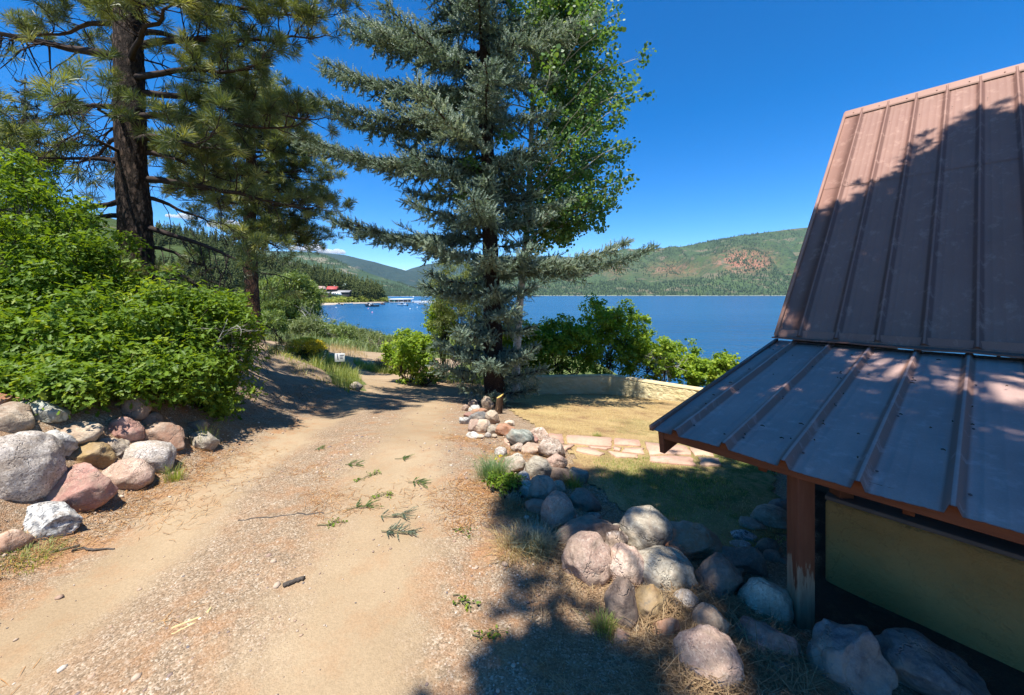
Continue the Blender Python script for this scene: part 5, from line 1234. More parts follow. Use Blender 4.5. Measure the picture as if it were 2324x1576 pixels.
# ------------------------------------------------------------------ spruces
def spruce(root, base, top, lean, r0, lenf, rs, whorl=0.62, nper=6, tw=0.13, reach=0.026, mat=M_spruce, z_lo=0.3, sub=0.17, extra=(), hang=0.5, cone_z=None):
    H = top - base[2]
    tp = [base, base + lean * 0.33 + [0, 0, H * 0.33], base + lean * 0.66 + [0, 0, H * 0.66], base + lean + [0, 0, H]]
    tg_, tpts, trr = trunk_geo(tp, [r0, r0 * 0.8, r0 * 0.45, 0.01], 20, 0.08, 5, 120, flare=0.35)
    rel(tg_.build('trunk', M_bark_s, smooth=True), root)
    br = Geo(); tpz, tdr, tsc, tti, tips = [], [], [], [], []
    def branch(z, az, L, droop):
        i = int(np.argmin(np.abs(tpts[:, 2] - z))); p0 = tpts[i].copy()
        d = np.array([math.sin(az), math.cos(az), 0.0]); side = np.array([d[1], -d[0], 0])
        n = 12; s = np.linspace(0, 1, n)
        pts = p0 + d * (s * L)[:, None] + np.array([0, 0, 1.0]) * (L * (-droop * s ** 1.1 + (0.16 + droop * 0.5) * s ** 3.0))[:, None] + side * (np.cumsum(rs.normal(0, 0.02, n)))[:, None]
        br.tube(pts, np.maximum(0.012 + 0.011 * L * (1 - s), 0.006), 5, cap=False)
        bt = rs.normal(0.45, 0.13)
        tips.append((pts[-1], z))
        for t in np.arange(0.06, 1.0, sub / L * rs.uniform(0.85, 1.0)):
            for sd in (-1, 1):
                if t < 0.25 and rs.rand() < 0.3: continue
                k = t * (n - 1); i = min(int(k), n - 2); q = pts[i] + (pts[i + 1] - pts[i]) * (k - i)
                dirn = pts[i + 1] - pts[i]; dirn /= np.linalg.norm(dirn)
                l2 = (0.16 + 0.58 * (1 - t) * min(1, (t + 0.12) / 0.4) + 0.10) * min(1.0, L / 2.0) * rs.uniform(0.6, 1.2)
                v = dirn * rs.uniform(0.5, 0.9) + side * sd * rs.uniform(0.5, 0.9) + np.array([0, 0, rs.normal(-0.05, 0.2)]); v /= np.linalg.norm(v)
                m = max(2, int(l2 / 0.07)); ss = np.linspace(0, 1, m + 1)
                sp = q + v * (ss * l2)[:, None] + np.array([0, 0, 1]) * (-hang * rs.uniform(0.1, 0.8) * l2 * ss ** 1.6)[:, None]
                br.tube(sp[[0, m // 2, m]] if m > 2 else sp[[0, m]], 0.005, 3, cap=False)
                for u in range(m):
                    nn = 3 if rs.rand() < 0.7 else 4
                    for _ in range(nn):
                        r3 = rs.rand()
                        ud = np.array([0, 0, 1.0]) * (rs.uniform(0.5, 1.0) if r3 < 0.36 else (-rs.uniform(0.5, 1.1) * (0.4 + hang) if r3 < 0.72 else rs.normal(0, 0.2)))
                        tpz.append(sp[u]); tdr.append(v * rs.uniform(0.35, 0.9) + ud + rs.normal(0, 0.3, 3)); tsc.append((rs.uniform(0.7, 1.3) * tw)); tti.append(bt + rs.normal(0, 0.16) + 0.05)
                tpz.append(sp[-1]); tdr.append(v + [0, 0, 0.1]); tsc.append(tw * 1.1); tti.append(bt + 0.1)
        for u in range(4): tpz.append(pts[-1 - u]); tdr.append(d + rs.normal(0, 0.4, 3) + [0, 0, 0.3]); tsc.append(tw); tti.append(bt)
    z = base[2] + z_lo
    while z < top - 0.3:
        L = lenf(z) * 0.80; a0 = rs.uniform(0, 2 * PI); npz = nper if L > 0.9 else 4
        for k in range(npz):
            az_ = a0 + k * 2 * PI / npz + rs.normal(0, 0.18); branch(z + rs.uniform(-0.12, 0.12), az_, L * rs.uniform(0.72, 1.05) * (0.62 if math.sin(az_) > 0.3 and z > 1.2 else 1), rs.uniform(0.0, 0.16))
        for k in range(2): branch(z + whorl * rs.uniform(0.3, 0.7), rs.uniform(0, 2 * PI), min(L * 0.55, 1.4) * rs.uniform(0.6, 1.1), rs.uniform(0.0, 0.2))
        z += whorl * rs.uniform(0.85, 1.15) * (1 if L > 0.9 else 0.7)
    for (ez, eaz, eL, ed) in extra: branch(ez, R(eaz), eL, ed)
    g = Geo(); pos = np.array(tpz); Rm = frames(np.array(tdr), rs); sc = np.array(tsc); ti = np.clip(np.array(tti), 0, 1)
    sc3 = np.stack([np.full(len(sc), reach), np.full(len(sc), reach), sc], 1); idx = rs.randint(0, len(TWIGS), len(sc))
    for k, (v, f) in enumerate(TWIGS):
        s_ = idx == k; scatter(g, v, f, pos[s_], Rm[s_], sc3[s_], ti[s_])
    rel(br.build('limbs', M_limb, smooth=True), root); rel(g.build('crown', mat), root)
    return tips
rs = np.random.RandomState(31)
base = np.array([-0.38, 9.0, terr1(-0.38, 9.0) - 0.08])
spr = thing('blue_spruce', 'tall blue spruce with drooping twigs beside the road bend', 'tree', base)
def lf(z):
    return float(np.interp(z, [-2.2, -1.2, -0.6, 0.2, 1.0, 2.0, 3.5, 5.0, 6.5, 8.5, 11.5], [1.2, 1.25, 1.2, 2.2, 2.7, 3.1, 3.2, 3.0, 2.6, 1.7, 0.2]))
EX = [(6.1, -84, 3.0, 0.05), (5.5, -96, 3.1, 0.02), (5.45, -88, 3.0, 0.02), (4.65, -86, 3.8, 0.02), (4.5, -95, 3.5, 0.02), (3.8, -92, 3.9, 0.02), (3.7, -84, 3.6, 0.02), (2.85, -88, 4.4, 0.0), (2.7, -95, 3.8, 0.0), (1.35, -84, 3.7, 0.10), (1.3, -90, 3.3, 0.10),
      (0.55, 92, 3.5, 0.03), (0.7, 104, 2.9, 0.1), (1.9, 88, 1.9, 0.05), (5.5, 95, 2.4, -0.15), (6.0, 80, 2.6, -0.15), (-0.9, -150, 1.3, 0.05), (-1.55, -175, 1.35, 0.02), (-1.35, 150, 1.2, 0.05), (-0.4, 160, 1.3, 0.1), (0.6, 175, 1.6, 0.1), (0.3, -130, 1.5, 0.1), (-1.75, -95, 1.35, 0.05), (-1.2, -80, 1.4, 0.05), (-1.8, 80, 1.2, 0.05)]
tips = spruce(spr, base, 11.5, np.array([-0.42, 0.1, 0]), 0.20, lf, rs, whorl=0.77, nper=5, extra=EX, z_lo=0.35, tw=0.145, reach=0.035, sub=0.14)
v, f = ico(2); cv = v * [1, 1, 2.6]; cv = cv * (1 + 0.16 * np.sin(cv[:, 2:3] * 6))
g = Geo(); g.add(cv * 0.019, f); cone0 = g.build('cone', plain('brown_spruce_cones', (0.23, 0.105, 0.05), 0.8, 0.2, var=0.4, vs=20), spr, smooth=True)
C.objects.unlink(cone0); nc_ = 0
for (tpnt, z) in sorted(tips, key=lambda a: -a[1]):
    if nc_ >= 90 or z < 4.8: continue
    for k in range(rs.randint(5, 9)):
        if nc_ >= 90: break
        c_ = cone0.copy(); C.objects.link(c_); c_.parent = spr
        c_.location = tpnt - base + rs.normal(0, 0.09, 3) * [1.3, 1.3, 0.5] - [0, 0, 0.07]; c_.rotation_euler = (rs.normal(0, 0.3), rs.normal(0, 0.3), 0); c_.scale = (rs.uniform(0.8, 1.2),) * 3; nc_ += 1

rs = np.random.RandomState(37)
base = np.array([-16.9, 13.8, 0.0])
sp2 = thing('blue_spruce', 'distant spruce top showing above the oak bushes at the photo edge', 'tree', base)
spruce(sp2, base, 7.6, np.array([0.1, 0, 0]), 0.17, lambda z: float(np.interp(z, [0, 2.5, 5, 7.6], [2.6, 2.3, 1.3, 0.1])), rs, whorl=0.5, nper=6, tw=0.16, reach=0.04, mat=M_spruce_f, sub=0.24)

# ------------------------------------------------------------------ aspen behind the spruce
def leafy(geo, centers, rad, per, size, rs, tv, tf_, up=(0, 0, 1), tilt=0.7, tint=(0.45, 0.2), flat=0.75, size_var=0.36):
    """Leaves grouped in clumps round the given centres."""
    n = len(centers) * per
    c = np.repeat(np.asarray(centers, float), per, 0); o = rs.normal(size=(n, 3)); o /= np.linalg.norm(o, axis=1, keepdims=True)
    r = np.repeat(np.broadcast_to(rad, (len(centers),)), per)[:, None] * rs.rand(n, 1) ** 0.5
    pos = c + o * r * [1, 1, flat]
    upv_ = np.asarray(up, float) * 0.9 + o * 0.65
    Rm = leaf_frames(upv_, rs, tilt)
    ct = np.repeat(rs.normal(tint[0], tint[1] * 0.7, len(centers)), per) + rs.normal(0, tint[1] * 0.8, n)
    scatter(geo, tv, tf_, pos, Rm, size * np.clip(rs.normal(1, size_var, n), 0.5, 1.6), np.clip(ct, 0, 1))
rs = np.random.RandomState(43)
base = np.array([0.08, 10.7, terr1(0.08, 10.7) - 0.05])
asp = thing('aspen_tree', 'white-barked aspen with fluttering round leaves behind the spruce', 'tree', base)
tp = [base, base + [0.10, 0, 2.2], base + [0.32, 0, 4.6], base + [0.45, 0, 7.5], base + [0.55, 0, 11.0]]
m, nt, b, out = new_mat('aspen_bark'); p = wpos(nt)
col = mixc(nt, ramp(nt, noise(nt, vscale(nt, p, (4, 4, 16)), 1.2, 4, 0.7), [(0.55, 0), (0.68, 0.8)]), (0.50, 0.47, 0.39), (0.10, 0.085, 0.07))
setb(nt, b, Base_Color=col, Roughness=0.8, Specular_IOR_Level=0.2); M_aspbark = m
tg_, tpts, trr = trunk_geo(tp, [0.105, 0.095, 0.08, 0.055, 0.012], 16, 0.03, 6, 80, flare=0.2)
rel(tg_.build('trunk', M_aspbark, smooth=True), asp)
br = Geo(); cen = []
for k in range(135):
    z = rs.uniform(1.0, 8.2); i = int(np.argmin(np.abs(tpts[:, 2] - z))); p0 = tpts[i]
    az = R(rs.choice([rs.uniform(20, 160), rs.uniform(-180, 180)], p=[0.75, 0.25])); L = float(np.interp(z, [0, 1.5, 3.0, 5, 6.5, 8.5], [1.9, 2.7, 2.7, 2.5, 2.0, 1.0])) * rs.uniform(0.65, 1.1)
    d = np.array([math.sin(az), math.cos(az), 0]); s = np.linspace(0, 1, 7)
    pts = p0 + d * (s * L)[:, None] + np.array([0, 0, 1]) * (L * (0.55 * s - 0.15 * s ** 2))[:, None] + rs.normal(0, 0.03, (7, 3)) * s[:, None]
    br.tube(pts, 0.018 * (1 - 0.8 * s) + 0.003, 5, cap=False)
    for u in np.arange(0.3, 1.05, 0.1):
        q = pts[min(6, int(u * 6))]; e = q + rs.normal(0, 0.20 if u < 0.95 else 0.08, 3) + d * 0.1; br.tube([q, e], 0.004, 3, cap=False); cen.append(e)
rel(br.build('limbs', M_aspbark, smooth=True), asp)
g = Geo(); leafy(g, np.array(cen), 0.25, 40, 0.068, rs, RNDV, RNDF, up=(0, -0.3, 0.5), tilt=0.9, tint=(0.45, 0.22))
rel(g.build('crown', M_aspen), asp)

# ------------------------------------------------------------------ shrubs
def shrub(name, label, cat, c, rad, mat, nclump, per, size, seed, leaf=(OAKV, OAKF), group=None, stems=9, tilt=0.6, base_z=None, clr=0.2, inner=0.35, stem_mat=None, tint=(0.42, 0.2), lump=0.22, up=(0, 0, 1), cut=None):
    """A bush: stems from the ground, leaf clumps spread through an uneven crown."""
    rs = np.random.RandomState(seed); c = np.array(c, float); rad = np.array(rad, float)
    gz = terr1(c[0], c[1]) if base_z is None else base_z
    loc = np.array([c[0], c[1], gz]); root = thing(name, label, cat, loc, group=group)
    d = rs.normal(size=(nclump, 3)); d /= np.linalg.norm(d, axis=1, keepdims=True)
    d[:, 2] = np.where((d[:, 2] < -0.3) & (rs.rand(nclump) < 0.6), -d[:, 2], d[:, 2])
    rr = np.where(rs.rand(nclump) < inner, rs.uniform(0.35, 0.8, nclump), rs.uniform(0.82, 1.03, nclump))
    rr = rr * (1 + lump * vnoise(d * 2.2 + seed, seed) + 0.10 * vnoise(d * 5 + seed, seed + 1))
    cen = c + d * rr[:, None] * rad
    gzz = terrain(cen[:, 0], cen[:, 1]); cen[:, 2] = np.maximum(cen[:, 2], gzz + 0.08)
    if cut is not None: cen = cen[cut(cen)]
    br = Geo(); k0 = rs.choice(len(cen), min(len(cen), stems * 9), replace=False)
    for k in range(stems):
        a = rs.uniform(0, 2 * PI); r0 = rs.uniform(0, 0.35) * rad[:2].mean(); s0 = loc + [r0 * math.cos(a), r0 * math.sin(a), 0]; s0[2] = terr1(s0[0], s0[1]) - 0.03
        mid = c + rs.normal(0, 0.3, 3) * rad; mid[2] = s0[2] * 0.5 + mid[2] * 0.5
        br.tube([s0, (s0 + mid) / 2 + rs.normal(0, 0.04, 3), mid], [0.02, 0.016, 0.011], 5, cap=False)
        for q in cen[k0[k * 9:(k + 1) * 9]]: br.tube([mid, (mid + q) / 2 + rs.normal(0, 0.05, 3), q], [0.010, 0.007, 0.004], 4, cap=False)
    rel(br.build('stems', stem_mat or M_limb, smooth=True), root)
    g = Geo(); leafy(g, cen, clr * rs.uniform(0.7, 1.25, len(cen)), per, size, rs, leaf[0], leaf[1], tilt=tilt, tint=tint, up=up)
    rel(g.build('foliage', mat), root)
    return root
GO = 'oak bushes on the bank'
shrub('oak_bush', 'tallest oak bush on the bank, reaching up in front of the spruce top', 'bush', (-6.85, 5.3, 0.12), (1.5, 1.1, 1.62), M_oak, 285, 72, 0.066, 1, group=GO, stems=10, lump=0.35)
shrub('oak_bush', 'oak bush right in front of the big pine trunk foot', 'bush', (-5.6, 5.1, -0.1), (0.6, 0.75, 0.85), M_oak, 130, 70, 0.064, 2, group=GO, stems=7)
shrub('oak_bush', 'yellow-green oak bush spilling over the boulders', 'bush', (-4.95, 4.3, -0.66), (1.05, 0.65, 0.42), M_oak2, 150, 72, 0.068, 3, group=GO, stems=8)
shrub('oak_bush', 'broad oak bush between the big pine and the road', 'bush', (-4.45, 5.05, -0.52), (0.82, 0.8, 0.74), M_oak, 150, 72, 0.064, 4, group=GO, stems=9, lump=0.42)
shrub('oak_bush', 'end oak bush hanging out over the shaded road edge', 'bush', (-3.9, 5.2, -0.78), (0.44, 0.5, 0.78), M_oak, 95, 70, 0.060, 5, group=GO, stems=6, lump=0.35)
shrub('oak_bush', 'low oak bush above the pale pink boulders', 'bush', (-3.9, 4.35, -0.95), (0.58, 0.45, 0.40), M_oak, 110, 70, 0.062, 6, group=GO, stems=6)
shrub('oak_bush', 'leafy oak skirt drooping over the topmost grey slabs', 'bush', (-4.4, 3.72, -0.86), (0.8, 0.36, 0.2), M_oak2, 110, 70, 0.064, 8, group=GO, stems=6)
shrub('oak_bush', 'shaded oak skirt reaching the ground at the road edge', 'bush', (-3.87, 4.95, -1.3), (0.42, 0.4, 0.4), M_oak, 95, 70, 0.060, 9, group=GO, stems=6)
shrub('oak_bush', 'leafy oak mass filling the gap behind the yellow-green bush', 'bush', (-5.7, 4.75, -0.4), (0.85, 0.55, 0.6), M_oak, 120, 72, 0.066, 7, group=GO, stems=6)
def bare_twigs(name, label, base, h, spread, n, seed, mat, r=0.008, gen=3):
    rs = np.random.RandomState(seed); g = Geo()
    def rec(p, d, L, r_, k):
        s = np.linspace(0, 1, 5); cu = rs.normal(0, 0.2, 3)
        pts = p + d * (s * L)[:, None] + cu * (s ** 2 * L)[:, None]
        g.tube(pts, r_ * (1 - 0.5 * s), 4, cap=False)
        if k:
            for u in rs.uniform(0.35, 1, rs.randint(2, 4)):
                nd_ = d + rs.normal(0, 0.55, 3); nd_ /= np.linalg.norm(nd_); rec(pts[int(u * 4)], nd_, L * rs.uniform(0.45, 0.75), r_ * 0.55, k - 1)
    for k in range(n):
        d = np.array([rs.normal(0, spread), rs.normal(0, spread), 1.0]); d /= np.linalg.norm(d); rec(np.array([rs.normal(0, 0.05), rs.normal(0, 0.05), -0.05]), d, h * rs.uniform(0.4, 0.6), r, gen)
    o = g.build(name, mat, smooth=True); o.location = base
    return tag(o, label, 'dead shrub')
bare_twigs('dead_shrub', 'silver leafless twigs sticking out of the end oak bush', (-3.75, 4.95, -0.75), 0.75, 0.5, 5, 3, M_white_tw, 0.007)
bare_twigs('dead_shrub', 'grey leafless twigs in the middle of the oak bushes', (-4.75, 4.55, -0.75), 0.6, 0.8, 4, 4, M_deadl, 0.007)
bare_twigs('dead_shrub', 'whitish leafless shrub standing beyond the garden wall against the lake', (5.0, 13.1, -3.0), 1.7, 0.25, 6, 5, M_white_tw, 0.016)

GS = 'shrubs behind the garden wall'
shrub('juniper', 'dense olive green juniper behind the spruce on its lake side', 'bush', (-1.45, 12.9, -0.95), (1.4, 1.1, 2.0), M_junip, 520, 60, 0.075, 21, leaf=(NARV, SMALLF), tilt=1.0, clr=0.17, lump=0.3, up=(0, 0, 0.6), tint=(0.45, 0.24))
shrub('serviceberry_bush', 'bright green bush standing where the road bends round the spruce', 'bush', (-3.15, 12.3, -1.95), (0.72, 0.75, 0.85), M_bright, 170, 44, 0.06, 22, leaf=(RNDV, RNDF), group=GS, clr=0.17)
shrub('serviceberry_bush', 'upper bright green shoots left of the juniper', 'bush', (-2.35, 13.6, -1.0), (0.5, 0.6, 1.0), M_bright, 120, 40, 0.06, 23, leaf=(RNDV, RNDF), group=GS, clr=0.17)
shrub('weed_clump', 'yellow-green leafy weeds at the foot of the bright road bend bush', 'weeds', (-2.5, 11.7, -2.45), (0.38, 0.3, 0.28), M_oak2, 60, 40, 0.05, 24, leaf=(SMALLV, SMALLF), stems=5, clr=0.12, tint=(0.8, 0.15))
shrub('serviceberry_bush', 'dark leafy thicket right behind the aspen trunk', 'bush', (1.5, 13.2, -1.9), (1.3, 0.9, 1.15), M_bright, 330, 44, 0.065, 25, leaf=(RNDV, RNDF), group=GS, clr=0.2)
shrub('serviceberry_bush', 'tall bright green bush reaching above the lake line behind the wall', 'bush', (3.45, 14.0, -1.55), (1.25, 1.0, 1.3), M_bright, 300, 42, 0.07, 26, leaf=(RNDV, RNDF), group=GS, clr=0.2, lump=0.4)
shrub('serviceberry_bush', 'sprawling bush along the wall top with drooping outer shoots', 'bush', (4.7, 13.4, -2.15), (1.25, 0.8, 0.72), M_bright, 210, 42, 0.065, 27, leaf=(RNDV, RNDF), group=GS, clr=0.18, lump=0.4)
shrub('serviceberry_bush', 'low bright bush above the right end of the wall', 'bush', (5.95, 12.9, -2.5), (0.85, 0.6, 0.55), M_bright, 140, 42, 0.065, 28, leaf=(RNDV, RNDF), group=GS, clr=0.16)
shrub('serviceberry_bush', 'last small bush just beside the porch roof edge', 'bush', (6.0, 11.3, -2.25), (0.45, 0.4, 0.55), M_bright, 80, 40, 0.062, 29, leaf=(RNDV, RNDF), group=GS, clr=0.14)
shrub('serviceberry_bush', 'leafy bush pressed against the wall behind the spruce shade', 'bush', (0.2, 12.9, -1.95), (1.0, 0.7, 1.1), M_bright, 200, 42, 0.065, 30, leaf=(RNDV, RNDF), group=GS, clr=0.2)

# ------------------------------------------------------------------ lakeside willows and weeds
wil = shrub('willow_tree', 'rounded pale green willow standing on the shore by the bay', 'tree', (-19.8, 35, -1.15), (2.75, 2.4, 2.85), M_willow, 620, 60, 0.30, 41, leaf=(NARV, SMALLF), tilt=0.9, clr=0.55, stems=16, lump=0.3, up=(0.25, -0.2, 0.5), stem_mat=M_deadl)
GW = 'willow shrubs along the shore'
for k, (px, py, d_, rx, rz, lab, mt) in enumerate([
  (700, 752, 30, 1.4, 1.1, 'willow shrub at the right foot of the round willow tree', M_willow2),
  (745, 760, 31, 1.7, 1.25, 'feathery willow shrub peaking beside the silver dead shrub', M_willow),
  (790, 772, 32, 1.5, 0.95, 'willow shrub in the middle of the shore thicket', M_willow2),
  (832, 778, 33, 1.6, 0.85, 'willow shrub sloping down to the water line', M_willow2),
  (872, 784, 34, 1.5, 0.7, 'pale willow shrub nearest the bright road bend bush', M_willow),
  (905, 782, 36, 1.6, 0.7, 'grey-green willow shrub farthest along the shore thicket', M_willow2),
  (760, 790, 26, 1.2, 0.55, 'low green shrub at the edge of the sandy road, darker than the rest', M_willow),
  (820, 797, 25, 1.1, 0.42, 'low shrub above the sandy road before the tangle of dead wood', M_willow2),
  (612, 742, 28, 1.2, 1.0, 'small willow shrub just right of the slim pine trunk', M_willow),
  (625, 700, 33, 1.3, 1.1, 'dark leafy shrub between the slim pine and the round willow', M_willow)]):
    c_ = P(px, py, d_); shrub('willow_shrub', lab, 'bush', c_, (rx, rx * 0.8, rz), mt, 130, 46, 0.20, 50 + k, leaf=(NARV, SMALLF), tilt=0.9, clr=0.32, stems=7, lump=0.3, group=GW, stem_mat=M_deadl, up=(0.2, -0.2, 0.6))
bare_twigs('dead_shrub', 'silver dead shrub at the water edge beside the feathery willow', np.array(P(716, 764, 31.5)), 3.4, 0.25, 7, 6, M_white_tw, 0.03)
bare_twigs('dead_shrub', 'brown tangle of dead branches above the sandy road', np.array(P(852, 796, 25)), 1.4, 1.2, 16, 7, plain('brown_dead_brush', (0.20, 0.155, 0.12), 0.9, 0.1), 0.02)
c_ = P(690, 785, 12.7); c_[2] = terr1(c_[0], c_[1])
yb = shrub('yellow_flower_bush', 'bush covered in yellow flowers on top of the sandy bank', 'bush', c_ + [0, 0.1, 0.22], (0.55, 0.45, 0.32), M_grass, 90, 40, 0.06, 71, leaf=(NARV, SMALLF), stems=8, clr=0.16, tilt=0.9)
g = Geo(); rs = np.random.RandomState(8); d = rs.normal(size=(210, 3)); d /= np.linalg.norm(d, axis=1, keepdims=True); d[:, 2] = np.abs(d[:, 2])
leafy(g, c_ + [0, 0.1, 0.24] + d * [0.58, 0.48, 0.36], 0.08, 18, 0.045, rs, SMALLV, SMALLF, tilt=1, tint=(0.5, 0.3))
rel(g.build('flowers', M_yell), yb)
for px, py, rr, mt, lab, sd in ((1062, 838 - 20, 0.35, M_sage, 'pale blue-grey sage clump on the strip between the two road legs', 72), ):
    c_ = hit_ground(870, 838); shrub('sage_bush', lab, 'bush', c_ + [0, 0, 0.15], (0.42, 0.3, 0.24), mt, 60, 40, 0.05, sd, leaf=(NARV, SMALLF), stems=5, clr=0.13, tilt=0.9)

# ------------------------------------------------------------------ grass
def blades(geo, pos, h, rs, wd=0.006, lean=0.5, tint=(0.45, 0.22), seg=2, out=None):
    n = len(pos); a = rs.uniform(0, 2 * PI, n); d = np.stack([np.cos(a), np.sin(a), 0 * a], 1)
    if out is not None: d = d * 0.4 + out; d /= np.linalg.norm(d, axis=1, keepdims=True) + 1e-9
    s_ = np.stack([-d[:, 1], d[:, 0], 0 * a], 1); L = np.asarray(h) * (0.25 + 0.95 * rs.rand(n) ** 1.3); ln = lean * rs.uniform(0.2, 1.4, n)
    W = np.broadcast_to(wd, (n,))[:, None]
    mid = pos + np.array([0, 0, 1]) * (L * 0.6)[:, None] + d * (L * ln * 0.3)[:, None]
    tip = pos + np.array([0, 0, 1]) * (L * (1 - 0.25 * ln))[:, None] + d * (L * ln)[:, None]
    v = np.stack([pos - s_ * W * 0.6, pos + s_ * W * 0.6, mid + s_ * W * 0.5, tip, mid - s_ * W * 0.5], 1).reshape(-1, 3)
    k5 = (np.arange(n) * 5)[:, None, None]; geo.add(v, [(np.array([[0, 1, 2, 4]])[None] + k5).reshape(-1, 4), (np.array([[2, 3, 4]])[None] + k5).reshape(-1, 3)], np.repeat(np.clip(rs.normal(tint[0], tint[1], n), 0, 1), 5))
def tuft(name, label, cat, c, r, h, n, mat, seed, wd=0.0026, lean=0.6, group=None, tint=(0.5, 0.25)):
    n = int(n * 1.5); r = r * 0.8; lean = lean * 0.85; h = h * 0.95
    rs = np.random.RandomState(seed); c = np.array(c, float); c[2] = terr1(c[0], c[1])
    o_ = rs.normal(0, 1, (n, 2)) * r * 0.45; pos = np.column_stack([o_, np.zeros(n)])
    pos[:, 2] = terrain(o_[:, 0] + c[0], o_[:, 1] + c[1]) - c[2] - 0.01
    out_ = np.column_stack([o_ / (r + 1e-6), np.zeros(n)])
    g = Geo(); blades(g, pos, np.full(n, h), rs, wd, lean, tint, out=out_)
    o = g.build(name, mat); o.location = c
    return tag(o, label, cat, group)
tuft('grass_tuft', 'thick blue-green grass tuft beside the cream upright stone', 'grass tuft', hit_ground(1120, 1088), 0.16, 0.23, 700, M_grassb, 1, lean=0.8)
g = Geo(); rs = np.random.RandomState(3); qf = hit_ground(1120, 1088)
leafy(g, qf + np.array([[0.03, -0.04, 0.2], [0.06, -0.02, 0.22], [0.04, -0.03, 0.17]]), 0.012, 10, 0.016, rs, SMALLV, SMALLF, tilt=1, tint=(0.6, 0.3)); tag(g.build('wild_flower', M_yell), 'tiny yellow flower in the thick blue-green grass tuft', 'flower')
shrub('weed_clump', 'light green weeds at the road edge below the white-pink stone', 'weeds', hit_ground(1148, 1120) + [0, 0, 0.05], (0.14, 0.1, 0.09), M_oak2, 40, 30, 0.028, 74, leaf=(SMALLV, SMALLF), stems=4, clr=0.06)
tuft('grass_tuft', 'blue-grey weed tuft beside the light green weeds', 'grass tuft', hit_ground(1158, 1145), 0.12, 0.11, 320, M_sage, 5, lean=0.9)
tuft('grass_tuft', 'grey-green grass clump grown round the sunken speckled stone', 'grass tuft', hit_ground(1215, 1250), 0.16, 0.17, 620, M_sage, 6, lean=0.9)
tuft('grass_tuft', 'dry bent grass lying left of the grey-green clump', 'grass tuft', hit_ground(1165, 1255), 0.18, 0.14, 260, M_dry, 7, lean=1.6)
tuft('grass_tuft', 'thin green grass tuft in front of the speckled granite boulder', 'grass tuft', hit_ground(395, 1092), 0.09, 0.17, 160, M_grass, 8, lean=0.6)
tuft('grass_tuft', 'weedy green patch at the orange-tan stone', 'grass tuft', hit_ground(60, 1275), 0.22, 0.07, 420, M_grass, 9, lean=1.3)
tuft('grass_tuft', 'dark green grass tuft beside the tall dark boulder', 'grass tuft', hit_ground(1370, 1445), 0.07, 0.10, 220, M_grass, 10, lean=0.7)
tuft('grass_tuft', 'green grass among the stones above the big smooth brown one', 'grass tuft', hit_ground(1300, 1105), 0.12, 0.12, 260, M_grass, 12, lean=0.8)
tuft('grass_tuft', 'little green sprig on the lowest large pink boulder', 'grass tuft', hit_ground(1548, 1508), 0.03, 0.06, 60, M_grass, 13, lean=0.8)
tuft('grass_tuft', 'tall pale grass stalks in the oak leaves above the boulders', 'grass tuft', (-3.95, 4.05, -1), 0.12, 0.5, 60, M_dry, 14, lean=0.5)
tuft('grass_tuft', 'tall green seed grass in front of the shaded road-side bush', 'grass tuft', hit_ground(470, 1015), 0.10, 0.32, 60, M_grass, 15, lean=0.5)
tuft('grass_tuft', 'fresh green tuft at the edge of the flagstones', 'grass tuft', hit_ground(1355, 1063 - 70), 0.08, 0.09, 200, M_grass, 16, lean=0.7)
tuft('grass_tuft', 'yellow-green grass beside the pale sage clump', 'grass tuft', hit_ground(905, 845), 0.3, 0.5, 420, M_grass, 17, 0.012, tint=(0.75, 0.2))
# grass of the point between the road legs, and of the strips beside it: far too many blades to count
def grass_field(name, label, poly, n, h, mat, seed, wd=0.006, lean=0.5, tint=(0.5, 0.25), clump=None, zoff=0.0):
    rs = np.random.RandomState(seed); poly = np.array(poly); lo, hi = poly.min(0), poly.max(0)
    q = rs.uniform(lo, hi, (n * 3, 2)); q = q[in_poly(q[:, 0], q[:, 1], poly)]
    if clump: q = q[n2(q[:, 0], q[:, 1], clump[0], seed, 3) + rs.normal(0, 0.15, len(q)) > clump[1]]
    q = q[:n]; pos = np.column_stack([q, terrain(q[:, 0], q[:, 1]) - 0.005 + zoff])
    g = Geo(); blades(g, pos, np.full(len(q), h) * (0.8 + 0.4 * n2(q[:, 0], q[:, 1], 2.5, seed + 1, 2)), rs, wd, lean, tint)
    return tag(g.build(name, mat), label, kind='stuff')
pp = lambda L: hits(L)[:, :2]
grass_field('tall_grass', 'tall green roadside grass on the point between the two road legs', pp([(690, 800), (735, 800), (790, 832), (812, 850), (822, 885), (790, 893), (750, 870), (715, 835)]), 5200, 0.46, M_grass, 31, 0.008, 0.5, clump=(1.5, -0.3))
grass_field('tall_grass', 'strip of green grass below the lower road leg', pp([(800, 822), (850, 832), (930, 852), (870, 850), (815, 840)]), 1700, 0.34, M_grass, 32, 0.009, 0.5)
grass_field('dry_grass', 'straw coloured grass behind the point', pp([(700, 785), (800, 792), (840, 812), (800, 822), (740, 800)]), 1300, 0.4, M_dry, 33, 0.007, 0.35)
grass_field('bank_weeds', 'sparse dry weeds on the sandy bank', pp([(600, 790), (690, 800), (725, 840), (790, 890), (740, 905), (640, 830), (600, 830)]), 2400, 0.13, M_dry, 34, 0.008, 0.9, clump=(1.8, 0.05))
grass_field('bank_weeds', 'sparse green weeds on the sandy bank', pp([(600, 785), (690, 797), (725, 840), (760, 880), (640, 820), (600, 800)]), 1500, 0.17, M_grass, 35, 0.009, 0.8, clump=(1.5, 0.12))
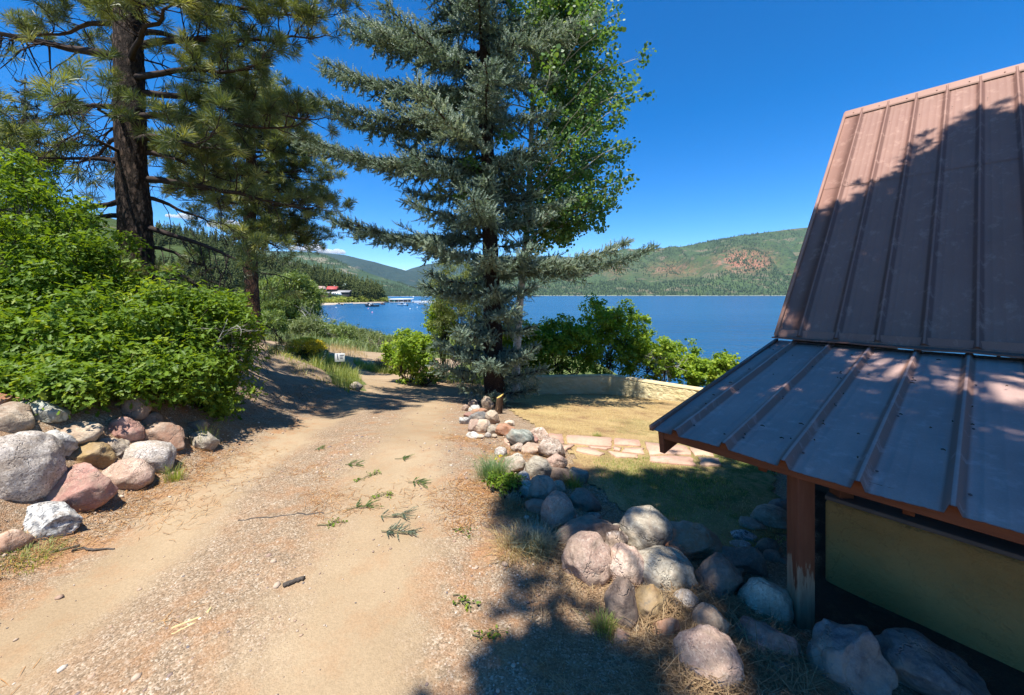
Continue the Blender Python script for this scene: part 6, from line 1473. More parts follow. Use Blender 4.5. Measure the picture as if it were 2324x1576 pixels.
grass_field('shore_grass', 'green meadow plants between the road and the willows', [(-16, 20.8), (-9, 21.6), (-4.5, 22.2), (-2.5, 23), (-3, 33), (-10, 40), (-22, 38), (-20, 26)], 17000, 0.55, M_willow2, 36, 0.03, 0.5, clump=(0.4, -0.8))
grass_field('shore_grass', 'yellow-green shore grass in front of the water', [(-13, 30), (-3, 27), (0, 40), (-4, 60), (-14, 70), (-24, 60), (-22, 40)], 9000, 0.9, M_grass, 37, 0.05, 0.4)
grass_field('lawn_grass', 'short dry grass blades of the lawn', LAWN, 42000, 0.042, M_dry, 38, 0.003, 0.9, clump=(1.6, -0.35), zoff=0.012)
grass_field('lawn_grass', 'greener grass near the stones and the porch', [(0.8, 3.4), (1.05, 2.95), (1.6, 2.75), (2.2, 3.1), (2.9, 4.3), (3.3, 5.0), (2.0, 4.8), (0.9, 4.5)], 7000, 0.04, M_grass, 39, 0.003, 0.9, clump=(1.2, 0.0), zoff=0.012)
grass_field('wall_weeds', 'rank grass along the far side of the wall', [(-2.2, 12.4), (6.5, 12.2), (8, 15), (2, 16), (-2, 15)], 4000, 0.4, M_grass, 40, 0.012, 0.6)

# ------------------------------------------------------------------ the tree behind the viewpoint that shades the stones, lawn and roof
def cabin_hit(px, py):
    """First surface a sight line meets: porch roof, steep roof or ground."""
    r = np.array([(px - 1162) * KP, 1.0, -(py - 668) * KP]); best = hit_ground(px, py) if py > 700 else np.array([0, 1e9, 0.0])
    bd = best[1]
    for (a, b) in (((0, -0.905), (M1, Z1)), ((M1, Z1), (M2, Z2))):
        p0, p1, p2 = CB(0, *a), CB(TL, *a), CB(0, *b); n = np.cross(p1 - p0, p2 - p0)
        den = n @ r
        if abs(den) < 1e-9: continue
        d = (n @ p0) / den
        q = r * d; mm = (q - p0) @ NN; t = (q - p0) @ DD
        if 0 < d < bd and 0 <= mm <= b[0] - a[0] and 0 <= t <= TL: best, bd = q, d
    return best
rs = np.random.RandomState(77)
SHADE = [([(1190, 1576), (1200, 1500), (1240, 1430), (1310, 1370), (1400, 1350), (1480, 1400), (1530, 1480), (1440, 1560), (1340, 1640), (1220, 1640)], 26, 0.75),
         ([(1175, 1225), (1240, 1180), (1290, 1215), (1270, 1260), (1200, 1250)], 5, 1.0),
         ([(1210, 1100), (1330, 1075), (1400, 1130), (1390, 1200), (1300, 1215), (1235, 1170)], 11, 0.8),
         ([(1335, 1078), (1480, 1062), (1620, 1048), (1790, 1060), (1790, 1160), (1650, 1230), (1560, 1300), (1480, 1180), (1400, 1170)], 55, 1.0),
         ([(1560, 1250), (1790, 1150), (1860, 1400), (1700, 1420), (1600, 1370)], 26, 0.9),
         ([(1490, 965), (1765, 768), (2323, 815), (2323, 1200)], 46, 0.85),
         ([(1850, 1400), (2323, 1420), (2323, 1640), (1850, 1640)], 18, 1.0),
         ([(1790, 740), (1860, 500), (1960, 450), (2040, 395), (2110, 315), (2323, 245), (2323, 810)], 150, 0.9)]
HOLES = [(1260, 1010, 60), (1225, 1075, 40), (1195, 1045, 45), (1335, 1275, 85), (1425, 1290, 75), (1505, 1300, 90), (1465, 1215, 75), (1300, 1120, 30), (1330, 1278, 46), (1425, 1288, 40), (1500, 1300, 52), (1455, 1215, 34), (1600, 1500, 60), (1600, 1395, 25), (1330, 1460, 50), (1980, 580, 16), (1830, 760, 20), (1700, 870, 26), (1760, 880, 20), (1640, 900, 22), (1950, 960, 40), (2200, 880, 26), (1470, 1130, 10)]
clumps = []
for poly, n, dn in SHADE:
    poly = np.array(poly, float); lo, hi = poly.min(0), poly.max(0); k = 0; tries = 0
    while k < n and tries < n * 40:
        tries += 1; q = rs.uniform(lo, hi)
        if not in_poly(q[:1], q[1:], poly)[0]: continue
        if any((q[0] - a) ** 2 + (q[1] - b_) ** 2 < r_ * r_ for a, b_, r_ in HOLES): continue
        s_ = cabin_hit(*q)
        if s_[1] > 30: continue
        c_ = s_ + sun_v * (rs.uniform(6.2, 9.6) - 0.55 * max(0, s_[2] + 1.6)) / sun_v[2]
        if c_[1] > 0 and c_[2] / c_[1] < 1.0: c_ = s_ + sun_v * 9.5 / sun_v[2]
        clumps.append(c_); k += 1
clumps = np.array(clumps); keep_ = np.ones(len(clumps), bool)
for a, b_, r_ in HOLES:
    h_ = cabin_hit(a, b_); w_ = clumps - h_; pl = w_ - np.outer(w_ @ sun_v, sun_v); keep_ &= np.linalg.norm(pl, axis=1) > 0.16 + r_ * KP * h_[1]
clumps = clumps[keep_]
base = np.array([2.4, -4.6, terr1(2.4, -4.6) - 0.1])
sh = thing('ponderosa_pine', 'tall pine behind the viewpoint, out of the photo, shading stones and roof', 'tree', base)
tg_, tpts, trr = trunk_geo([base, base + [0, 0.3, 4], base + [0.1, 1.0, 9], base + [0.1, 1.4, 14]], [0.36, 0.3, 0.22, 0.04], 20, 0.07, 4, 80, flare=0.3)
rel(tg_.build('trunk', M_bark_p, smooth=True), sh)
br, tf = Geo(), []
order = np.argsort(clumps[:, 2]); clumps = clumps[order]
for k, c_ in enumerate(clumps):
    i = int(np.argmin(np.abs(tpts[:, 2] - (c_[2] - 1.0)))); p0 = tpts[i]
    if k % 3 == 0 or k < 6:
        md = (p0 + c_) / 2 + [0, 0, 0.3]; br.tube([p0, md, c_], [0.05, 0.035, 0.012], 5, cap=False); last = (md, c_)
    else:
        j = k - (k % 3); br.tube([clumps[j], (clumps[j] + c_) / 2 + rs.normal(0, 0.1, 3), c_], [0.02, 0.015, 0.008], 4, cap=False)
    for _ in range(15):
        o_ = rs.normal(0, 0.17, 3); tf.append((c_ + o_, o_ + [0, 0, 0.12], rs.uniform(0.17, 0.24), rs.rand()))
rel(br.build('limbs', M_limb), sh); g = Geo(); put_tufts(g, tf, rs, TUFTS_SH); rel(g.build('crown', M_needle), sh)
# ================================================================== far things: trees, houses, boats
M_hpine = foliage('hillside_pine_needles', (0.06, 0.085, 0.028), (0.125, 0.155, 0.048), (0.21, 0.225, 0.075), 0.18, 0.7, 0.15)
M_fpine = foliage('forest_needles', (0.020, 0.036, 0.022), (0.038, 0.060, 0.032), (0.07, 0.10, 0.045), 0.0, 0.9, 0.05)
def conifer_tmpl(seed, H=12.0, Rr=2.4, layers=11, per=13, rag=0.35):
    """A far conifer: layers of drooping boughs round a thin trunk, ragged outline."""
    rs = np.random.RandomState(seed); g = Geo()
    for k in range(layers):
        t = k / (layers - 1); z = H * (0.14 + 0.80 * t); r = Rr * (1 - t ** 2.0 * 0.78) * rs.uniform(0.65, 1.2)
        n = max(5, int(per * (1 - 0.5 * t))); a0 = rs.uniform(0, 6.28)
        for j in range(n):
            a = a0 + j * 2 * PI / n + rs.normal(0, 0.15); rr = r * rs.uniform(1 - rag, 1 + rag * 0.5); w_ = rr * rs.uniform(0.25, 0.45) + 0.15
            d = np.array([math.cos(a), math.sin(a), 0]); s_ = np.array([-d[1], d[0], 0]); dz = rs.normal(-0.1, 0.55)
            p0 = np.array([0, 0, z + 0.5]) + d * 0.1; p1 = np.array([0, 0, z + 0.1 + dz]) + d * rr * 0.6; p2 = np.array([0, 0, z + dz * 1.5 + 0.15]) + d * rr
            g.add([p0, p1 + s_ * w_, p2, p1 - s_ * w_, p1 + [0, 0, 0.55]], np.array([[0, 1, 4], [1, 2, 4], [2, 3, 4], [3, 0, 4], [0, 3, 1], [1, 3, 2]]), np.clip(rs.normal(0.45, 0.25), 0, 1))
    g.add(np.array([[0.25, 0, H * 0.9], [-0.12, 0.2, H * 0.9], [-0.12, -0.2, H * 0.9], [0, 0, H * 1.04]]), np.array([[0, 1, 3], [1, 2, 3], [2, 0, 3]]), 0.5)
    return g
M_htrunk = plain('far_trunk_bark', (0.14, 0.09, 0.06), 0.9, 0.1)
protos = []
for s_ in range(6):
    H = [10.5, 12, 13.5, 9, 12.5, 11][s_]
    pr = thing('hillside_pine', 'dark green pine on the forested hillside above the bay', 'tree', (0, 0, -500), group='pines of the near hillside')
    conifer_tmpl(300 + s_, H, [2.3, 2.5, 2.4, 2.3, 2.9, 2.0][s_], 11, 13, 0.4).build('crown', M_hpine, pr)
    g = Geo(); g.tube([(0, 0, -0.6), (0, 0, H * 0.5), (0, 0, H * 0.93)], [0.26, 0.18, 0.05], 6); g.build('trunk', M_htrunk, pr)
    protos.append(pr)
X, Y, Z, U, V = HILLS['near_hillside']
rs = np.random.RandomState(5)
def on_hill(u, v):
    iu = np.interp(u, U[0], np.arange(U.shape[1])); iv = np.interp(v, V[:, 0], np.arange(V.shape[0]))
    i, j = int(iv), int(iu); i = min(i, V.shape[0] - 2); j = min(j, U.shape[1] - 2); a, b = iv - i, iu - j
    f = lambda M: (M[i, j] * (1 - a) + M[i + 1, j] * a) * (1 - b) + (M[i, j + 1] * (1 - a) + M[i + 1, j + 1] * a) * b
    return np.array([f(X), f(Y), f(Z)])
spots = []
tries = 0
while len(spots) < 1300 and tries < 16000:
    tries += 1
    u = rs.uniform(270, 868); v = rs.uniform(0.10, 1.05) if u > 700 else rs.uniform(0.0, 1.08)
    if 700 < u < 800 and v < 0.42: continue                   # the clearing with the houses
    p = on_hill(u, v)
    if u < 640 and n2([p[0]], [p[1]], 0.02, 7, 3)[0] > 0.35 and v < 0.8: continue
    if any((p[0] - q[0]) ** 2 + (p[1] - q[1]) ** 2 < 7.0 for q in spots[-400:]): continue
    spots.append(p)
for u in np.linspace(775, 865, 26): spots.append(on_hill(u, rs.uniform(0.12, 0.5)))
spots = np.array(spots)
vis = (spots[:, 0] / spots[:, 1] / KP + 1162); big = np.argsort(spots[:, 1] + 0.0)
single = big[:270]; rest = big[270:]
used_p = [False] * 6
for i in single:
    k = rs.randint(0, 6); sc = rs.uniform(0.75, 1.2)
    o = protos[k] if not used_p[k] else dup(protos[k])
    used_p[k] = True; o.location = tuple(spots[i] - [0, 0, 0.3]); o.rotation_euler = (0, 0, rs.uniform(0, 6.28)); o.scale = (sc, sc, sc * rs.uniform(0.9, 1.15))
g = Geo(); tm = [conifer_tmpl(400 + s_, 11 + s_ * 0.7, 2.4, 8, 9, 0.4) for s_ in range(4)]
for i in rest:
    t_ = tm[rs.randint(0, 4)]; v = np.concatenate(t_.v); a = rs.uniform(0, 6.28); sc = rs.uniform(0.75, 1.2)
    Rz = np.array([[math.cos(a), -math.sin(a), 0], [math.sin(a), math.cos(a), 0], [0, 0, 1]]); ff = np.concatenate([f for f in t_.f])
    g.add(v @ Rz.T * sc + spots[i], ff, np.clip(np.concatenate(t_.t) + rs.normal(0, 0.12), 0, 1))
tag(g.build('hillside_forest', M_hpine), 'pine forest covering the far part of the near hillside', kind='stuff')
# tiny trees of the far slopes
def far_forest(name, label, hill_name, n, uvf, hmin, hmax, seed, mat=M_fpine):
    global X, Y, Z, U, V
    X, Y, Z, U, V = HILLS[hill_name]; rs = np.random.RandomState(seed); L = []
    tt = 0
    while len(L) < n and tt < n * 8:
        tt += 1; u, v = rs.uniform(U[0, 0], U[0, -1]), rs.uniform(0.0, 1.0); p = on_hill(u, v)
        if rs.rand() < uvf(u, v, p): L.append(p)
    L = np.array(L); g = Geo(); m_ = len(L); H = rs.uniform(hmin, hmax, m_); Rr = H * rs.uniform(0.13, 0.24, m_)
    k = 5; a = rs.uniform(0, 6.28, m_)[:, None] + np.arange(k)[None] * 2 * PI / k
    rag = rs.uniform(0.65, 1.3, (m_, k))
    ring = np.stack([np.cos(a) * Rr[:, None] * rag, np.sin(a) * Rr[:, None] * rag, np.broadcast_to((H * 0.12)[:, None], a.shape) * rag], -1) + L[:, None, :]
    top = L + np.stack([0 * H, 0 * H, H], 1); v = np.concatenate([ring, top[:, None]], 1)
    j = np.arange(k); f = np.stack([j, (j + 1) % k, np.full(k, k)], 1)[None] + (np.arange(m_) * (k + 1))[:, None, None]
    g.add(v.reshape(-1, 3), f.reshape(-1, 3), np.repeat(np.clip(rs.normal(0.4, 0.25, m_), 0, 1), k + 1))
    tag(g.build(name, mat), label, kind='stuff')
def uv_right(u, v, p):
    d = 0.95 if v < 0.17 else (0.6 if v < 0.30 else 0.4)
    nz = n2([p[0]], [p[1]], 0.0035, 91, 4)[0]
    if v > 0.16: d *= float(sstep(-0.25, 0.35, nz)) * 1.5 + 0.05
    return d
far_forest('far_forest', 'dark conifer forest on the hillside across the lake', 'lake_side_hill', 26000, uv_right, 11, 22, 12)
far_forest('far_forest', 'dark conifers along the head of the lake', 'middle_ridge', 6000, lambda u, v, p: 0.9 if v < 0.1 else 0.35 * float(sstep(-0.3, 0.4, n2([p[0]], [p[1]], 0.004, 92, 4)[0])), 10, 18, 13)

# ------------------------------------------------------------------ houses across the bay
def at_px(px, py, hill_name='near_hillside'):
    X, Y, Z, U, V = HILLS[hill_name]
    ap = 668 - Z / (KP * Y); m_ = (V <= 1)
    d2 = np.where(m_, (U - px) ** 2 + ((ap - py) * 2.0) ** 2, 1e9); i = np.unravel_index(np.argmin(d2), d2.shape)
    return np.array([X[i], Y[i], Z[i]])
M_glass = plain('dark_window_glass', (0.03, 0.035, 0.045), 0.1, 0.6, var=0.05)
def house(name, label, loc, rz, L, W, H, RH, wall_c, roof_c, win=3, chimney=False, roof_over=0.6):
    h = thing(name, label, 'house', loc, rz)
    wm = plain(name + '_walls', wall_c, 0.85, 0.15, vs=1.0); rm = plain(name + '_roofing', roof_c, 0.6, 0.3, vs=0.6, var=0.1)
    g = Geo(); a, b = L / 2, W / 2
    g.add([(-a, -b, -2), (a, -b, -2), (a, b, -2), (-a, b, -2), (-a, -b, H), (a, -b, H), (a, b, H), (-a, b, H), (-a, 0, H + RH), (a, 0, H + RH)], [np.array([[0, 1, 5, 4], [2, 3, 7, 6]]), np.array([[1, 2, 6, 9, 5], [3, 0, 4, 8, 7]])])
    g.build('wall', wm, h)
    g = Geo(); o_ = roof_over; sl_ = RH / b
    for s_ in (-1, 1):
        e = np.array([(-a - o_, s_ * (b + o_), H - o_ * sl_), (a + o_, s_ * (b + o_), H - o_ * sl_), (a + o_, 0, H + RH), (-a - o_, 0, H + RH)]) + [0, 0, 0.08]
        e = np.vstack([e, e + [0, 0, 0.22]]); g.add(e, np.array([[0, 1, 2, 3], [7, 6, 5, 4], [0, 4, 5, 1], [1, 5, 6, 2], [3, 2, 6, 7], [0, 3, 7, 4]]))
    rf = g.build('roof', rm, h)
    if chimney: g = Geo(); g.box((a * 0.3, -0.45, H + RH * 0.6), (a * 0.3 + 0.9, 0.45, H + RH + 1.2)); g.build('chimney', plain('chimney_stone', (0.3, 0.27, 0.24), 0.9), rf)
    for k in range(win):
        x = -a + (k + 0.5) * L / win; g = Geo(); g.box((x - 0.75, -b - 0.06, H * 0.35), (x + 0.75, -b + 0.02, H * 0.8)); w_ = g.build('window', M_glass, h)
    return h
ph = at_px(756, 661); house('lake_house', 'house with a bright red roof below the pines across the bay', ph, 0.12, 8.5, 6, 2.2, 2.4, (0.16, 0.12, 0.10), (0.45, 0.085, 0.075), 4, True)
ph2 = at_px(728, 661); house('lake_house', 'brown log house with a pinkish tan roof beside the willow crown', ph2, 0.9, 7.5, 6, 2.4, 2.2, (0.20, 0.10, 0.06), (0.42, 0.31, 0.26), 3)
ph3 = at_px(739, 671); house('small_cabin', 'small brown cabin with a flat grey roof below the log house', ph3, 0.1, 8, 5, 2.6, 1.0, (0.26, 0.14, 0.09), (0.27, 0.25, 0.24), 2)
ph4 = at_px(775, 655); house('small_cabin', 'little cabin with a pale green roof among the dark pines', ph4, 0.3, 5, 5, 3.0, 2.2, (0.12, 0.13, 0.10), (0.42, 0.52, 0.44), 1)
ph5 = at_px(777, 668); house('boat_shed', 'long low grey roofed shed by the beach', ph5, -0.1, 16, 6, 2.2, 1.6, (0.10, 0.09, 0.085), (0.27, 0.265, 0.26), 4)
# a white motorhome beside the shed
pm = at_px(768, 671.5); mh = thing('motorhome', 'white motorhome parked on the beach track in front of the shed', 'motorhome', pm + [0, -2, 0.4], 0.05)
g = Geo(); prof = np.array([(-4.2, 0.5), (-4.2, 3.0), (-4.0, 3.2), (2.6, 3.2), (3.4, 2.9), (3.5, 2.2), (4.2, 1.6), (4.4, 1.2), (4.4, 0.5)]); n_ = len(prof)
vv2 = np.vstack([np.column_stack([prof[:, 0], np.full(n_, s_ * 1.2), prof[:, 1]]) for s_ in (-1, 1)]); i = np.arange(n_); k = (i + 1) % n_
g.add(vv2, [i[None, :], i[None, ::-1] + n_, np.stack([i, i + n_, k + n_, k], 1)]); g.build('body', plain('white_vehicle_paint', (0.75, 0.76, 0.77), 0.3, 0.5, var=0.04), mh)
for x in (-2.9, -1.2, 0.6): g = Geo(); g.box((x, -1.24, 1.7), (x + 1.1, -1.19, 2.5)); g.build('window', M_glass, mh)
for x in (-2.7, 3.0):
    for y in (-1.1, 1.1): g = Geo(); g.tube([(x, y - 0.12, 0.42), (x, y + 0.12, 0.42)], 0.42, 12); g.build('wheel', plain('tyre_rubber', (0.02, 0.02, 0.02), 0.8), mh)
# beach strip and shore bushes of the far bay
M_beach = plain('pale_beach_sand', (0.40, 0.33, 0.25), 0.95, 0.1, vs=0.2)
sh_px = [(590, 691), (640, 692), (700, 692.5), (740, 692), (790, 689.5), (830, 688), (868, 687), (882, 686)]
g = Geo(); fr, bk_, hi_ = [], [], []
for px, py in sh_px:
    d_ = 8.0 / ((py - 668) * KP); q = P(px, py, d_); fr.append(q + [0, -3, -0.4]); bk_.append(q + [0, 4, 0.45]); hi_.append(q + [0, 60, 0.8])
n_ = len(fr); i = np.arange(n_ - 1)
vb = np.vstack([fr, bk_, hi_]); g.add(vb, np.concatenate([np.stack([i, i + 1, n_ + i + 1, n_ + i], 1), np.stack([n_ + i, n_ + i + 1, 2 * n_ + i + 1, 2 * n_ + i], 1)]))
tag(g.build('beach', M_beach, smooth=True), 'narrow sandy beach round the small bay', kind='structure')
rs = np.random.RandomState(9)
def blob_bush(g, c, r, n, rs, tint):
    d = rs.normal(size=(n, 3)); d /= np.linalg.norm(d, axis=1, keepdims=True); d[:, 2] = np.abs(d[:, 2])
    leafy(g, c + d * r * rs.uniform(0.7, 1.0, (n, 1)), r[0] * 0.22, 9, r[0] * 0.22, rs, SMALLV, SMALLF, tilt=0.9, tint=(tint, 0.2))
M_shoreb = foliage('shore_bush_leaves', (0.12, 0.15, 0.03), (0.26, 0.30, 0.06), (0.40, 0.42, 0.10), 0.25, 0.7, 0.15)
for k in range(26):
    px = 672 + k * 8.2; py = 690.5 - max(0, k - 6) * 0.22; d_ = 8.0 / ((py - 668) * KP) + rs.uniform(9, 24); c_ = P(px, 668, d_); c_[2] = -7.0
    R_ = np.array([5.5, 4.0, 4.2]) * rs.uniform(0.7, 1.25); g = Geo(); blob_bush(g, np.zeros(3), R_, 34, rs, 0.75 if k < 14 else 0.4)
    o = g.build('shore_bush', M_shoreb); o.location = c_
    tag(o, 'yellow-green willow bush on the beach across the bay', 'bush', 'willow bushes on the far beach')
g = Geo()
for k in range(17):
    c_ = on_hill(0, 0) if False else at_px(828 + rs.uniform(-8, 40), 668 + rs.uniform(-3, 4)); blob_bush(g, c_ + [0, 0, 2], np.array([3.5, 3, 4.0]) * rs.uniform(0.7, 1.2), 40, rs, 0.3)
tag(g.build('point_thicket', M_hpine), 'dark leafy thicket at the tip of the wooded point', kind='stuff')

# ------------------------------------------------------------------ dock and boats
M_whitep = plain('white_gelcoat', (0.80, 0.80, 0.79), 0.25, 0.5, var=0.05)
M_darkb = plain('dark_boat_trim', (0.035, 0.04, 0.05), 0.35, 0.5, var=0.1)
M_motor = plain('outboard_black', (0.03, 0.03, 0.033), 0.4, 0.5)
def boat(label, px, py, Ln, rz, hull_c, deck_c, canopy=None, group='boats moored in the bay', tower=False):
    d_ = 8.0 / ((py - 668) * KP); q = P(px, 668, d_); q[2] = -8.0; Ln = Ln * 1.2
    b_ = thing('motor_boat', label, 'boat', q, rz, group); W = Ln * 0.19; Hh = Ln * 0.15
    st = np.linspace(0, 1, 12); x = (st - 0.5) * Ln; hw_ = W * np.clip((1 - st ** 3.2), 0.02, 1) ** 0.75; sheer = Hh * (0.82 + 0.30 * st ** 2)
    sec = [(-1.0, 1.0), (-0.92, 0.35), (-0.55, 0.02), (0.0, -0.12), (0.55, 0.02), (0.92, 0.35), (1.0, 1.0)]
    Ln = Ln
    vv_ = np.array([[(x[i] + (0.10 * Ln * st[i] ** 2) * (h - 0.3), hw_[i] * s_, sheer[i] * h - 0.02 * Ln) for s_, h in sec] for i in range(12)])
    n_ = 7; g = Geo(); i = np.arange(11)[:, None] * n_; j = np.arange(6)[None]; g.add(vv_, [np.stack([i + j, i + n_ + j, i + n_ + j + 1, i + j + 1], -1).reshape(-1, 4), np.arange(7)[None, :]])
    g.build('hull', plain('hull_paint', hull_c, 0.3, 0.5, var=0.06), b_, smooth=False)
    g = Geo(); dk = np.array([[(vv_[i, 0, 0], vv_[i, 0, 1] * 0.96, sheer[i] * 0.96), (vv_[i, 6, 0], vv_[i, 6, 1] * 0.96, sheer[i] * 0.96)] for i in range(6, 12)]); i = np.arange(5) * 2
    g.add(dk, np.stack([i, i + 1, i + 3, i + 2], 1)); fl = np.array([[(vv_[i, 1, 0], vv_[i, 1, 1] * 0.9, Hh * 0.4), (vv_[i, 5, 0], vv_[i, 5, 1] * 0.9, Hh * 0.4)] for i in range(0, 7)]); i = np.arange(6) * 2
    g.add(fl, np.stack([i, i + 1, i + 3, i + 2], 1)); g.build('deck', plain('deck_finish', deck_c, 0.5, 0.4, var=0.06), b_)
    g = Geo(); x0 = x[6]
    for s_ in (-1, 1): g.add([(x0, s_ * W * 0.8, Hh), (x0 + Ln * 0.09, s_ * W * 0.62, Hh), (x0 + Ln * 0.01, s_ * W * 0.58, Hh * 1.75), (x0 - Ln * 0.05, s_ * W * 0.74, Hh * 1.7)], np.array([[0, 1, 2, 3]]))
    g.add([(x0 + Ln * 0.09, -W * 0.62, Hh), (x0 + Ln * 0.09, W * 0.62, Hh), (x0 + Ln * 0.01, W * 0.58, Hh * 1.75), (x0 + Ln * 0.01, -W * 0.58, Hh * 1.75)], np.array([[0, 1, 2, 3]])); g.build('windscreen', plain('tinted_windscreen', (0.10, 0.12, 0.14), 0.1, 0.6), b_)
    g = Geo(); g.box((x[0] - Ln * 0.07, -W * 0.2, -0.02 * Ln), (x[0] - Ln * 0.012, W * 0.2, Hh * 1.25)); g.build('outboard', M_whitep if tower else M_motor, b_, bevel=0.03)
    for s_ in (-0.45, 0.45): g = Geo(); g.box((x[3] - Ln * 0.03, W * s_ - W * 0.22, Hh * 0.4), (x[3] + Ln * 0.05, W * s_ + W * 0.22, Hh * 0.75)); g.box((x[3] - Ln * 0.05, W * s_ - W * 0.22, Hh * 0.4), (x[3] - Ln * 0.031, W * s_ + W * 0.22, Hh * 1.25)); g.build('seat', M_darkb if not canopy else M_whitep, b_)
    if canopy:
        g = Geo(); xs = np.linspace(-0.16, 0.10, 5) * Ln; ar = np.array([[(xx, W * 0.85 * s_, Hh * 2.15 + Hh * 0.14 * (1 - s_ * s_)) for s_ in (-1, -0.5, 0, 0.5, 1)] for xx in xs]); i = np.arange(4)[:, None] * 5; j = np.arange(4)[None]
        g.add(np.concatenate([ar.reshape(-1, 3), ar.reshape(-1, 3) - [0, 0, 0.05]]), np.concatenate([np.stack([i + j, i + 5 + j, i + 6 + j, i + j + 1], -1).reshape(-1, 4), np.stack([i + j + 1, i + 6 + j, i + 5 + j, i + j], -1).reshape(-1, 4) + 25])); g.build('canopy', plain('canopy_cloth', canopy, 0.8, 0.2), b_)
        g = Geo()
        for s_ in (-1, 1):
            for xx, x2 in ((xs[0], x[2]), (xs[-1], x[6])): g.tube([(x2, s_ * W * 0.9, Hh * 0.8), (xx, s_ * W * 0.85, Hh * 2.15)], 0.03, 5)
        g.build('canopy_frame', M_whitep, b_)
    return b_
W_, K_ = (0.78, 0.78, 0.77), (0.05, 0.055, 0.065)
boat('grey moored boat nearest to the willow', 770, 692.5, 5.4, 2.6, (0.68, 0.66, 0.63), (0.55, 0.52, 0.50))
boat('small white boat by the beach edge', 791, 690.3, 5.2, 0.5, W_, W_)
boat('dark boat with a black canopy, half behind another dark boat', 837, 692.4, 6.0, 2.8, K_, (0.4, 0.4, 0.4), (0.03, 0.035, 0.05))
boat('dark hulled boat with white seats, nearest to the viewer', 846, 695.5, 6.6, 0.15, K_, (0.62, 0.6, 0.56), (0.07, 0.075, 0.08))
boat('small red boat close to the beach', 868, 690.8, 4.6, 2.4, (0.55, 0.13, 0.08), (0.6, 0.3, 0.2))
boat('white pontoon-like boat with an open top frame, the whitest', 913, 693.6, 6.6, 2.9, W_, (0.70, 0.70, 0.70), (0.72, 0.72, 0.72))
boat('white boat in front of the boathouse', 954, 692.0, 5.4, 2.7, W_, (0.6, 0.6, 0.6))
boat('white hulled boat with black interior and dark canopy', 988, 694.2, 6.6, 3.3, (0.66, 0.66, 0.64), K_, (0.04, 0.045, 0.055), tower=True)
boat('white boat just behind the black canopied one', 1003, 691.6, 5.6, 0.4, W_, (0.6, 0.6, 0.6))
boat('white boat with dark waterline near the green shoots', 1041, 692.6, 5.0, 2.9, W_, (0.55, 0.55, 0.55))
boat('dark boat with white deck, half hidden by the juniper', 1043, 696.5, 5.4, 3.1, K_, W_)
M_buoyw, M_buoyp = plain('white_buoy', (0.75, 0.75, 0.75), 0.4, 0.5, var=0.03), plain('pink_buoy', (0.72, 0.30, 0.42), 0.4, 0.5, var=0.03)
for k, (px, py, mt, lab) in enumerate([(727, 707, M_buoyw, 'white mooring buoy nearest to the willow'), (763, 698, M_buoyw, 'white mooring buoy below the grey boat'), (836, 700.5, M_buoyp, 'pinkish mooring buoy below the dark hulled boat'), (845, 709, M_buoyp, 'pink mooring buoy closest to the viewer, left of the two pink ones'),
                                       (931, 701, M_buoyw, 'white mooring buoy below the whitest boat'), (947, 697.5, M_buoyw, 'white mooring buoy below the boathouse boat'), (990, 709.5, M_buoyp, 'pink mooring buoy nearest to the juniper'), (1028, 701.5, M_buoyp, 'pink mooring buoy beside the juniper shoots')]):
    d_ = 8.0 / ((py - 668) * KP); q = P(px, 668, d_); q[2] = -7.9; v, f = ico(3); g = Geo(); g.add(v * [0.34, 0.34, 0.30], f); g.tube([(0, 0, 0.2), (0, 0, 0.42)], 0.07, 8)
    o = g.build('mooring_buoy', mt, smooth=True); o.location = q; tag(o, lab, 'buoy', 'mooring buoys in the bay')
def wpt(px, py): d_ = 8.0 / ((py - 668) * KP); q = P(px, 668, d_); q[2] = -8.0; return q
q = wpt(912, 687.0); bh = thing('boathouse', 'low boathouse with white flat roof and green door on the water', 'boathouse', q)
s1 = 22.0
g = Geo(); g.box((-s1 / 2, -3, 0.5), (s1 / 2, 3, 0.85)); g.build('deck', plain('pale_dock_boards', (0.60, 0.55, 0.48), 0.8, 0.2), bh)
g = Geo(); g.box((-s1 / 2 + 1, -1.6, 0.85), (s1 / 2 - 3, 2.2, 3.2)); g.build('wall', plain('brown_boathouse_boards', (0.27, 0.19, 0.15), 0.8, 0.2, vs=2), bh)
g = Geo(); g.add([(-s1 / 2 - .6, -3.2, 3.25), (s1 / 2, -3.2, 3.45), (s1 / 2, 3, 4.1), (-s1 / 2 - .6, 3, 3.9), (-s1 / 2 - .6, -3.2, 3.5), (s1 / 2, -3.2, 3.7), (s1 / 2, 3, 4.35), (-s1 / 2 - .6, 3, 4.15)], np.array([[0, 3, 2, 1], [4, 5, 6, 7], [0, 1, 5, 4], [1, 2, 6, 5], [2, 3, 7, 6], [3, 0, 4, 7]])); g.build('roof', M_whitep, bh)
g = Geo(); g.box((-s1 / 2 + 2.4, -1.68, 0.9), (-s1 / 2 + 6, -1.58, 3.0)); g.build('door', plain('green_door_paint', (0.06, 0.28, 0.17), 0.5, 0.4), bh)
g = Geo()
for x in np.linspace(-s1 / 2 + .2, s1 / 2 - .2, 6): g.tube([(x, -2.8, -1.5), (x, -2.8, 3.4)], 0.12, 6)
g.build('pillars', M_whitep, bh)
g = Geo(); g.tube([(s1 / 2, 0, 0.5), (s1 / 2, 0, 6.4)], 0.15, 6); g.box((s1 / 2 - 0.4, -0.2, 5.2), (s1 / 2 + 0.4, 0.2, 6.4)); g.build('lamp_post', M_whitep, bh)
q = wpt(976, 686.6); dk_ = thing('marina_dock', 'long white floating dock with railings stretching out from the boathouse', 'dock', q)
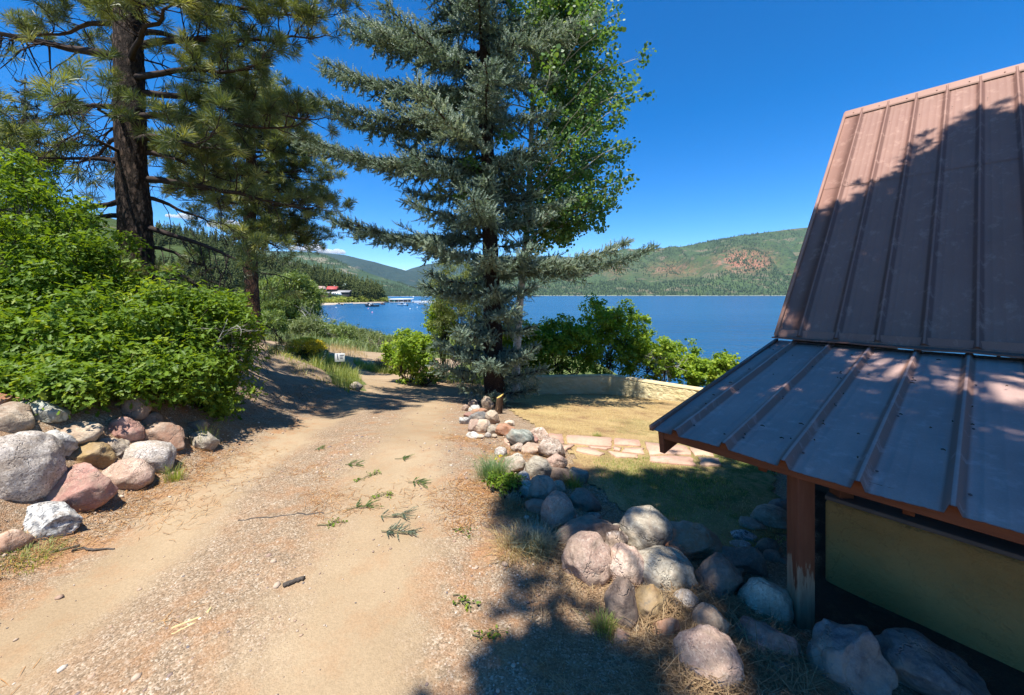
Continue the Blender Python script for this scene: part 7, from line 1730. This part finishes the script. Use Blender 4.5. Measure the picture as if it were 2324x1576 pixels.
g = Geo(); Ld = 46.0; g.box((-Ld / 2 + 6, -1.6, 0.05), (Ld / 2 + 4, 1.6, 0.7)); g.box((-Ld / 2 + 14, 6, 0.05), (Ld / 2 - 4, 8, 0.7)); g.build('deck', plain('white_dock_boards', (0.72, 0.70, 0.68), 0.7, 0.3), dk_)
g = Geo()
for y in (-1.5, 1.5):
    for z in (1.2, 1.75): g.tube([(-Ld / 2 + 6, y, z), (Ld / 2 + 4, y, z)], 0.07, 5)
    for x in np.arange(-Ld / 2 + 6, Ld / 2 + 4, 2.6): g.tube([(x, y, 0.6), (x, y, 1.8)], 0.07, 5)
g.build('railing', M_whitep, dk_)
g = Geo()
for x, w_ in ((-7, 5), (3, 4), (10, 6)): g.box((x, -0.9, 0.7), (x + w_, 0.9, 1.5))
g.build('lockers', M_whitep, dk_)
for k, (px, py, rz, lab) in enumerate([(1000, 688.0, 1.2, 'white boat tied up along the dock near its middle'), (1012, 687.6, 1.9, 'white boat tied up at the dock beside a lower one'), (1024, 687.8, 0.3, 'white boat tied up at the outer end of the dock')]):
    boat(lab, px, py, 5.6, rz, W_, (0.6, 0.6, 0.62), None, 'boats tied up at the dock')

# ------------------------------------------------------------------ gravel, needles and cuttings on the ground
def pebbles(name, label, n, region, smin, smax, seed, mats, keep):
    rs = np.random.RandomState(seed); q = rs.uniform(region[0], region[1], (n, 2)); q = q[keep(q[:, 0], q[:, 1], rs)]
    v, f = ico(1); g = Geo(); m_ = len(q)
    s_ = rs.uniform(0, 1, m_) ** 3.2 * (smax - smin) + smin; s3 = s_[:, None] * rs.uniform(0.6, 1.25, (m_, 3)) * [1, 1, 0.65]
    a = rs.uniform(0, 6.28, m_); Rm = np.zeros((m_, 3, 3)); Rm[:, 0, 0] = np.cos(a); Rm[:, 0, 1] = -np.sin(a); Rm[:, 1, 0] = np.sin(a); Rm[:, 1, 1] = np.cos(a); Rm[:, 2, 2] = 1
    pos = np.column_stack([q, terrain(q[:, 0], q[:, 1]) + 0.006 + s_ * 0.15])
    jit = 1 + 0.28 * rs.normal(size=(m_, len(v), 3)) * 0.5
    vv_ = (v[None] * s3[:, None, :] * jit) @ Rm.transpose(0, 2, 1) + pos[:, None, :]
    g.add(vv_.reshape(-1, 3), (f[None] + (np.arange(m_) * len(v))[:, None, None]).reshape(-1, 3), np.repeat(rs.rand(m_), len(v)))
    return tag(g.build(name, mats), label, kind='stuff')
m, nt, b, out = new_mat('mixed_gravel_stones')
col = ramp(nt, attr(nt), [(0, (0.13, 0.12, 0.125)), (0.15, (0.27, 0.19, 0.15)), (0.45, (0.40, 0.26, 0.17)), (0.7, (0.42, 0.31, 0.22)), (0.9, (0.46, 0.37, 0.28)), (1, (0.56, 0.49, 0.40))])
setb(nt, b, Base_Color=col, Roughness=0.9, Specular_IOR_Level=0.15); M_grav = m
def keep_g(x, y, rs):
    a = np.abs(road_coord(x, y)); pr = 0.95 * np.exp(-((a - 1.6) / 0.5) ** 2) + 0.8 * np.exp(-(a / 0.33) ** 2) + 0.10 + 0.45 * (x < -3.0) + 0.3 * (x > 0.1)
    pr = pr * (0.6 + 0.8 * n2(x, y, 1.7, 3, 2))
    return (rs.rand(len(x)) < pr) & ~in_poly(x, y, LAWN)
pebbles('gravel', 'loose gravel stones on the road and its edges', 22000, ((-3.4, 0.9), (1.3, 4.6)), 0.0028, 0.009, 1, M_grav, keep_g)
pebbles('gravel', 'coarser gravel stones further along the road', 9000, ((-4.6, 3.5), (0.8, 10.5)), 0.005, 0.018, 2, M_grav, keep_g)
pebbles('gravel', 'scattered larger pebbles at the road edges', 700, ((-3.3, 1.2), (1.2, 5)), 0.010, 0.026, 4, M_grav, keep_g)
M_pn = foliage('rusty_pine_needles', (0.20, 0.085, 0.03), (0.40, 0.20, 0.075), (0.52, 0.33, 0.14), 0.15, 0.7, 0.2, (1.1, 1, 0.8))
M_pn2 = foliage('straw_pine_needles', (0.17, 0.105, 0.055), (0.29, 0.19, 0.10), (0.40, 0.29, 0.16), 0.15, 0.7, 0.2, (1.1, 1, 0.8))
def needles(name, label, pos, L, rs, mat, wd=0.0014, lift=0.012, tiltz=0.12):
    n = len(pos); a = rs.uniform(0, 6.28, n); d = np.stack([np.cos(a), np.sin(a), rs.normal(0, tiltz, n)], 1) * (L * rs.uniform(0.5, 1.1, n))[:, None]
    s_ = np.stack([-np.sin(a), np.cos(a), 0 * a], 1) * wd; p = pos + np.array([0, 0, 1]) * (lift * rs.rand(n) + 0.004)[:, None]; md = p + d * 0.5 + s_ * rs.normal(0, 4, (n, 1)) + np.array([0, 0, 0.003])
    v = np.stack([p - s_, p + s_, md + s_, p + d, md - s_], 1).reshape(-1, 3); g = Geo()
    g.add(v, [(np.array([[0, 1, 2, 4]])[None] + (np.arange(n) * 5)[:, None, None]).reshape(-1, 4), (np.array([[2, 3, 4]])[None] + (np.arange(n) * 5)[:, None, None]).reshape(-1, 3)], np.repeat(rs.rand(n), 5))
    return tag(g.build(name, mat), label, kind='stuff')
rs = np.random.RandomState(14)
q = rs.uniform((-3.3, 1.1), (1.0, 5.2), (60000, 2)); a_ = np.abs(road_coord(q[:, 0], q[:, 1]))
pr = (np.exp(-((a_ - 1.55) / 0.45) ** 2) + 0.6 * np.exp(-(a_ / 0.3) ** 2) + 0.12) * sstep(-0.05, 0.5, n2(q[:, 0], q[:, 1], 1.6, 61, 4)); q = q[(rs.rand(len(q)) < pr) & ~in_poly(q[:, 0], q[:, 1], LAWN)][:15000]
needles('needle_litter', 'rusty fallen pine needles along the road edges', np.column_stack([q, terrain(q[:, 0], q[:, 1])]), 0.10, rs, M_pn)
P0 = pp([(1600, 1340), (1720, 1380), (1800, 1500), (1860, 1576), (1880, 1640), (1560, 1640), (1440, 1480), (1480, 1400)])
lo, hi = P0.min(0), P0.max(0); q = rs.uniform(lo, hi, (30000, 2)); q = q[in_poly(q[:, 0], q[:, 1], P0)][:5500]
needles('needle_litter', 'straw coloured pine needles heaped between the stones by the post', np.column_stack([q, terrain(q[:, 0], q[:, 1]) + 0.02 * np.abs(n2(q[:, 0], q[:, 1], 6, 3, 2))]), 0.15, rs, M_pn2, 0.0016, 0.05, 0.25)
q = rs.uniform((0.1, 1.3), (1.45, 3.0), (6000, 2)); needles('needle_litter', 'scattered dry needles over the shaded stony ground', np.column_stack([q, terrain(q[:, 0], q[:, 1]) + 0.01]), 0.12, rs, M_pn2, 0.0013)
# clipped sprigs lying on the road
M_sprigw = plain('green_brown_twig', (0.16, 0.14, 0.07), 0.8, 0.2)
def sprig(px, py, L, az, kind, label, seed):
    L = L * 0.65
    rs = np.random.RandomState(seed); c_ = hit_ground(px, py); root = thing('fallen_sprig', label, 'sprig', c_, group='clipped sprigs on the road')
    d = np.array([math.sin(R(az)), math.cos(R(az)), 0]); br = Geo(); tz, td = [], []
    def gz_(p): p = p.copy(); p[2] = terr1(p[0] + c_[0], p[1] + c_[1]) - c_[2] + 0.016; return p
    pts = np.array([gz_(d * (t - 0.5) * L + rs.normal(0, 0.01, 3)) for t in np.linspace(0, 1, 7)]); br.tube(pts, 0.0035, 4)
    for t in np.sort(rs.uniform(0.1, 1, int(L * 34))):
        for sd in (-1, 1):
            p0 = pts[min(int(t * 6), 5)]; v = d * rs.uniform(0.1, 1.3) + sd * np.array([d[1], -d[0], 0]) * rs.uniform(0.1, 1.0); e = gz_(p0 + v * rs.uniform(0.02, 0.085)); br.tube([p0, e], 0.002, 3, cap=False)
            for u in (0.3, 0.65, 1.0): tz.append(p0 + (e - p0) * u); td.append(v + [0, 0, rs.uniform(0, 0.3)])
    br.build('stem', M_sprigw, root); g = Geo()
    if kind == 'leaf': leafy(g, np.array(tz), 0.03, 2, 0.017, rs, SMALLV * [1, 1.3, 1], SMALLF, tint=(0.5, 0.2)); g.build('leaves', M_oak, root)
    else:
        td = np.array(td); n_ = len(tz); Rm = frames(td, rs); sc = np.column_stack([np.full(n_, 0.009), np.full(n_, 0.009), rs.uniform(0.03, 0.05, n_)])
        scatter(g, TWIGS[0][0], TWIGS[0][1], np.array(tz) + [0, 0, 0.008], Rm, sc, rs.rand(n_)); g.build('needles', M_spruce if kind == 'spruce' else M_grassb, root)
for k, (px, py, L, az, kd, lab) in enumerate([(895, 1180, 0.26, 80, 'spruce', 'densest bluish sprig on the near wheel track'), (905, 1217, 0.38, 95, 'spruce', 'thin spread-out bluish sprig just before the densest one'), (815, 1158, 0.24, 70, 'grass', 'green sprig left of the densest one'), (862, 1130, 0.24, 60, 'leaf', 'sprig with small leaves above the green one'),
      (832, 1087, 0.30, 45, 'leaf', 'long curved leafy sprig further up the road'), (800, 1058, 0.26, 100, 'grass', 'straggling sprig on the gravel strip'), (728, 1021, 0.14, 90, 'grass', 'tiny green sprig on the far gravel strip'), (955, 1100, 0.28, 100, 'grass', 'pale flattened sprig at the far wheel track'),
      (745, 1196, 0.22, 75, 'leaf', 'yellowish sprig beside the long grey twig'), (1040, 1210, 0.12, 100, 'leaf', 'scatter of fresh leaves at the right gravel edge'), (1048, 1375, 0.2, 130, 'leaf', 'brown twig with two leaves near the bottom shade'), (1095, 1450, 0.18, 80, 'leaf', 'oak twig with dull leaves lying in the bottom shade'), (910, 1043, 0.2, 95, 'grass', 'faint sprig in the middle of the road top')]): sprig(px, py, L, az, kd, lab, 200 + k)

# ------------------------------------------------------------------ clouds far beyond the hills
m = bpy.data.materials.new('cloud_vapour'); m.use_nodes = True; nt = m.node_tree; nt.nodes.clear(); out = nt.nodes.new('ShaderNodeOutputMaterial')
vol = nd(nt, 'ShaderNodeVolumePrincipled', {'Color': (1.0, 1.0, 1.0, 1), 'Density': 0.014, 'Anisotropy': 0.0}); nt.links.new(vol, out.inputs['Volume']); M_cloud = m
rs = np.random.RandomState(15)
for px, py, wd, ht, lab in [(420, 492, 48, 14, 'small white cloud left of the slim pine trunk'), (522, 510, 74, 26, 'puffy white cloud just above the near hillside'), (575, 508, 30, 14, 'white cloud partly behind the slim pine trunk'), (700, 563, 74, 22, 'bright white cloud resting on the middle ridge'), (752, 571, 50, 16, 'low white cloud at the foot of the spruce branch'), (690, 552, 46, 7, 'thin cloud streak above the bright ridge cloud'), (890, 612, 40, 12, 'white cloud showing in the dip between the ridges')]:
    d_ = 15000.0; c_ = P(px, py, d_); g = Geo(); v, f = ico(4)
    for k in range(9):
        t = (k + 0.5) / 9 - 0.5; r_ = ht * KP * d_ * 0.5 * rs.uniform(0.45, 1.0) * (1 - 1.3 * t * t)
        o_ = np.array([t * wd * KP * d_, rs.normal(0, 200), (r_ - ht * KP * d_ * 0.5) * 0.5]); vv_ = v * [r_ * 1.6, r_ * 1.6, r_]; vv_ = vv_ * (1 + 0.22 * fbm(v * 2.2 + k * 7, 4, k))[:, None]; vv_[:, 2] = np.maximum(vv_[:, 2], -r_ * 0.5)
        g.add(vv_ + o_, f)
    o = g.build('cloud', M_cloud, smooth=True); o.location = c_; tag(o, lab, 'cloud', 'fair weather clouds over the hills')
# ------------------------------------------------------------------ the air between here and the far hills
HAZE = 1.9e-5
g = Geo(); g.box((-9500, -950, -40), (9500, 9600, 1150))
m = bpy.data.materials.new('haze_air'); m.use_nodes = True; nt = m.node_tree; nt.nodes.clear(); out = nt.nodes.new('ShaderNodeOutputMaterial')
vol = nd(nt, 'ShaderNodeVolumePrincipled', {'Color': (0.62, 0.80, 1.0, 1), 'Density': HAZE, 'Anisotropy': 0.2}); nt.links.new(vol, out.inputs['Volume'])
tag(g.build('haze', m), 'thin bluish mountain air over the lake', kind='stuff')
